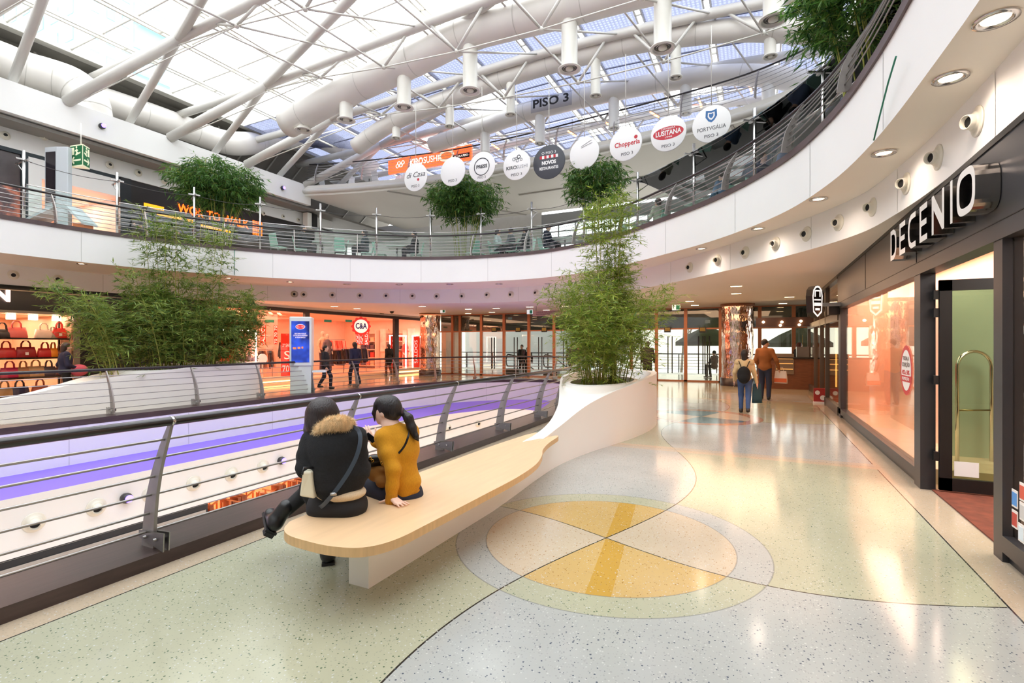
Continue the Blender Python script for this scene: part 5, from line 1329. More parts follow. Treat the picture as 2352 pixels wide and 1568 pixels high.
def bag(px, zi, w, h, c, label, handle=True, tag_=False, dx=0., hc=None):
    p = atx(px, 800, BXF - .4); z = SZ[zi]; root = thing('handbag', label, 'handbag', (BXF - .4 + dx, p.y, z), 'handbags on the window shelves')
    mt = M('leather_%d_%d_%d' % c, c, .4, var=.06)
    V_ = []
    t = .09
    sec = [(0, .5, 1.0), (.08 * h, .52, 1.05), (.6 * h, .48, .8), (h, .43, .35)]
    mb = MB(); n = 16
    rings = []
    for (z_, a, tt) in sec:
        for k in range(n):
            w_ = 2 * PI * k / n; c_, s_ = math.cos(w_), math.sin(w_)
            rings.append((t * tt * math.copysign(abs(s_) ** .6, s_), a * w * math.copysign(abs(c_) ** .45, c_), z_))
    mb.add(rings, [(i * n + q, i * n + (q + 1) % n, (i + 1) * n + (q + 1) % n, (i + 1) * n + q) for i in range(3) for q in range(n)] + [tuple(range(n))[::-1], tuple(3 * n + q for q in range(n))], 0, True)
    mb.build('body', mt, root, local=True)
    if handle:
        hm = M('leather_%d_%d_%d' % (hc or c), hc or c, .4)
        for s_ in (-.03, .03): MB().tube([(s_, -.22 * w, h * .9), (s_, -.2 * w, h + .1), (s_, -.1 * w, h + .17), (s_, .1 * w, h + .17), (s_, .2 * w, h + .1), (s_, .22 * w, h * .9)], .012, 6).build('handle', hm, root, local=True)
    if tag_: MB().box((.09, -.04, h * .25), (.1, .03, h * .5)).build('price_tag', pw_, root, local=True)
bags = [(5, 0, .4, .24, (38, 38, 46), 'black handbag on the top shelf at the frame edge'), (38, 0, .46, .3, (222, 110, 104), 'coral handbag on the top shelf'), (100, 0, .42, .26, (220, 206, 190), 'cream handbag on the top shelf'), (121, 0, .26, .16, (150, 140, 130), 'grey flat purse on the top shelf'), (136, 0, .34, .3, (206, 48, 44), 'bright red handbag with a tag on the top shelf'),
        (14, 1, .42, .28, (186, 40, 40), 'red handbag on the second shelf at the left'), (59, 1, .46, .3, (150, 30, 34), 'maroon handbag in the middle of the second shelf'), (103, 1, .36, .26, (190, 38, 40), 'red handbag on the second shelf beside the orange one'), (122, 1, .22, .26, (232, 140, 28), 'orange handbag on the second shelf'), (139, 1, .26, .2, (120, 70, 60), 'brown purse at the right end of the second shelf'),
        (22, 2, .44, .28, (200, 44, 84), 'pink handbag on the third shelf'), (53, 2, .34, .28, (190, 130, 84), 'tan handbag behind the others on the third shelf'), (82, 2, .44, .3, (206, 160, 110), 'large tan tote with tall handles on the third shelf'), (112, 2, .34, .28, (64, 44, 62), 'dark plum handbag on the third shelf'), (138, 2, .3, .24, (90, 40, 50), 'wine red handbag on the third shelf'),
        (10, 3, .4, .26, (196, 150, 100), 'tan handbag on the lowest shelf at the left'), (45, 3, .42, .26, (50, 48, 80), 'navy handbag on the lowest shelf'), (92, 3, .4, .26, (206, 90, 50), 'orange-brown handbag on the lowest shelf')]
for i, bgt in enumerate(bags): bag(*bgt, tag_=(i in (4, 6, 12)))
# dim wall of the gallery between bag shop and the glass wall, floor to ceiling returns
struct(MB().box((-15.3, 20.4, 0), (-15.0, 22, 3.25)).build('wall_left_return', salmon))
# ================= lower level below the void =================
LX = -9.5
struct(MB().box((LX - .35, YB, -2.25), (LX - .02, 2.75, -1.76)).build('wall_lower_fascia', M('lower_fascia', (20, 22, 28), .35)))
struct(MB().box((LX - .1, YB, -1.96), (LX, 2.7, -1.9)).build('trim_lower_fascia', steel))
lw = M('lower_shop_wall', (214, 140, 96), .5, var=.2, vscale=2)
struct(MB().box((LX - 4, YB, -5), (LX - 3.9, 13, -1.85)).build('wall_lower_shop', lw))
struct(MB().box((-22, YB, -5.1), (12, 22, -5.0)).build('floor_lower', M('lower_floor', (238, 230, 216), .2, var=.05)))
struct(MB().slab(u_poly(W_, -22, 12, 22), -1.78, up=False).build('ceiling_lower', M('lower_ceiling', (236, 220, 200), .6)))
AREA('lower_lamp', (LX - 2, 4, -1.95), 2.5, 260, (1, .6, .32), sy=10)
AREA('lower_lamp_rear', (-6, 14.5, -1.95), 6, 160, (1, .7, .45), sy=2)
r_ = random.Random(5)
for k in range(4):
    y = 2.9 + k * .95; root = thing('goods_rack', 'copper-lit rack of goods in the lower shop, %s from the dark fascia' % ordw(k), 'rack', (LX - .5, y, -5), 'copper racks of the lower shop')
    mb = MB()
    for z in (-4.4, -3.6, -2.9, -2.3): mb.box((LX - .8, y - .4, z), (LX - .3, y + .4, z + .03))
    for yy_ in (-.4, .37): mb.box((LX - .8, y + yy_, -5), (LX - .77, y + yy_ + .03, -1.95)); mb.box((LX - .33, y + yy_, -5), (LX - .3, y + yy_ + .03, -1.95))
    mb.bar((LX - .5, y - .4, -2.3), (LX - .5, y + .4, -1.95), .03, .03); mb.bar((LX - .4, y + .4, -2.3), (LX - .4, y - .4, -1.95), .03, .03)
    mb.build('rack_frame', M('copper_rack', (206, 120, 66), .35, metal=.4), root)
    for z in (-2.87, -2.27):
        yq = y - .36
        while yq < y + .3:
            w2 = r_.uniform(.06, .16); MB().box((LX - .7, yq, z), (LX - .4, yq + w2, z + r_.uniform(.1, .3))).build('stock_box', M('brown_stock', (150, 76, 40), .5, var=.4, vscale=6), root); yq += w2 + .02
# ================= bench and planter =================
def smooth_h(y): return interp(y, [(1.4, .45), (1.9, .475), (2.4, .55), (2.9, .66), (3.4, .78), (4.0, .87), (4.6, .935), (5.5, 1.01), (6.6, 1.05), (9, 1.05)])
hs_pts = spline([(1.2, .44), (1.45, .45), (1.9, .475), (2.4, .55), (2.9, .665), (3.4, .775), (4.0, .87), (4.6, .935), (5.5, 1.01), (6.6, 1.05), (8.2, 1.05)], 6)
def smooth_h(y): return float(np.interp(y, [p[0] for p in hs_pts], [p[1] for p in hs_pts]))
maple = M('maple_veneer', (220, 186, 146), .35, var=.05, vscale=2.2, stretch=(9, .9, 1), coat=.15)
maple_edge = M('maple_edge', (212, 174, 124), .4, var=.09, vscale=5, stretch=(7, 7, .5))
solid_white = M('white_solid_surface', (240, 238, 234), .3, var=.01, vscale=1)
right_s = [(-1.26, 1.42), (-1.275, 2.2), (-1.19, 3.0), (-1.0, 3.85), (-.8, 4.75), (-.7, 5.6), (-.72, 6.5), (-.92, 7.3), (-1.3, 7.75)]
left_s = [(-1.3, 7.75), (-1.7, 7.8), (-2.15, 7.35), (-2.42, 6.5), (-2.4, 5.5), (-2.1, 4.5), (-1.72, 3.45), (-1.56, 2.9), (-1.47, 2.3), (-1.45, 1.42)]
outline = spline(right_s, 8)[:-1] + spline(left_s, 8)
CXD, CYD, RXD, RYD = -1.55, 5.45, .58, 1.28
def drum(ang, k=1.): return (CXD + RXD * k * math.cos(ang), CYD + RYD * k * math.sin(ang))
def planter(name, label, group):
    root = thing(name, label, 'planter', (CXD, CYD, 0), group)
    n = len(outline); K = 10; vs = []
    for (x, y) in outline: vs.append((x, y, 0))
    rows = []
    for k in range(K + 1):
        r = k / K; row = []
        for (x, y) in outline:
            a = math.atan2((y - CYD) / RYD, (x - CXD) / RXD); ix, iy = drum(a, 1.04)
            px, py = lerp(x, ix, r), lerp(y, iy, r); h = smooth_h(y)
            back = min(1, max(0, (y - 3.6) / 1.4))
            zin = lerp(.80, .89, back)
            gf = r ** 1.1; gb = 0 if r < .3 else min(1, (r - .3) / .2)
            hy = smooth_h(py) if py < 4.2 else smooth_h(4.2)
            zf = lerp(h, min(hy, zin), gf) if y < 4.2 else lerp(h, zin, gf)
            zf = min(zf, smooth_h(py) + .02)
            zb = lerp(h, zin, gb)
            row.append((px, py, lerp(zf, zb, back)))
        rows.append(row)
    for row in rows: vs += row
    fs = []
    for i in range(n - 1):
        fs.append((i, i + 1, n + i + 1, n + i))
        for k in range(K): a = n + k * n + i; fs.append((a, a + 1, a + n + 1, a + n))
    fs.append((n - 1, 0, n, 2 * n - 1))
    for k in range(K): a = n + k * n; fs.append((a + n - 1, a, a + n, a + 2 * n - 1))
    mb = MB().add(vs, fs, 0, True); o = mb.build('body', solid_white, root)
    md = o.modifiers.new('es', 'EDGE_SPLIT'); md.split_angle = math.radians(42)
    m = 64; A = [drum(2 * PI * i / m) for i in range(m)]
    def ring(k, z): return [drum(2 * PI * i / m, k) + (z,) for i in range(m)]
    mb = MB()
    for (k0, z0, k1, z1) in ((1.05, .70, 1.05, .93), (1.05, .93, .97, .945), (.97, .945, .93, .94), (.93, .94, .92, .74)): mb.ribbon(ring(k0, z0), ring(k1, z1), closed=True)
    mb.build('inner_rim', solid_white, root)
    soil = M('soil', (64, 56, 36), .95, var=.35, vscale=14, bump=.6, bscale=40)
    mb = MB(); r0 = ring(.93, .82); mb.add([(CXD, CYD, .86)] + r0, [(0, 1 + i, 1 + (i + 1) % m) for i in range(m)]); mb.build('soil', soil, root)
    return root
pl1 = planter('planter', 'white sculpted planter sweeping up from the end of the wooden bench', None)
bench = thing('bench', 'long pale wooden bench running into the white planter', 'bench', (-1.25, -.2, 0))
top_o = spline([(-1.69, -.4), (-1.70, -1.62), (-1.66, -1.85), (-1.52, -1.97), (-1.3, -2.0), (-1.1, -1.99), (-.93, -1.92), (-.84, -1.74), (-.82, -1.4), (-.80, -.7), (-.79, -.1), (-.83, .42), (-.93, .82), (-1.04, 1.12), (-1.12, 1.5), (-1.17, 1.95), (-1.22, 2.03)], 6) + [(-1.44, 1.42), (-1.45, 1.5), (-1.5, 2.15), (-1.56, 2.1)] + spline([(-1.6, 1.9), (-1.66, 1.0), (-1.69, -.4)], 5)[:-1]
mb = MB(); n = len(top_o); P3 = [Vector((p[0], p[1], 0)) for p in top_o]
mb.prism(top_o, .392, .45)
o = mb.build('seat', [maple, maple_edge], bench, bevel=.004)
for f in o.data.polygons:
    if abs(f.normal.z) < .5: f.material_index = 1
bo = [(-1.2, -1.58), (-1.195, -.6), (-1.19, .2), (-1.22, .8), (-1.26, 1.42), (-1.45, 1.42), (-1.42, .8), (-1.385, 0), (-1.375, -1.58)]
MB().prism(bo, 0, .392).build('base', solid_white, bench)
pl2 = copy_tree(pl1); pl2['label'] = 'white sculpted planter across the opening holding the left bamboo'
pl2.location = (-13.25, 4.25, 0); pl2.scale = (1.3, 1.05, 1.05)

# ================= bamboo =================
culm_m = M('bamboo_culm', (150, 152, 66), .45, var=.25, vscale=9)
def leafmat(name, c1, c2):
    if name in MATS: return MATS[name]
    m, N, L = nodes_of(name); b = N['Principled BSDF']; b.inputs['Roughness'].default_value = .5
    g = N.new('ShaderNodeNewGeometry'); r = N.new('ShaderNodeValToRGB'); L.new(g.outputs['Random Per Island'], r.inputs['Fac'])
    r.color_ramp.elements[0].color = lin(c1); r.color_ramp.elements[1].color = lin(c2); L.new(r.outputs['Color'], b.inputs['Base Color'])
    tl = N.new('ShaderNodeBsdfTranslucent'); L.new(r.outputs['Color'], tl.inputs['Color'])
    mx = N.new('ShaderNodeMixShader'); mx.inputs[0].default_value = .42; L.new(b.outputs[0], mx.inputs[1]); L.new(tl.outputs[0], mx.inputs[2]); L.new(mx.outputs[0], N['Material Output'].inputs['Surface'])
    MATS[name] = m; return m
def bamboo(label, loc, base_r, n_culm, height, spread, leaf, n_leaf, seed, mat, prof, thick=.009, bend=.5, group='bamboo plants', lw=.12, tall=0, droop=.6, hmin=.55, keep=None):
    """prof(t): leaf density by relative height 0..1; base_r = (rx, ry)"""
    r_ = random.Random(seed); root = thing('bamboo', label, 'bamboo', loc, group)
    culms = []
    for i in range(n_culm):
        a = r_.uniform(0, 2 * PI); q = math.sqrt(r_.random()); bx, by = base_r[0] * q * math.cos(a), base_r[1] * q * math.sin(a)
        h = height * r_.uniform(hmin, 1.) * (1 - .25 * q)
        if i < tall: h = height * r_.uniform(1.25, 1.42); bx *= .5; by *= .5
        dirx, diry = bx / max(.05, base_r[0]) + r_.uniform(-.35, .35), by / max(.05, base_r[1]) + r_.uniform(-.35, .35)
        if keep is not None: dirx = max(dirx, -.25)
        s = spread * (.45 if i < tall else 1)
        ctl = []
        for k in range(7):
            t = k / 6; o = bend * s * t ** 1.7
            ctl.append(Vector((bx + dirx * (o + s * .35 * t) * base_k(base_r, 0), by + diry * (o + s * .35 * t) * base_k(base_r, 1), h * (t - .08 * t ** 3))))
        culms.append(ctl)
        MB().tube(ctl, [thick * (1 - .7 * k / 6) for k in range(7)], 5).build('culm', culm_m, root, local=True)
    mb = MB()
    V_, F_, FM = mb.v, mb.f, mb.m
    made = 0
    while made < n_leaf:
        c = culms[r_.randrange(n_culm)] if r_.random() > .04 * (tall > 0) else culms[r_.randrange(max(1, tall))]
        t = r_.random()
        if r_.random() > prof(t): continue
        f = t * 6; k = min(5, int(f)); p = c[k].lerp(c[k + 1], f - k)
        d = Vector((r_.gauss(0, 1), r_.gauss(0, 1), r_.uniform(-.1, .7))); d.normalize()
        L_ = r_.uniform(.12, .5) * (1.1 - .5 * t) * (spread + .45)
        tip = p + d * L_ + Vector((0, 0, -.16 * L_))
        if keep is not None and not (keep(tip + Vector(loc) + d * leaf) and keep(p + Vector(loc))): continue
        mb.tube([p, p.lerp(tip, .55) + Vector((0, 0, .02)), tip], .0022, 3, mi=1, cap=False)
        nl = r_.randint(5, 9)
        for j in range(nl):
            s = r_.uniform(.35, 1.02); q = p.lerp(tip, s)
            ld = (d * .7 + Vector((r_.gauss(0, .55), r_.gauss(0, .55), r_.uniform(-droop, .3)))).normalized()
            ll = leaf * r_.uniform(.6, 1.25); side = ld.cross(Vector((r_.gauss(0, .5), r_.gauss(0, .5), 1))); 
            if side.length < 1e-3: continue
            side = side.normalized() * ll * lw * .5; e = q + ld * ll + Vector((0, 0, -.14 * ll)); m_ = q.lerp(e, .4) + Vector((0, 0, .02 * ll))
            o = len(V_); V_.extend([tuple(q), tuple(m_ + side), tuple(e), tuple(m_ - side)])
            F_.append((o, o + 1, o + 2, o + 3)); FM.append(0); mb.sm.append(False)
            made += 1
    mb.build('foliage', [mat, culm_m], root, local=True)
    return root
def base_k(b, i): return 1.0 if b[0] == b[1] else (b[i] / max(b)) ** .5
lm1 = leafmat('bamboo_leaf_fresh', (74, 112, 30), (172, 190, 76)); lm2 = leafmat('bamboo_leaf', (56, 94, 36), (150, 170, 78)); lm3 = leafmat('bamboo_leaf_deep', (34, 76, 30), (104, 146, 62))
bamboo('tall fresh green bamboo growing in the white planter at the end of the bench', (-1.55, 5.5, .84), (.5, .75), 46, 3.0, .95, .118, 33000, 21, lm1, lambda t: .1 + .95 * min(1, max(0, (t - .14) / .3)) * (1 - .3 * t), thick=.011, tall=9, bend=.55, lw=.15)
bamboo('broad bamboo clump in the white planter across the opening at the left', (-13.25, 4.45, .9), (.62, 2.0), 64, 3.35, 1.15, .165, 40000, 22, lm2, lambda t: .12 + .9 * min(1, max(0, (t - .12) / .3)) * (1 - .2 * t), thick=.013, tall=8, bend=.5, lw=.16, keep=lambda q: q[2] < 3.55 or q[0] > np.interp(q[1], [2, 3.8, 5.95, 7.7, 9.5], [-14.78, -14.5, -13.65, -12.4, -10.6]))
def bush(label, loc, crown, radii, n_culm, n_leaf, leaf, seed, mat, group='bamboo plants'):
    """tall bare culms carrying a rounded crown of hanging leaves"""
    r_ = random.Random(seed); root = thing('bamboo', label, 'bamboo', loc, group); cr = Vector(crown) - Vector(loc); rd = Vector(radii)
    for i in range(n_culm):
        a = r_.uniform(0, 2 * PI); b0 = Vector((.3 * math.cos(a), .3 * math.sin(a), 0)); e = cr + Vector((rd.x * .6 * math.cos(a), rd.y * .6 * math.sin(a), rd.z * r_.uniform(-.2, .6)))
        mid = b0.lerp(e, .5); mid.x = lerp(b0.x, e.x, .3); mid.y = lerp(b0.y, e.y, .3)
        MB().tube(spline([tuple(b0), tuple(mid), tuple(e)], 4), [.014 - .001 * k for k in range(9)], 5).build('culm', culm_m, root, local=True)
    mb = MB(); V_, F_, FM = mb.v, mb.f, mb.m; made = 0
    while made < n_leaf:
        d = Vector((r_.gauss(0, 1), r_.gauss(0, 1), r_.gauss(0, 1))).normalized(); q = r_.random() ** .45
        lump = .82 + .18 * math.sin(5 * d.x + seed) * math.cos(4 * d.y + 3 * d.z)
        p = cr + Vector((d.x * rd.x, d.y * rd.y, d.z * rd.z)) * q * lump
        sd = (Vector((d.x, d.y, .2)) + Vector((r_.gauss(0, .5), r_.gauss(0, .5), r_.gauss(0, .3)))).normalized(); L_ = r_.uniform(.2, .5)
        tip = p + sd * L_ + Vector((0, 0, -.3 * L_)); mb.tube([p, tip], .003, 3, mi=1, cap=False)
        for j in range(r_.randint(6, 11)):
            s_ = r_.uniform(.1, 1.05); o_ = p.lerp(tip, s_)
            ld = (sd * .5 + Vector((r_.gauss(0, .5), r_.gauss(0, .5), r_.uniform(-1.2, -.1)))).normalized(); ll = leaf * r_.uniform(.6, 1.25)
            side = ld.cross(Vector((r_.gauss(0, .6), r_.gauss(0, .6), 1)))
            if side.length < 1e-3: continue
            side = side.normalized() * ll * .085; e = o_ + ld * ll; m_ = o_.lerp(e, .4)
            o = len(V_); V_.extend([tuple(o_), tuple(m_ + side), tuple(e), tuple(m_ - side)]); F_.append((o, o + 1, o + 2, o + 3)); FM.append(0); mb.sm.append(False); made += 1
    mb.build('foliage', [mat, culm_m], root, local=True)
    return root
for (px, py), D, rr, rz, cul, nl, seed, lb in (((503, 425), 17.8, 1.6, 1.0, 22, 13000, 31, 'round-headed dark bamboo on the upper gallery in front of the orange-lettered counter'), ((1066, 455), 19.4, 1.4, 1.02, 20, 11000, 32, 'round-headed dark bamboo on the upper gallery, left of the middle below the discs'),
                                    ((1368, 415), 16.6, .95, 1.0, 14, 5000, 34, 'dark bamboo head on the upper gallery rising behind the bench bamboo')):
    c = atd(px, py, D); bush(lb, (c.x, c.y, 4.62), tuple(c), (rr, rr, rz), cul, nl, .22, seed, lm3)
c = atd(1950, 10, 7.6)
bush('dark bamboo hanging over the upper gallery at the top right corner', (c.x + .3, c.y + .2, 4.65), tuple(c), (.72, .8, .8), 12, 4200, .2, 35, lm3)
# ================= people =================
skin = M('skin', (226, 178, 154), .5, var=.03)
skin2 = M('skin_fair', (238, 200, 180), .5, var=.03)
cl = lambda n, c, r=.85, **k: M(n, c, r, **k)
navy = cl('navy_cloth', (28, 30, 44)); blackc = cl('black_cloth', (17, 17, 19), var=.15, vscale=20)
hair_b = M('black_hair', (26, 20, 20), .45, var=.4, vscale=16, stretch=(7, 7, .5), bump=.5, bscale=22)
hair_br = M('brown_hair', (52, 34, 28), .4, var=.25, vscale=30, stretch=(6, 6, .6))
boot_m = M('black_leather', (20, 20, 22), .3)
def hand(S, w, d, up, r=.012, L=.085, curl=.35, thumb=None):
    """palm with four fingers and a thumb: wrist w, direction d, back-of-hand normal up"""
    w = np.array(w, float); d = np.array(d, float); d /= np.linalg.norm(d); up = np.array(up, float); up -= d * (up @ d); up /= np.linalg.norm(up); s = np.cross(d, up)
    sg = 1 if thumb is None else thumb
    S.cap(w, w + d * .03, .021, .024, .012); 
    for k in (-1, 0, 1): S.cap(w + d * .02 + s * .014 * k, w + d * .075 + s * .022 * k, .014, .0125, .012)
    for k, ln in ((-1.5, .88), (-.5, 1.0), (.5, 1.05), (1.5, .82)):
        k_ = k * sg; b0 = w + d * .078 + s * .0185 * k_; m1 = b0 + (d - up * curl * .35 + s * .06 * k_) * L * .45 * ln; e = m1 + (d - up * curl + s * .05 * k_) * L * .45 * ln
        S.cap(b0, m1, .0088, .008, .004); S.cap(m1, e, .008, .0066, .004)
    t0 = w + d * .025 + s * .026 * sg * 1; t1 = t0 + (d * .55 + s * .8 * sg - up * .15) * .042; t2 = t1 + (d * .9 + s * .35 * sg - up * .25) * .034
    S.cap(t0, t1, .0125, .0105, .008); S.cap(t1, t2, .0105, .0085, .005)
    return S
def person(label, loc, face, h=1.7, pose='stand', jacket=blackc, pants=navy, shoe=boot_m, hair=hair_b, hl=.0, coat=0., seat=.46, res=.022, look=0., arms=None, step=.0, group=None, lean=0., sk=None):
    """standing, walking or sitting figure facing +Y locally; face = heading in radians (0 = +Y)"""
    k = h / 1.7; sk = sk or skin
    root = thing('person', label, 'person', loc, group, rotz=face)
    if pose == 'sit':
        hip = np.array((0, 0, seat + .1)); dz = hip[2] - .92 * k
    else: hip = np.array((0, 0, .92 * k)); dz = 0
    def T(x, y, z): return np.array((x, y + lean * (z - .92), z)) * k + np.array((0, 0, dz))
    neck, head = T(0, .0, 1.44), T(0, .03, 1.585); shL, shR = T(-.17, 0, 1.385), T(.17, 0, 1.385)
    A = arms or {}
    if pose == 'sit': dl = dict(eL=(-.25, .06, 1.13), wL=(-.14, .32, 1.08), eR=(.25, .06, 1.13), wR=(.14, .32, 1.1))
    else: dl = dict(eL=(-.24, -.05 - step * .25, 1.1), wL=(-.25, .05 - step * .4, .86), eR=(.24, -.05 + step * .25, 1.1), wR=(.25, .05 + step * .4, .86))
    dl.update(A); eL, wL, eR, wR = [T(*dl[q]) for q in ('eL', 'wL', 'eR', 'wR')]
    if pose == 'sit':
        kL, kR = hip + np.array((-.11, .42, .03)), hip + np.array((.12, .42, .03)); aL, aR = np.array((-.12, .40, .09)), np.array((.13, .36, .09))
    else:
        kL, kR = np.array((-.095, .06 + step * .5, .49)) * k, np.array((.095, .04 - step * .15, .49)) * k
        aL, aR = np.array((-.095, step * .7, .09)) * k, np.array((.095, -step * .8, .09 + abs(step) * .25)) * k
    hL, hR = hip + np.array((-.085, 0, 0)), hip + np.array((.085, 0, 0))
    cl_, sl_ = math.cos(look), math.sin(look); fwd = np.array((-sl_, cl_, 0)); sid = np.array((cl_, sl_, 0))
    S = Sdf().ell(head + np.array((0, 0, .015)), (.076 * k, .092 * k, .112 * k), .02).ell(head + fwd * .03 * k + np.array((0, 0, -.06)) * k, (.05 * k, .055 * k, .05 * k), .03)
    S.cap(head + fwd * .088 * k + np.array((0, 0, .01)), head + fwd * .105 * k + np.array((0, 0, -.022)), .012, .016, .012)
    for s_ in (-1, 1): S.ell(head + sid * .077 * k * s_ + np.array((0, 0, -.005)), (.012, .022, .03), .008)
    S.cap(neck - np.array((0, 0, .05)), head, .05 * k, .05 * k, .03).cap(neck, hip, .07).cap(shL, shR, .04).cap(shL, eL, .035).cap(eL, wL, .032, .026).cap(shR, eR, .035).cap(eR, wR, .032, .026)
    S.cap(hL, kL, .05).cap(kL, aL, .045, .035).cap(hR, kR, .05).cap(kR, aR, .045, .035)
    for w_, e_ in ((wL, eL), (wR, eR)): hand(S, w_, w_ - e_, (0, 0, 1) if pose == 'sit' else (1, 0, 0), L=.085, curl=.4)
    S.build('body', sk, root, min(res, .014), relax=1)
    J = Sdf(); ch = T(0, 0, 1.25); wa = T(0, .01, 1.05)
    J.chain([T(0, -.005, 1.34), ch, wa, hip + np.array((0, 0, .03))], [.13 * k, .15 * k, .135 * k, .15 * k], .05).cap(shL, shR, .075 * k, None, .05).ell(ch, (.185 * k, .125 * k, .2 * k), .05)
    J.chain([shL, eL, lerp(eL, wL, .96)], [.068 * k, .056 * k, .043 * k], .03).chain([shR, eR, lerp(eR, wR, .96)], [.068 * k, .056 * k, .043 * k], .03)
    J.ell(hip + np.array((0, 0, .02)), (.185 * k, .14 * k, .14), .04)
    if coat: J.cap(hip, hip - np.array((0, 0, coat)), .17 * k, .19 * k, .05)
    J.cap(neck - np.array((0, 0, .03)), neck + np.array((0, -.01, .02)), .07 * k, .06 * k, .03)
    J.build('jacket', jacket, root, res)
    P_ = Sdf().ell(hip - np.array((0, 0, .02)), (.165 * k, .13 * k, .12), .04).chain([hL, kL, aL + np.array((0, 0, .02))], [.095 * k, .072 * k, .058 * k], .03).chain([hR, kR, aR + np.array((0, 0, .02))], [.095 * k, .072 * k, .058 * k], .03)
    P_.build('trousers', pants, root, res)
    for a_ in (aL, aR): Sdf().cap(a_ + np.array((0, -.03, -.045)), a_ + np.array((0, .13, -.05)), .045, .036, .02).cap(a_, a_ + np.array((0, -.01, -.03)), .05, .045, .02).build('shoe', shoe, root, res * .8)
    H = Sdf().ell(head - fwd * .018 * k + np.array((0, 0, .038)), (.09 * k, .1 * k, .105 * k), .02)
    if hl: H.cap(head - fwd * .05 * k, head - fwd * .07 * k - np.array((0, 0, hl)), .085 * k, .07 * k, .04)
    H.build('hair', hair, root, res * .8)
    return root
def A2(px, py, z=0.): p = atz(px, py, z); return (p.x, p.y, z)
# walkers in the corridor
beige = cl('beige_jacket', (206, 180, 136)); jeans = cl('blue_jeans', (66, 92, 140), var=.2, vscale=6); djeans = cl('dark_jeans_cloth', (44, 50, 72)); tan = cl('tan_jacket', (150, 92, 46), var=.1)
q = A2(1710, 948)
pb = person('person in a beige hooded jacket and blue jeans walking away with a black backpack', q, -.05, 1.5, 'walk', beige, jeans, M('brown_shoe', (44, 36, 32), .5), hair_b, .16, step=.16, arms=dict(wR=(.3, .02, .82)))
Sdf().cap((-.15, -.02, 1.2), (.15, -.02, 1.2), .075, None, .05).build('hood', beige, pb, .02)
bp_ = thing('backpack', 'small black backpack worn by the person in the beige jacket', 'backpack', (q[0], q[1], .8), rotz=-.05)
Sdf().ell((0, -.2, .12), (.15, .09, .21), .03).ell((0, -.25, .04), (.11, .06, .1), .03).build('body', blackc, bp_, .018)
for s in (-.1, .1): MB().tube([(s * .6, -.16, .3), (s * 1.1, -.12, .43), (s * 1.25, 0, .47)], .014, 6, flat=.5).build('strap', blackc, bp_, local=True)
def carrier(name, label, loc, w, h, mat, m2=None, hm=None, rz=0.):
    root = thing(name, label, 'bag', loc, rotz=rz); mb = MB(); n = 12; rows = []
    for i in range(5):
        t = i / 4
        for k in range(n):
            a = 2 * PI * k / n; rows.append((w / 2 * (1 - .18 * t * t) * math.copysign(abs(math.cos(a)) ** .5, math.cos(a)), .05 * (1 - .75 * t) * math.copysign(abs(math.sin(a)) ** .5, math.sin(a)), h * t))
    mb.add(rows, [(i * n + k, i * n + (k + 1) % n, (i + 1) * n + (k + 1) % n, (i + 1) * n + k) for i in range(4) for k in range(n)] + [tuple(range(n))[::-1]], 0, True); mb.build('body', mat, root, local=True)
    MB().tube([(-.08, 0, h * .98), (-.05, 0, h + .1), (.05, 0, h + .1), (.08, 0, h * .98)], .006, 5).build('handle', hm or mat, root, local=True)
    if m2: MB().box((-w * .46, -.057, h * .08), (w * .46, -.046, h * .4)).build('print', m2, root, local=True)
    return root
carrier('shopping_bag', 'long dark teal shopping bag carried by the person with the backpack', (q[0] + .27, q[1] + .03, .25), .24, .46, cl('teal_bag', (34, 66, 78)), rz=.6)
q = A2(1757, 918)
person('person in a tan brown jacket and dark jeans standing with a white and orange bag', q, -.25, 1.78, 'stand', tan, djeans, boot_m, hair_b, .0, look=-1.0, arms=dict(wR=(.33, .12, .88), eR=(.3, -.02, 1.12), wL=(-.2, .16, .96)))
carrier('plastic_bag', 'white and orange plastic bag held by the person in the tan jacket', (q[0] + .42, q[1] + .1, .5), .36, .36, cl('white_plastic', (240, 226, 216), .4), cl('orange_print', (226, 104, 48), .4), rz=-.3)
q = A2(1835, 889); person('person in a long black coat walking at the cafe counter', q, -1.0, 1.7, 'walk', blackc, blackc, boot_m, M('red_brown_hair', (80, 44, 32), .5), .14, coat=.28, step=.2)
person('second person in black right beside the long black coat at the cafe', (q[0] + .75, q[1] + .25, 0), -.6, 1.68, 'stand', blackc, blackc, boot_m, hair_br, .1, coat=.2)
q = A2(1505, 872); person('person in dark coat standing with folded arms right of the bench bamboo', (q[0] + .1, 17.3, 0), .6, 1.72, 'stand', cl('dark_coat', (44, 38, 42)), blackc, boot_m, hair_b, .1, coat=.2, arms=dict(wL=(.1, .2, 1.12), wR=(-.1, .2, 1.14)))
p = aty(1488, 800, 17.6); person('person in black seen between the bamboo leaves beside the dark coat', (p.x, 17.6, 0), .2, 1.75, 'stand', blackc, blackc)
p = aty(1314, 800, 18.3); person('dark figure standing left of the bench bamboo by the glass doors', (p.x, 18.3, 0), .3, 1.7, 'stand', cl('dark_coat', (44, 38, 42)), blackc, coat=.2)
p = aty(1199, 800, 21.6); person('dark silhouette on the escalator outside the glass doors, left of two', (p.x, 21.6, -.1), PI, 1.7, 'stand', blackc, blackc)
p = aty(1206, 800, 21.9); person('dark silhouette on the escalator outside the glass doors, right of two', (p.x + .12, 22.0, -.25), PI + .3, 1.7, 'stand', navy, blackc)
p = aty(1641, 830, 22.2); person('dark seated silhouette on the terrace left of the mirrored column', (p.x, 22.2, 0), .9, 1.65, 'sit', blackc, blackc)
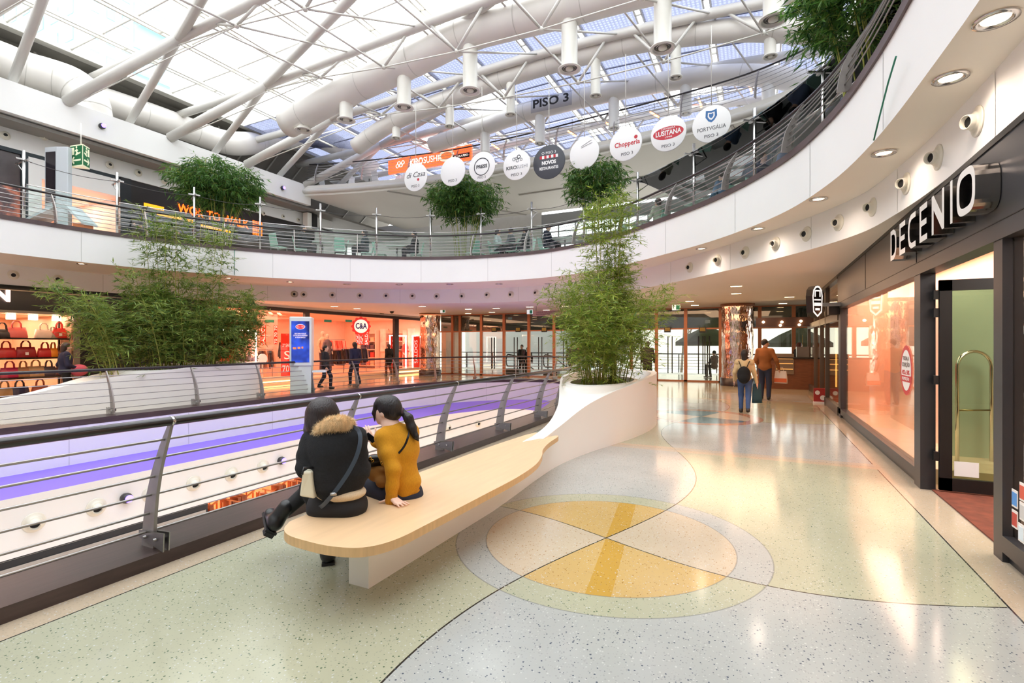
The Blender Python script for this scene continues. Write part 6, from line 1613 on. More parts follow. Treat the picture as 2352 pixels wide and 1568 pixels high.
wk = ((747, 893, 'person in a dark jacket walking right of the white kiosk', 1.6, .25, cl('char_jacket', (40, 38, 44)), -1.2), (815, 886, 'person in a navy jacket walking past the clothing shop in mid-stride', 1.72, .24, cl('navy_jacket', (36, 38, 70)), 1.3), (893, 862, 'person in black with a skirt walking by the tall sale poster', 1.65, .12, blackc, 1.35))
for px, py, lb, h, st_, jm_, hd in wk:
    q = A2(px, py); person(lb, q, hd, h, 'walk', jm_, navy if st_ > .2 else cl('brown_skirt', (96, 62, 50)), boot_m, hair_br if st_ < .2 else hair_b, .08, step=st_, coat=.15 if st_ < .2 else 0)
p = atx(150, 860, -15.6); person('person hurrying past the bag shop window with a pink bundle', (p.x, p.y, 0), -.2, 1.68, 'walk', cl('dark_blue_jacket', (34, 36, 62)), blackc, boot_m, hair_br, .1, step=.2, arms=dict(wL=(-.2, .25, 1.0), wR=(.15, .25, 1.0)))
pk = thing('bundle', 'pink folded bundle carried past the bag shop window', 'bundle', (p.x + .12, p.y + .25, .82)); Sdf().ell((0, 0, .12), (.22, .2, .16), .03).build('cloth', cl('pink_cloth', (196, 84, 104)), pk, .025)
# ---- upper gallery diners, tables, chairs
mint = M('mint_plastic', (168, 208, 192), .4); tbl_m = M('table_top', (206, 206, 200), .35)
def make_chair():
    root = thing('dining_chair', 'x', 'chair', (0, 0, 0), 'mint chairs of the upper gallery')
    mb = MB(); n = 6
    MB().box((-.2, -.2, .43), (.2, .2, .46)).build('seat', mint, root, local=True, bevel=.012)
    vs = MB()
    for (x0, x1) in ((-.2, .2),): vs.hexa([(-.19, -.21, .48), (.19, -.21, .48), (.19, -.18, .48), (-.19, -.18, .48), (-.17, -.3, .9), (.17, -.3, .9), (.17, -.275, .9), (-.17, -.275, .9)])
    vs.build('backrest', mint, root, local=True, bevel=.01)
    for x in (-.18, .18):
        for y in (-.18, .18): MB().tube([(x, y, .43), (x * 1.12, y * 1.12, 0)], .013, 6).build('leg', steel, root, local=True)
    return root
def make_table():
    root = thing('dining_table', 'x', 'table', (0, 0, 0), 'tables of the upper gallery')
    MB().box((-.36, -.36, .71), (.36, .36, .74)).build('tabletop', tbl_m, root, local=True, bevel=.008)
    MB().tube([(0, 0, 0), (0, 0, .71)], .03, 8).build('pedestal', steel, root, local=True); MB().lathe([(.0, .03), (.2, .02), (.22, 0)], n=16).build('foot', steel, root, local=True)
    return root
ch0, tb0 = make_chair(), make_table(); used = {}
def place(proto, loc, rz, label):
    k = proto.name
    o = proto if not used.get(k) else copy_tree(proto); used[k] = 1
    o.location = loc; o.rotation_euler = (0, 0, rz); o['label'] = label; return o
col = lambda n, c: cl(n, c)
diners = [(695, 'dark', -1.3), (838, 'grey', 1.4), (952, 'black', 1.5), (1142, 'pale', -1.4), (1175, 'grey2', .2), (1208, 'dark2', 1.4), (1258, 'navy', -1.3), (1512, 'cream', .5), (1660, 'blue', 1.0), (1752, 'dark3', -.6), (1810, 'stripe', .8)]
dcol = dict(dark=(36, 36, 40), grey=(70, 74, 80), black=(24, 24, 28), pale=(196, 206, 204), grey2=(92, 96, 100), dark2=(40, 44, 48), navy=(34, 40, 60), cream=(190, 190, 170), blue=(96, 120, 150), dark3=(46, 42, 44), stripe=(110, 120, 150))
dl_ = dict(dark='seated diner in black near the loudspeaker', grey='seated diner in grey left of the middle upper bamboo', black='seated diner in black left of the middle upper bamboo', pale='seated diner in a pale top right of the middle upper bamboo', grey2='seated diner in mid grey beside the pale top', dark2='seated diner in charcoal before the bright windows', navy='seated diner in navy left of the bench bamboo', cream='seated diner in a cream top right of the bench bamboo', blue='seated diner in pale blue below the blue crest disc', dark3='seated diner in dark brown right of the blue crest disc', stripe='seated diner in blue-grey farthest right')
zf = 4.62
for i, (px, ck, off) in enumerate(diners):
    d = d_at_px(TP, px, 5.6, TP.near(3.3, 0), TP.near(-15.5, 3), .75); qq, T, nr = TP.at(d, .75)
    hd = math.atan2(T[1], T[0]) + (0 if off > 0 else PI) - PI / 2
    person(dl_[ck], (qq[0], qq[1], zf), hd, 1.68, 'sit', col('top_' + ck, dcol[ck]), navy, boot_m, hair_b, .06 if i % 2 else 0, res=.03, seat=.46, group=None)
    fx_, fy_ = -math.sin(hd), math.cos(hd)
    place(ch0, (qq[0] - fx_ * .05, qq[1] - fy_ * .05, zf), hd, 'mint chair under the ' + dl_[ck].split(',')[0][7:])
    place(tb0, (qq[0] + fx_ * .68, qq[1] + fy_ * .68, zf), hd, 'square table before the ' + dl_[ck].split(',')[0][7:])
    if i in (0, 2, 4, 7): place(ch0, (qq[0] + fx_ * 1.3, qq[1] + fy_ * 1.3, zf), hd + PI, 'empty mint chair facing the ' + dl_[ck].split(',')[0][7:])
for i, px in enumerate((640, 780, 1085, 1440, 1590)):
    d = d_at_px(TP, px, 5.2, TP.near(3.3, 0), TP.near(-15.5, 3), .6); qq, T, nr = TP.at(d, .6)
    place(ch0, (qq[0], qq[1], zf), .7 * i, ['empty mint chair below the loudspeaker', 'empty mint chair between the dark and the grey diner', 'empty mint chair under the middle upper bamboo', 'empty mint chair behind the thin top of the bench bamboo', 'empty mint chair by the post of the red oval disc'][i])
for px, py, lb, c in ((340, 497, 'person in a dark blue top at the food counter behind the left bamboo tip', (40, 44, 66)), (425, 500, 'person in black standing at the orange glowing food counter', (24, 24, 26))):
    p = atx(px, py, -17.6); person(lb, (p.x, p.y, zf), PI / 2 + .4, 1.72, 'stand', col('wok_%d' % px, c), navy, res=.03, arms=dict(wL=(-.15, .3, 1.1), wR=(.15, .3, 1.1)))
# ---- deck furniture
wch = M('white_chair', (226, 228, 228), .4)
dch0 = copy_tree(ch0)
for ch in dch0.children:
    if ch.data.materials and ch.data.materials[0] == mint: ch.data = ch.data.copy(); ch.data.materials[0] = wch
dch0['group'] = 'white chairs on the deck'
for i, (px, y, rz) in enumerate(((748, 15.2, 0), (765, 15.6, 2), (800, 15.3, 1.5), (825, 15.8, -1), (868, 15.4, 0), (905, 15.9, 3))):
    p = aty(px, 425, y); o = dch0 if i == 0 else copy_tree(dch0); o.location = (p.x, y, 9.205); o.rotation_euler = (0, 0, rz)
    o['label'] = 'white chair on the restaurant deck, %s from the left end of its railing' % ordw(i)
for i, (px, y) in enumerate(((780, 15.4), (848, 15.5))):
    p = aty(px, 425, y); place(tb0, (p.x, y, 9.205), .3, 'table on the restaurant deck, %s from the left end of its railing' % ordw(i))
# ================= the two seated on the bench =================
def W(px, py, D): return np.array(atd(px, py, D))
UP = np.array((0, 0, 1.0)); INTO = np.array((-SA, CA, 0)); RT = np.array((CA, SA, 0)); LF = -RT
# ---- person in the black jacket with fur collar
w1 = thing('person', 'person in a black jacket with tan fur collar sitting on the bench end', 'person', tuple(W(775, 1185, 3.62)))
hip = W(776, 1152, 3.66); wst = W(770, 1098, 3.66); chs = W(772, 1040, 3.63); nk = W(757, 985, 3.66); hd = W(742, 955, 3.70)
shL, shR = W(716, 1012, 3.66), W(818, 1004, 3.60); elL, elR = W(702, 1076, 3.58), W(828, 1080, 3.62)
wrL, wrR = elL + INTO * .2 + RT * .05 + UP * .02, elR + INTO * .22 + LF * .1 + UP * .02
hipL, hipR = W(742, 1152, 3.68), W(806, 1150, 3.66)
kneeR = hipR + INTO * .25 + LF * .40 + UP * .03; kneeL = hipL + INTO * .34 + LF * .15 + UP * .07
ankUp = W(646, 1181, 3.86); ankDn = W(754, 1262, 3.84)
S = Sdf().ell(hd, (.085, .09, .11), .02).cap(nk, hd, .048).cap(nk, hip, .07).cap(shL, shR, .04).chain([shL, elL, wrL], [.04, .035, .027]).chain([shR, elR, wrR], [.04, .035, .027]).cap(hipL, kneeL, .055, .045).cap(kneeL, ankUp, .045, .035).cap(hipR, kneeR, .055, .045).cap(kneeR, ankDn, .045, .035)
S.ell(hd + LF * .055 + INTO * .055 - UP * .04, (.045, .05, .05), .03)
hand(S, wrL, INTO + RT * .5, UP); hand(S, wrR, INTO + LF * .5, UP)
S.build('body', skin2, w1, .0095, world=True)
wool = M('black_wool', (18, 19, 22), .9, var=.25, vscale=60, bump=.25, bscale=120)
J = Sdf().chain([W(760, 1000, 3.64), W(770, 1040, 3.62), W(768, 1075, 3.62), W(772, 1108, 3.62)], [.115, .135, .135, .15], .05).ell(W(776, 1112, 3.62), (.185, .135, .07), .03, rot_to(UP, RT))
J.cap(shL, shR, .072, .072, .06).ell(W(768, 1035, 3.62), (.20, .13, .19), .05, rot_to(UP, RT)).ell(W(745, 1092, 3.62), (.13, .12, .10), .05, rot_to(UP, RT)).ell(W(808, 1082, 3.62), (.11, .12, .11), .05, rot_to(UP, RT))
J.chain([shL, lerp(shL, elL, .5) + LF * .012, elL, wrL], [.072, .066, .062, .05], .03).chain([shR, elR, wrR], [.072, .064, .05], .03)
def fold(V):
    return V + (np.sin(V[:, 2:3] * 70 + V[:, 0:1] * 25) * np.sin(V[:, 1:2] * 40)) * .0025
J.build('jacket', wool, w1, .009, warp=fold, world=True)
Sdf().ell(W(783, 1130, 3.62), (.178, .134, .062), .02, rot_to(UP, RT)).build('sweater_hem', M('cream_knit', (226, 206, 176), .9, bump=.5, bscale=200, stretch=(1, 1, .05)), w1, .01, world=True)
P_ = Sdf().ell(W(775, 1160, 3.64), (.188, .145, .11), .03, rot_to(UP, RT)).ell(W(745, 1165, 3.66), (.12, .14, .09), .04, rot_to(UP, RT)).ell(W(806, 1162, 3.64), (.115, .14, .095), .04, rot_to(UP, RT))
P_.cap(hipL, kneeL, .095, .07, .04).cap(kneeL, ankUp, .066, .05, .03).cap(hipR, kneeR, .095, .07, .04).cap(kneeR, ankDn, .062, .05, .03)
P_.build('trousers', M('black_trousers', (24, 22, 24), .8, var=.1), w1, .009, world=True)
def boot(name, ank, d, sole, parent):
    d = np.array(d, float); d /= np.linalg.norm(d); sole = np.array(sole, float); sole -= d * (sole @ d); sole /= np.linalg.norm(sole)
    B = Sdf().cap(ank - sole * .1, ank, .06, .06, .02).cap(ank + sole * .03 - d * .03, ank + sole * .045 + d * .14, .056, .046, .03).ell(ank + sole * .045 + d * .13, (.058, .055, .038), .02, rot_to(sole, d))
    o = B.build('boot', boot_m, parent, .008, world=True)
    c = ank + sole * .088; sd = np.cross(d, sole)
    mb = MB()
    mb.hexa([tuple(c + d * a + sd * b_ + sole * z) for z in (-.012, .006) for (a, b_) in ((-.07, -.046), (.2, -.038), (.2, .038), (-.07, .046))])
    mb.hexa([tuple(c + d * a + sd * b_ + sole * z) for z in (.004, .035) for (a, b_) in ((-.075, -.036), (-.01, -.036), (-.01, .036), (-.075, .036))])
    s_ = mb.build('sole', M('boot_sole', (36, 36, 38), .6), o if False else parent)
boot('boot', ankUp + LF * .03 - UP * .03, LF * .5 + UP * .22 + INTO * .8, -UP * .75 + LF * .7, w1)
boot('boot', ankDn - UP * .0 + np.array((0, 0, .094 - ankDn[2] + .0)), INTO * .85 + LF * .3, -UP, w1)
# fur collar
fur_m = M('tan_fur', (228, 202, 160), .95, var=.25, vscale=40, stretch=(1, 1, .3))
cpts = [W(722, 998, 3.60), W(738, 985, 3.555), W(762, 974, 3.545), W(786, 970, 3.55), W(806, 976, 3.58), W(812, 984, 3.66)]
FU = Sdf().chain([lerp(p, nk, .12) for p in cpts], [.03, .042, .046, .046, .04, .028], .03)
col_ = FU.build('fur_collar', fur_m, w1, .008, world=True)
r_ = random.Random(4); mb = MB(); me = col_.data
for v in list(me.vertices):
    for _ in range(2):
        n_ = v.normal + Vector((r_.gauss(0, .35), r_.gauss(0, .35), r_.gauss(-.35, .3))); p = v.co; e = p + n_.normalized() * r_.uniform(.012, .03); sd = n_.cross(Vector((r_.random(), r_.random(), 1))).normalized() * .0018
        mb.add([p - sd, p + sd, e], [(0, 1, 2)])
mb.build('fur_hair', fur_m, col_, local=True)
# hair: smooth dark bob hanging forward on the left
H = Sdf().ell(hd + UP * .03 - INTO * .01, (.103, .112, .113), .02).chain([hd + UP * .02 - INTO * .03, hd - UP * .05 - INTO * .04 + LF * .01, hd - UP * .13 - INTO * .01 + LF * .05], [.1, .098, .05], .03)
H.chain([hd + LF * .07 + UP * .02, hd + LF * .085 - UP * .1, hd + LF * .075 - UP * .2], [.05, .045, .022], .04).chain([hd + RT * .06, hd + RT * .085 - UP * .06 - INTO * .01], [.055, .04], .04)
H.build('hair', M('dark_straight_hair', (38, 28, 28), .42, var=.5, vscale=16, stretch=(9, 9, .35), bump=.35, bscale=14), w1, .007, world=True)
# bag strap and bag
strap = [W(808, 978, 3.60), W(823, 988, 3.50), W(828, 1010, 3.46), W(820, 1045, 3.44), W(803, 1080, 3.44), W(782, 1112, 3.44), W(762, 1138, 3.44), W(742, 1160, 3.48), W(728, 1168, 3.56)]
bag1 = thing('shoulder_bag', 'cream bag with dark strap at the hip of the person in black', 'bag', tuple(W(702, 1118, 3.46)))
def band(name, pts, w, mat, parent, nrm):
    pts = spline([tuple(p) for p in pts], 5); A, B = [], []; 
    for i, p in enumerate(pts):
        t = np.array(pts[min(i + 1, len(pts) - 1)]) - np.array(pts[max(0, i - 1)]); s = np.cross(t, nrm); s /= np.linalg.norm(s)
        A.append(tuple(np.array(p) - s * w / 2)); B.append(tuple(np.array(p) + s * w / 2))
    n_ = np.array(nrm) / np.linalg.norm(nrm) * .004
    A2_, B2 = [tuple(np.array(p) + n_) for p in A], [tuple(np.array(p) + n_) for p in B]
    return MB().ribbon(A, B).ribbon(A2_, B2).ribbon(A, A2_).ribbon(B, B2).build(name, mat, parent)
band('strap', strap, .028, M('slate_strap', (50, 62, 76), .45), bag1, -INTO)
bk = W(766, 1134, 3.43); MB().tube([bk + RT * -.02, bk + RT * .02], .012, 6).build('buckle', steel_lt, bag1)
b0 = [W(694, 1083, 3.44), W(715, 1083, 3.47), W(722, 1146, 3.47), W(687, 1140, 3.44)]; dep = INTO * .12
mb = MB(); mb.hexa([tuple(b0[3]), tuple(b0[2]), tuple(b0[2] + dep), tuple(b0[3] + dep), tuple(b0[0]), tuple(b0[1]), tuple(b0[1] + dep), tuple(b0[0] + dep)])
mb.build('body', M('cream_leather', (226, 222, 200), .5, var=.03), bag1, bevel=.012)
MB().tube([b0[0] + UP * -.02, b0[0] + UP * .02 + INTO * .03, b0[1] + UP * .02 + INTO * .03], .008, 6).build('trim', boot_m, bag1)
# ---- person in the mustard sweater
w2 = thing('person', 'person in a mustard yellow sweater with a ponytail sitting on the bench', 'person', tuple(W(915, 1148, 3.95)))
hip = W(918, 1122, 4.02); wst = W(914, 1085, 4.02); chs = W(912, 1035, 4.0); nk = W(899, 978, 4.0); hd = W(889, 944, 4.02)
shL, shR = W(880, 1004, 3.92), W(944, 992, 4.08); elL, wrL = W(903, 1078, 3.84), W(899, 1148, 3.83)
elR, wrR = shR + INTO * .12 + LF * .12 - UP * .2, W(858, 1014, 4.16)
hipL, hipR = W(896, 1128, 3.96), W(940, 1122, 4.08); kneeL, kneeR = hipL + LF * .34 + INTO * .28 + UP * .0, hipR + LF * .34 + INTO * .28
ankL, ankR = kneeL + np.array((-.05, 0, -kneeL[2] + .09)), kneeR + np.array((-.05, .05, -kneeR[2] + .09))
fw = LF * .93 + INTO * .37; fs = np.cross(fw, UP)        # where she looks
Rh = rot_to(UP, fs)
S = Sdf().ell(hd + UP * .012, (.078, .093, .108), .02, np.stack([fs, fw, UP], 1)).ell(hd + fw * .04 - UP * .062, (.046, .05, .045), .03, np.stack([fs, fw, UP], 1))
S.ell(hd + fw * .055 - UP * .02, (.058, .045, .06), .03, np.stack([fs, fw, UP], 1))
S.cap(hd + fw * .092 + UP * .012, hd + fw * .108 - UP * .02, .007, .0105, .012).cap(hd + fw * .085 - UP * .048 + fs * .012, hd + fw * .085 - UP * .048 - fs * .012, .011, None, .008).cap(hd + fw * .083 - UP * .06, hd + fw * .083 - UP * .061, .01, None, .008).ell(hd + fw * .07 - UP * .09, (.02, .02, .018), .02)
for s_ in (-1, 1): S.ell(hd + fs * s_ * .036 + fw * .072 + UP * .005, (.016, .012, .01), .012); S.ell(hd + fs * s_ * .076 - fw * .012 - UP * .008, (.009, .019, .029), .006, np.stack([fs, fw, UP], 1))
S.cap(nk - UP * .06, hd - UP * .05 - fw * .015, .05, .046, .03).cap(nk, hip, .07).cap(shL, shR, .04).chain([shL, elL, wrL], [.04, .034, .024]).chain([shR, elR, wrR], [.04, .034, .025])
S.cap(hipL, kneeL, .055, .045).cap(kneeL, ankL, .042, .03).cap(hipR, kneeR, .055, .045).cap(kneeR, ankR, .042, .03)
# hand flat on the bench: wrist above, palm on the wood, fingers spread to the right of the picture
tz = .452; pw0 = wrL.copy(); pw0[2] = tz + .045; S.cap(wrL, pw0, .023, .022, .01)
dirn = RT * .80 - INTO * .60; sdn = np.cross(UP, dirn); pc = pw0 + dirn * .035; pc[2] = tz + .022
for k in (-1.5, -.5, .5, 1.5):
    b_ = pc + dirn * .045 + sdn * .019 * k; b_[2] = tz + .016; S.cap(pw0 + sdn * .008 * k, b_, .017, .0125, .012)
    sp_d = dirn + sdn * .17 * k; ln = {-1.5: .06, -.5: .072, .5: .074, 1.5: .066}[k]; m_ = b_ + sp_d * ln * .5; m_[2] = tz + .017; e_ = b_ + sp_d * ln; e_[2] = tz + .008; S.cap(b_, m_, .0092, .0085, .005).cap(m_, e_, .0083, .0066, .004)
t1 = pw0 + LF * .035 - UP * .012; t1[2] = tz + .02; t2 = t1 + LF * .055 - INTO * .015; t2[2] = tz + .009; S.cap(pw0, t1, .018, .0125, .01).cap(t1, t2, .0115, .0075, .005)
# the hand holding the phone
ph = W(851, 1005, 4.13)
hand(S, wrR, LF * .55 + UP * .75, INTO * -1, curl=.9, L=.075)
S.build('body', skin2, w2, .0068, world=True)
m, N, L = nodes_of('mustard_knit'); b = N['Principled BSDF']; b.inputs['Roughness'].default_value = .9
tc = N.new('ShaderNodeTexCoord'); mp = N.new('ShaderNodeMapping'); mp.inputs['Scale'].default_value = (1, 1, .35); L.new(tc.outputs['Object'], mp.inputs[0])
nz = N.new('ShaderNodeTexNoise'); nz.inputs['Scale'].default_value = 150; L.new(mp.outputs[0], nz.inputs['Vector'])
rp = N.new('ShaderNodeValToRGB'); L.new(nz.outputs['Fac'], rp.inputs['Fac']); rp.color_ramp.elements[0].color = lin((192, 132, 16)); rp.color_ramp.elements[1].color = lin((206, 146, 22)); rp.color_ramp.elements[0].position = .3; rp.color_ramp.elements[1].position = .7
L.new(rp.outputs[0], b.inputs['Base Color']); wv = N.new('ShaderNodeTexWave'); wv.inputs['Scale'].default_value = 70; wv.inputs['Distortion'].default_value = 2; L.new(tc.outputs['Object'], wv.inputs['Vector'])
bpn = N.new('ShaderNodeBump'); bpn.inputs['Strength'].default_value = .15; bpn.inputs['Distance'].default_value = .004; L.new(wv.outputs['Fac'], bpn.inputs['Height']); L.new(bpn.outputs[0], b.inputs['Normal'])
must = m
J = Sdf().chain([W(905, 995, 4.0), W(914, 1035, 4.0), W(918, 1085, 4.02), W(922, 1120, 4.02)], [.095, .125, .128, .13], .05).cap(shL, shR, .062, None, .05).ell(W(916, 1030, 4.0), (.165, .115, .16), .05, rot_to(UP, RT * .9 + INTO * .43)).ell(W(924, 1105, 4.02), (.148, .115, .1), .04, rot_to(UP, RT))
J.chain([shL, lerp(shL, elL, .5) - INTO * .01, elL, lerp(elL, wrL, .55), lerp(elL, wrL, .97)], [.064, .057, .055, .046, .042], .025).chain([shR, elR, lerp(elR, wrR, .93)], [.06, .052, .04], .03)
J.cap(nk - UP * .035, nk - UP * .02, .068, .06, .03)
def knit(V):
    return V + np.stack([np.sin(V[:, 2] * 55 + 9 * V[:, 1]) * .0016, np.zeros(len(V)), np.zeros(len(V))], 1)
J.build('sweater', must, w2, .0085, warp=knit, world=True)
rib = M('mustard_rib', (186, 126, 14), .9, bump=.6, bscale=90, stretch=(1, 1, .04))
Sdf().cap(lerp(elL, wrL, .83), lerp(elL, wrL, 1.02), .0445, .047, .01).build('cuff', rib, w2, .007, world=True)
Sdf().ell(W(922, 1126, 4.02), (.147, .117, .045), .02, rot_to(UP, RT)).build('hem', rib, w2, .008, world=True)
SK = Sdf().ell(W(922, 1138, 4.02), (.17, .13, .065), .03, rot_to(UP, RT)).cap(hipL - UP * .02, kneeL, .1, .09, .05).cap(hipR - UP * .02, kneeR, .1, .09, .05).cap(kneeL, kneeL - UP * .15, .09, .085, .04).cap(kneeR, kneeR - UP * .15, .09, .085, .04)
SK.build('skirt', M('navy_skirt', (24, 26, 44), .8, var=.12), w2, .01, world=True)
for a_ in (ankL, ankR): Sdf().cap(a_ - UP * .045 - fw * .03, a_ - UP * .05 + fw * .14, .042, .036, .02).cap(a_ + UP * .06, a_ - UP * .03, .042, .045, .02).build('shoe', boot_m, w2, .012, world=True)
hm = M('black_tied_hair', (24, 18, 19), .42, var=.5, vscale=14, stretch=(9, 9, 1.2), bump=.35, bscale=13)
H = Sdf().ell(hd + UP * .03 - fw * .022, (.089, .1, .1), .02, np.stack([fs, fw, UP], 1)).ell(hd - fw * .07 - UP * .01, (.065, .05, .06), .04, np.stack([fs, fw, UP], 1))
H.ell(hd + UP * .075 + fw * .03, (.075, .065, .045), .03, np.stack([fs, fw, UP], 1))
for s_ in (-1, 1): H.chain([hd + fs * s_ * .055 + fw * .06 + UP * .055, hd + fs * s_ * .066 + fw * .075 - UP * .01, hd + fs * s_ * .06 + fw * .072 - UP * .075], [.024, .015, .006], .015)
H.chain([hd + fw * .075 + UP * .07, hd + fw * .098 + UP * .035], [.03, .014], .02)
kn = W(925, 945, 4.0)
H.cap(hd - fw * .09, kn, .03, .02, .02).chain([kn, W(938, 960, 3.98), W(946, 982, 3.97), W(955, 1002, 3.96), W(961, 1012, 3.96)], [.02, .037, .036, .022, .008], .015)
H.build('hair', hm, w2, .0065, world=True)
MB().lathe([(.02, -.012), (.03, -.008), (.032, 0), (.03, .008), (.02, .012)], n=14, M4=Matrix.Translation(Vector(kn)) @ frame((0, 0, 0), INTO, UP)).build('hair_tie', M('hair_tie', (70, 44, 54), .7), w2)
phn = thing('phone', 'dark phone held up by the person in the mustard sweater', 'phone', tuple(ph))
ax = (RT * .75 - UP * .6); ax /= np.linalg.norm(ax); bx = np.cross(ax, INTO); bx /= np.linalg.norm(bx); nx_ = np.cross(ax, bx)
MB().hexa([tuple(ph + ax * a * .045 + bx * b_ * .024 + nx_ * c * .0045) for c in (-1, 1) for (a, b_) in ((-1, -1), (1, -1), (1, 1), (-1, 1))]).build('body', M('phone_black', (22, 22, 26), .2), phn, bevel=.003)
band('strap', [W(938, 984, 4.04), W(938, 1000, 3.87), W(930, 1022, 3.865), W(916, 1040, 3.865), W(902, 1050, 3.87)], .016, blackc, thing('handbag', 'black handbag with gold clasp on the lap between the two seated people', 'bag', tuple(W(862, 1062, 3.98))), -INTO)
hb = [o for o in bpy.data.objects if o.get('label', '').startswith('black handbag with gold')][0]
Sdf().ell(W(862, 1060, 4.0), (.10, .06, .06), .02, rot_to(UP, RT)).cap(W(850, 1055, 3.95), W(876, 1052, 3.95), .035, None, .02).build('body', boot_m, hb, .01, world=True)
mb = MB()
for px, py in ((851, 1052), (856, 1058), (877, 1063)): mb.lathe([(.004, -.003), (.012, -.003), (.012, .003), (.004, .003)], n=10, M4=Matrix.Translation(Vector(W(px, py, 3.9))) @ frame((0, 0, 0), RT, UP))
mb.build('clasp', M('gold_clasp', (210, 160, 70), .25, metal=1), hb)
cg = thing('cardigan', 'brown cardigan bundled on the lap of the person in the mustard sweater', 'cardigan', tuple(W(865, 1090, 3.98)))
Sdf().ell(W(866, 1088, 3.98), (.08, .07, .06), .03).ell(W(880, 1105, 3.92), (.06, .06, .05), .03).cap(W(852, 1082, 3.98), W(884, 1078, 3.92), .04, .03, .03).build('cloth', M('brown_knit', (140, 92, 34), .9, var=.2), cg, .01, world=True, warp=fold)
# ================= hanging discs, banners, totem, kiosk =================
dw = M('disc_white', (240, 240, 240), .45); dink = M('disc_ink', (60, 60, 66), .5); dred = M('disc_red', (196, 44, 58), .5); dgrey = M('disc_grey', (150, 150, 156), .5); dblue = M('disc_blue', (54, 110, 170), .5)
ddark = M('disc_dark', (70, 72, 80), .5)
NRM = Vector((.12, -.99, 0)); RTV = Vector((.99, .12, 0)); UZ = Vector((0, 0, 1))
def disc(px, py, label, base=dw, r=.5):
    RTV = Vector((1, 0, 0)) if px < 1300 else Vector((.99, -.12, 0))
    p = atz(px, py, 7.62); root = thing('hanging_sign', label, 'sign', p, 'round hanging signs below the glass roof')
    M4 = frame((0, 0, 0), RTV, UZ)
    MB().lathe([(0, .016), (r * .98, .016), (r, .01), (r, -.01), (r * .98, -.016), (0, -.016)], n=48, M4=M4).build('disc', base, root, local=True)
    MB().tube([(0, 0, r), (0, 0, 10.3 - p.z)], .012, 5).build('cable', tube_m, root, local=True)
    def tx(body, x, z, size, mat, width=None, bold=0., shear=0.): return letters('lettering', body, frame(p, RTV, UZ) @ Matrix.Translation((x, z, .017)), size, mat, root, width=width, bold=bold, shear=shear)
    return root, tx, (lambda mb, nm, mat, z=.02: mb.build(nm, mat, root, local=True)), M4
r0, tx, bd_, M4 = disc(955, 407, 'white round hanging sign with thin script lettering, leftmost of the row')
tx('di Casa', .0, .08, .27, dink, width=.8, shear=.3); tx('PISO 3', 0, -.32, .13, dink, width=.34)
bd_(MB().lathe([(0, 0), (.05, 0)], n=14, M4=M4 @ Matrix.Translation((.12, -.1, .02))), 'dot', dred)
r0, tx, bd_, M4 = disc(1040, 394, 'white round hanging sign mostly hidden by the middle upper bamboo, second from the left')
tx('PISO 3', 0, -.32, .13, dink, width=.34)
r0, tx, bd_, M4 = disc(1107, 383, 'white round hanging sign with a grey ring and short word above the middle bamboo')
tx('PRESS', 0, 0, .16, dink, width=.42, bold=.006); tx('PISO 3', 0, -.36, .12, dink, width=.3)
n = 40; bd_(MB().ribbon([M4 @ Vector((.27 * math.cos(2 * PI * k / n), .27 * math.sin(2 * PI * k / n), .02)) for k in range(n)], [M4 @ Vector((.3 * math.cos(2 * PI * k / n), .3 * math.sin(2 * PI * k / n), .02)) for k in range(n)], closed=True), 'ring', dink)
r0, tx, bd_, M4 = disc(1187, 379, 'white round hanging sign with spiral rolls emblem, right of the middle bamboo')
tx('KIRO', -.19, -.08, .16, dink, width=.38, bold=.003); tx('SUSHI', .2, -.08, .16, dgrey, width=.4); tx('PISO 3', 0, -.32, .13, dink, width=.4)
def ringm(cx, cz, ra, rb): return MB().ribbon([M4 @ Vector((cx + ra * math.cos(2 * PI * k / 16), cz + ra * math.sin(2 * PI * k / 16), .02)) for k in range(16)], [M4 @ Vector((cx + rb * math.cos(2 * PI * k / 16), cz + rb * math.sin(2 * PI * k / 16), .02)) for k in range(16)], closed=True)
for i, (cx, cz, q) in enumerate(((-.1, .2, .06), (.03, .14, .06), (.08, .26, .07), (.17, .16, .05), (-.02, .22, .05))): bd_(ringm(cx, cz, q, q * .6), 'emblem_ring', dink if i == 2 else dgrey)
r0, tx, bd_, M4 = disc(1261, 372, 'dark grey round hanging sign with a red striped awning', ddark, .56)
tx('O PISO 3', 0, .3, .12, dw, width=.5); tx('NOVOS', 0, -.02, .16, dw, width=.5, bold=.008); tx('RESTAURANTES', 0, -.2, .13, dw, width=.66, bold=.004)
for k in range(8): bd_(MB().add([M4 @ Vector(q) for q in ((-.32 + .08 * k, .12, .02), (-.24 + .08 * k, .12, .02), (-.24 + .08 * k, .22, .02), (-.32 + .08 * k, .22, .02))], [(0, 1, 2, 3)]), 'awning_stripe', dred if k % 2 == 0 else dw)
r0, tx, bd_, M4 = disc(1342, 352, 'white round hanging sign behind the bench bamboo tip')
bd_(MB().bar(M4 @ Vector((-.1, .22, .02)), M4 @ Vector((.25, .36, .02)), .012, .004).bar(M4 @ Vector((-.1, .18, .02)), M4 @ Vector((.28, .28, .02)), .012, .004), 'chopsticks', dink)
r0, tx, bd_, M4 = disc(1437, 331, 'white round hanging sign with red lettering and a cherry dot, partly behind leaves')
tx('Chopperia', .05, .0, .2, dred, width=.78, bold=.004); tx('PISO 3', .05, -.3, .13, dink, width=.36); bd_(MB().lathe([(0, 0), (.055, 0)], n=14, M4=M4 @ Matrix.Translation((.32, .15, .02))), 'dot', dred)
r0, tx, bd_, M4 = disc(1535, 307, 'white round hanging sign with a red oval badge')
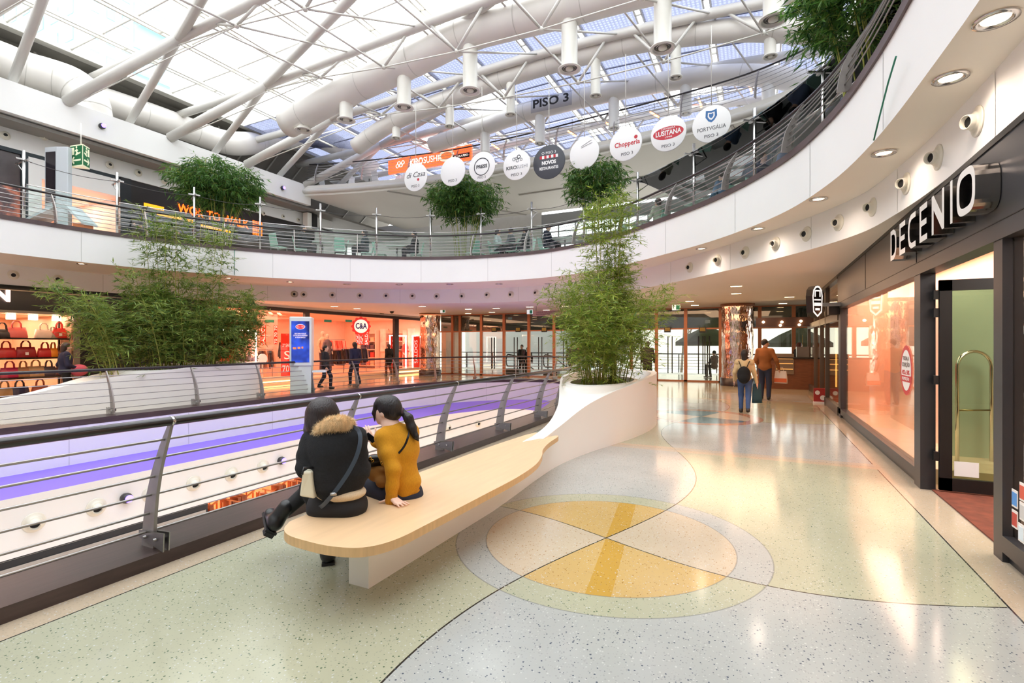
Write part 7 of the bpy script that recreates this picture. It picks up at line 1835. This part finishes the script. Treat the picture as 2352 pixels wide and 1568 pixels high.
bd_(MB().lathe([(0, 0), (.43, 0)], n=40, M4=M4 @ Matrix.Translation((0, .02, .0175)) @ Matrix.Scale(.42, 4, (0, 1, 0))), 'badge', dred)
tx('LUSITANA', 0, .02, .19, dw, width=.72, bold=.005); tx('CERVEJEIRA', 0, .145, .07, dw, width=.4); tx('1998', 0, -.1, .07, dw, width=.2); tx('PISO 3', 0, -.34, .12, dink, width=.36)
r0, tx, bd_, M4 = disc(1634, 285, 'white round hanging sign with a blue crest, rightmost of the row')
sh = [(-.14, .32), (0, .29), (.14, .32), (.15, .14), (.08, .03), (0, -.02), (-.08, .03), (-.15, .14)]
bd_(MB().extr(sh, M4 @ Matrix.Translation((0, .06, .017)), .002), 'crest', dblue); bd_(MB().extr([(x * .62, .05 + (z - .05) * .62) for x, z in sh], M4 @ Matrix.Translation((0, .1, .0195)), .002), 'crest_field', dw); bd_(MB().extr([(x * .38, .1 + (z - .1) * .38) for x, z in sh], M4 @ Matrix.Translation((0, .1, .022)), .002), 'crest_heart', dblue)
tx('PORTVGÁLIA', 0, -.12, .15, dink, width=.74); tx('PISO 3', 0, -.32, .12, dink, width=.36)
# clear banner lettering hanging in the roof
b0 = aty(1222, 243, 13.2); b1 = aty(1310, 222, 13.2)
bn = thing('roof_banner', 'large dark lettering on a clear panel hanging high under the roof', 'sign', (b0 + b1) / 2)
Mb = frame((b0 + b1) / 2, (1, 0, .0), UZ)
MB().box((b0.x - .05, 13.21, (b0.z + b1.z) / 2 - .28), (b1.x + .05, 13.22, (b0.z + b1.z) / 2 + .28)).build('clear_panel', GLASS('clear_film', (236, 238, 244), .3, base=.02), bn)
letters('lettering', 'PISO 3', Mb @ Matrix.Translation((0, 0, .02)), .42, M('banner_ink', (26, 26, 32), .6), bn, width=abs(b1.x - b0.x) * .93, bold=.012)
MB().tube([(b0.x, 13.215, b0.z + .2), (b0.x, 13.215, 11.2)], .006, 4).tube([(b1.x, 13.215, b0.z + .2), (b1.x, 13.215, 11.2)], .006, 4).build('hanger', steel, bn)
# orange lit banner on the deck
ys = 15.1; a = aty(893, 375, ys); b_ = aty(1083, 341, ys); zlo = aty(893, 401, ys).z; zhi = a.z
og = thing('lit_banner', 'long orange lit banner with white lettering behind the deck railing', 'sign', ((a.x + b_.x) / 2, ys, (zlo + zhi) / 2))
orange = M('banner_orange', (255, 112, 60), .5, emit=.9, ecol=(255, 92, 40))
MB().box((a.x, ys - .04, zlo), (b_.x, ys + .08, zhi + .12)).build('box', orange, og)
mid = Vector((0, ys - .045, (zlo + zhi) / 2 + .06)); Wd = b_.x - a.x
ow = M('banner_white', (255, 244, 236), .5, emit=1.0)
letters('lettering', 'KIRO', frame((a.x + Wd * .36, ys - .045, mid.z), (1, 0, 0), UZ), .42, ow, og, width=Wd * .16, bold=.014)
letters('lettering', 'SUSHI', frame((a.x + Wd * .54, ys - .045, mid.z), (1, 0, 0), UZ), .42, ow, og, width=Wd * .18)
Md = frame((a.x + Wd * .72, ys - .046, mid.z + .03), (1, 0, 0), UZ)
MB().lathe([(0, 0), (.42, 0)], n=32, M4=Md @ Matrix.Scale(.62, 4, (0, 1, 0))).build('plate_picture', M('plate_print', (240, 214, 190), .5, emit=.5), og)
MB().lathe([(0, .003), (.3, .003)], n=24, M4=Md @ Matrix.Scale(.55, 4, (0, 1, 0))).build('food_picture', M('food_print', (236, 120, 60), .5, emit=.5, var=.4, vscale=9), og)
MB().box((a.x + Wd * .8, ys - .05, zlo + .12), (a.x + Wd * .985, ys - .041, zlo + .32)).build('dark_strip', black, og)
letters('lettering', 'SUSHI A PESO', frame((a.x + Wd * .89, ys - .052, zlo + .22), (1, 0, 0), UZ), .13, ow, og, width=Wd * .15)
for cx, cz in ((.14, .1), (.165, -.02), (.19, .1), (.12, -.02)): MB().ribbon([(a.x + Wd * cx + .1 * math.cos(2 * PI * k / 16), ys - .046, mid.z + cz + .1 * math.sin(2 * PI * k / 16)) for k in range(16)], [(a.x + Wd * cx + .06 * math.cos(2 * PI * k / 16), ys - .046, mid.z + cz + .06 * math.sin(2 * PI * k / 16)) for k in range(16)], closed=True).build('emblem_ring', ow, og)
# heat lamps over the deck
hl_m = M('heater_glow', (255, 170, 120), .4, emit=7, ecol=(255, 130, 70))
for i, (px, py) in enumerate(((1138, 337), (1226, 325), (1314, 307), (1402, 288), (1503, 263), (1608, 236), (1724, 204))):
    p = aty(px, py, 15.6); root = thing('heat_lamp', 'glowing tube heat lamp over the deck, %s from the left' % ordw(i), 'heat lamp', p, 'heat lamps over the deck')
    MB().tube([(-.16, -.05, .12), (.16, .05, -.12)] if i < 5 else [(-.05, 0, .18), (.05, 0, -.18)], .035, 8).build('tube', hl_m, root, local=True)
    MB().bar((-.2, .0, .2), (.2, .08, -.08), .1, .03).build('reflector', steel, root, local=True); MB().tube([(0, 0, .15), (0, 0, 11 - p.z)], .008, 4).build('cable', black, root, local=True)
# exit sign prism on the upper left
c = atd(186, 358, 15.4); ex = thing('exit_sign', 'large green emergency exit prism sign hanging under the upper left soffit', 'exit sign', c)
A = Vector(atd(161, 360, 15.45)); B_ = Vector(atd(190, 360, 15.3)); Cc = Vector(atd(206, 360, 15.65)); hh = .33
gm = M('exit_sign_green', (16, 104, 58), .5, emit=.05); pale = M('exit_sign_pale', (226, 226, 196), .5, emit=.15)
MB().prism([(q.x, q.y) for q in (A, B_, Cc)], c.z - hh, c.z + hh).build('housing', pale, ex)
def exface(P, Q, flip, parent):
    r = (Q - P); w2 = Vector((r.x, r.y, 0)).length; Mx = frame(Vector(((P.x + Q.x) / 2, (P.y + Q.y) / 2, c.z)), Vector((r.x, r.y, 0)), UZ)
    s = -1 if flip else 1; u = w2 * .46
    MB().extr([(-u, -.29), (u, -.29), (u, .29), (-u, .29)], Mx @ Matrix.Translation((0, 0, .004)), .004).build('green_face', gm, parent)
    T3 = Mx @ Matrix.Translation((0, 0, .009))
    def pg(pts): return [(s * x * u * 2, y) for x, y in (pts if not flip else pts[::-1])]
    mb = MB().extr(pg([(-.42, .03), (-.16, .03), (-.16, .25), (-.42, .25)]), T3, .002)
    mb.extr(pg([(.08, .12), (.2, .08), (.38, .1), (.38, .06), (.22, .03), (.12, .02), (-.02, .0), (-.06, .03), (.02, .08), (-.02, .14), (-.1, .12), (-.1, .16), (.06, .2), (.2, .15)]), T3, .002)
    mb.lathe([(0, .002), (.035, .002)], n=12, M4=T3 @ Matrix.Translation((s * .04 * u * 2, .245, 0)))
    mb.extr(pg([(-.42, -.14), (-.2, -.02), (-.12, -.06), (-.24, -.115), (.4, -.115), (.4, -.165), (-.24, -.165), (-.12, -.22), (-.2, -.26)]), T3, .002)
    mb.build('pictogram', pale, parent)
exface(A, B_, False, ex); exface(B_, Cc, True, ex)
MB().tube([(c.x, c.y, c.z + .33), (c.x, c.y, 8.35)], .02, 6).build('hanger', off_white, ex)
p = atx(197, 421, -19.6); sx = thing('exit_sign', 'small white and green exit sign hanging in the white passage of the upper left', 'exit sign', p)
MB().box((-.02, -.16, -.12), (.02, .16, .12)).build('board', wsign, sx, local=True); MB().box((.02, -.15, -.09), (.025, .0, .09)).build('symbol', gsign, sx, local=True); MB().tube([(0, 0, .12), (0, 0, 6.9 - p.z)], .006, 4).build('hanger', steel, sx, local=True)
p = atx(209, 446, -20.5); tag(MB().lathe([(0, -.14), (.1, -.11), (.15, -.02), (.16, .03)], c=(p.x, p.y, p.z), n=16).build('dome_camera', black), 'black dome camera under the ceiling of the white passage', 'camera')
# advertising totem with slanted desks on the upper gallery
tt = atd(128, 500, 15.2); tm = thing('info_totem', 'tall pale totem with dark tilted screen and slanted desks behind the upper left railing', 'totem', (tt.x, tt.y, 4.62))
pal = M('totem_grey', (200, 206, 212), .4); Rv = Vector((CA, SA, 0)); Iv = Vector((-SA, CA, 0)); t0 = Vector((tt.x, tt.y, 0))
def tb(x0, x1, d0_, d1_, z0, z1): 
    return [t0 + Rv * x + Iv * d + Vector((0, 0, z)) for z in (z0, z1) for (x, d) in ((x0, d0_), (x1, d0_), (x1, d1_), (x0, d1_))]
zt1 = 4.62 + 2.95
MB().hexa([tuple(q) for q in tb(.0, .36, 0, .16, 4.62, zt1)]).build('pillar', pal, tm, bevel=.02)
MB().hexa([tuple(q) for q in [t0 + Rv * -.4 + Iv * .08 + UZ * 5.75, t0 + Rv * .02 + Iv * .0 + UZ * 5.75, t0 + Rv * .02 + Iv * .1 + UZ * 5.75, t0 + Rv * -.4 + Iv * .18 + UZ * 5.75, t0 + Rv * -.4 + Iv * .08 + UZ * zt1, t0 + Rv * .02 + Iv * .0 + UZ * zt1, t0 + Rv * .02 + Iv * .1 + UZ * zt1, t0 + Rv * -.4 + Iv * .18 + UZ * zt1]]).build('screen_frame', pal, tm)
MB().hexa([tuple(q) for q in [t0 + Rv * -.36 + Iv * .058 + UZ * 5.9, t0 + Rv * -.01 + Iv * -.012 + UZ * 5.9, t0 + Rv * -.01 + Iv * -.004 + UZ * 5.9, t0 + Rv * -.36 + Iv * .065 + UZ * 5.9, t0 + Rv * -.36 + Iv * .058 + UZ * (zt1 - .15), t0 + Rv * -.01 + Iv * -.012 + UZ * (zt1 - .15), t0 + Rv * -.01 + Iv * -.004 + UZ * (zt1 - .15), t0 + Rv * -.36 + Iv * .065 + UZ * (zt1 - .15)]]).build('screen', M('dark_screen', (44, 38, 44), .08), tm)
for s, x0, x1 in ((-1, -.95, .0), (1, .36, .85)):
    zz = 5.75 if s < 0 else 5.75
    xa, xb = (x1, x0) if s < 0 else (x0, x1)
    MB().hexa([tuple(q) for q in [t0 + Rv * xa + Iv * -.1 + UZ * 5.72, t0 + Rv * xb + Iv * -.1 + UZ * 5.25, t0 + Rv * xb + Iv * .5 + UZ * 5.25, t0 + Rv * xa + Iv * .5 + UZ * 5.72, t0 + Rv * xa + Iv * -.1 + UZ * 5.82, t0 + Rv * xb + Iv * -.1 + UZ * 5.32, t0 + Rv * xb + Iv * .5 + UZ * 5.32, t0 + Rv * xa + Iv * .5 + UZ * 5.82]]).build('desk', pal, tm)
    MB().hexa([tuple(q) for q in tb(min(xa, xb) + .1, max(xa, xb) - .05, .05, .4, 4.62, 5.3)]).build('side_panel', M('totem_orange', (226, 130, 84), .5), tm)
# screen kiosk on the far gallery
k0 = atd(690, 905, 16.1); ks = thing('screen_kiosk', 'tall white kiosk with blue advertising screen on the far gallery', 'kiosk', (k0.x, k0.y, 0))
kr = (Vector((CA, SA, 0)) * .97 + Vector((-SA, CA, 0)) * .25).normalized(); ki = Vector((-kr.y, kr.x, 0)); kk = Vector((k0.x, k0.y, 0))
def kb(x0, x1, d0_, d1_, z0, z1): return [tuple(kk + kr * x + ki * d + UZ * z) for z in (z0, z1) for (x, d) in ((x0, d0_), (x1, d0_), (x1, d1_), (x0, d1_))]
kw = M('kiosk_white', (216, 222, 218), .35)
MB().hexa(kb(-.33, .33, 0, .62, .95, 2.52)).build('head', kw, ks, bevel=.03)
MB().hexa(kb(-.31, .31, .03, .6, 0, .97)).build('base', M('kiosk_base', (206, 214, 208), .4), ks, bevel=.01)
m, N, L = nodes_of('kiosk_screen'); b = N['Principled BSDF']; tc = N.new('ShaderNodeTexCoord'); n1 = N.new('ShaderNodeTexNoise'); n1.inputs['Scale'].default_value = 2.2; L.new(tc.outputs['Object'], n1.inputs['Vector']); rp = N.new('ShaderNodeValToRGB'); L.new(n1.outputs['Fac'], rp.inputs['Fac']); rp.color_ramp.elements[0].color = lin((12, 18, 66)); rp.color_ramp.elements[1].color = lin((34, 66, 170)); rp.color_ramp.elements[0].position = .35; rp.color_ramp.elements[1].position = .65
L.new(rp.outputs[0], b.inputs['Base Color']); L.new(rp.outputs[0], b.inputs['Emission Color']); b.inputs['Emission Strength'].default_value = .8; b.inputs['Roughness'].default_value = .1
MB().hexa(kb(-.265, .265, -.012, .0, 1.07, 2.38)).build('screen', m, ks)
def kt(body, x, z, size, mat, width=None, bold=0., shear=0.): return letters('lettering', body, frame(kk + kr * x + ki * -.014 + UZ * z, kr, UZ), size, mat, ks, width=width, bold=bold, shear=shear)
Mk = frame(kk + ki * -.014 + UZ * 2.2, kr, UZ)
MB().lathe([(0, .002), (.14, .002)], n=28, M4=Mk @ Matrix.Scale(.58, 4, (0, 1, 0))).build('logo_rim', pwhite, ks); MB().lathe([(0, .004), (.128, .004)], n=28, M4=Mk @ Matrix.Scale(.55, 4, (0, 1, 0))).build('logo_field', M('logo_red', (206, 34, 50), .4, emit=.6), ks)
kt('Barilla', 0, 2.2, .1, pwhite, width=.19, shear=.2); kt('DESCUBRA PORQUÊ\nOS ITALIANOS PREFEREM\nA MASSA BARILLA', 0, 1.92, .06, pwhite, width=.42)
mb = MB()
for x, z, w_ in ((-.17, 1.52, .1), (-.04, 1.53, .08), (.06, 1.54, .05)): mb.hexa(kb(x - w_ / 2, x + w_ / 2, -.016, -.012, z - .03, z + .03))
mb.build('picture', M('product_print', (226, 120, 60), .5, emit=.5, var=.5, vscale=12), ks)
MB().hexa(kb(.33, .75, .1, .5, .74, .8)).build('side_shelf', kw, ks)
# small cctv dome and dark fittings
p = aty(900, 710, 15.5); tag(MB().lathe([(0, -.11), (.08, -.08), (.11, 0)], c=(p.x, p.y, 3.25), n=14).build('dome_camera', black), 'black dome camera under the gallery ceiling above the round shop sign', 'camera')
p = atx(877, 716, -16.45); tag(MB().box((p.x - .02, p.y - .14, p.z - .1), (p.x + .03, p.y + .14, p.z + .1)).build('exit_sign', M('exit_dark', (50, 64, 30), .4, emit=.1)), 'small dark green exit sign above the clothing shop frame', 'exit sign')
for i, px in enumerate((619, 753, 801)):
    p = atx(px, 735, -17.8); tag(MB().box((p.x - .02, p.y - .22, p.z - .1), (p.x + .02, p.y + .22, p.z + .02)).build('exit_sign', M('shop_exit', (24, 96, 74), .4, emit=.2)), 'green and white exit sign hanging inside the clothing shop, %s from the left' % ordw(i), 'exit sign', 'exit signs in the clothing shop')
# pale tower seen through the roof
m, N, L = nodes_of('tower_facade'); b = N['Principled BSDF']; tc = N.new('ShaderNodeTexCoord'); br = N.new('ShaderNodeTexBrick'); L.new(tc.outputs['Object'], br.inputs['Vector'])
tw = thing('tower', 'pale high-rise tower seen through the glass roof at the upper left', 'building', (-90, 62, 0))
MB().box((-140, 40, -5), (-98, 53.5, 68)).build('wall', M('tower_wall', (226, 222, 218), .8), tw)
wg = M('tower_window', (150, 196, 214), .2)
for j in range(10):
    z = 26 + 4.4 * j
    for i in range(3): MB().box((-98.1, 40.8 + i * 2.3, z), (-97.8, 42.0 + i * 2.3, z + 2.4)).build('window', wg, tw)
    for i in range(6): MB().box((-104 - i * 5, 39.8, z), (-101.4 - i * 5, 40.1, z + 2.4)).build('window', wg, tw)
MB().box((-98.2, 47.2, 0), (-97.7, 53.2, 62)).build('glass_front', M('tower_glass', (160, 204, 220), .2), tw)
for j in range(14): MB().box((-97.8, 47, 10 + j * 4.4), (-96.6, 53.5, 10.6 + j * 4.4)).build('balcony', M('tower_balcony', (206, 218, 224), .5), tw)
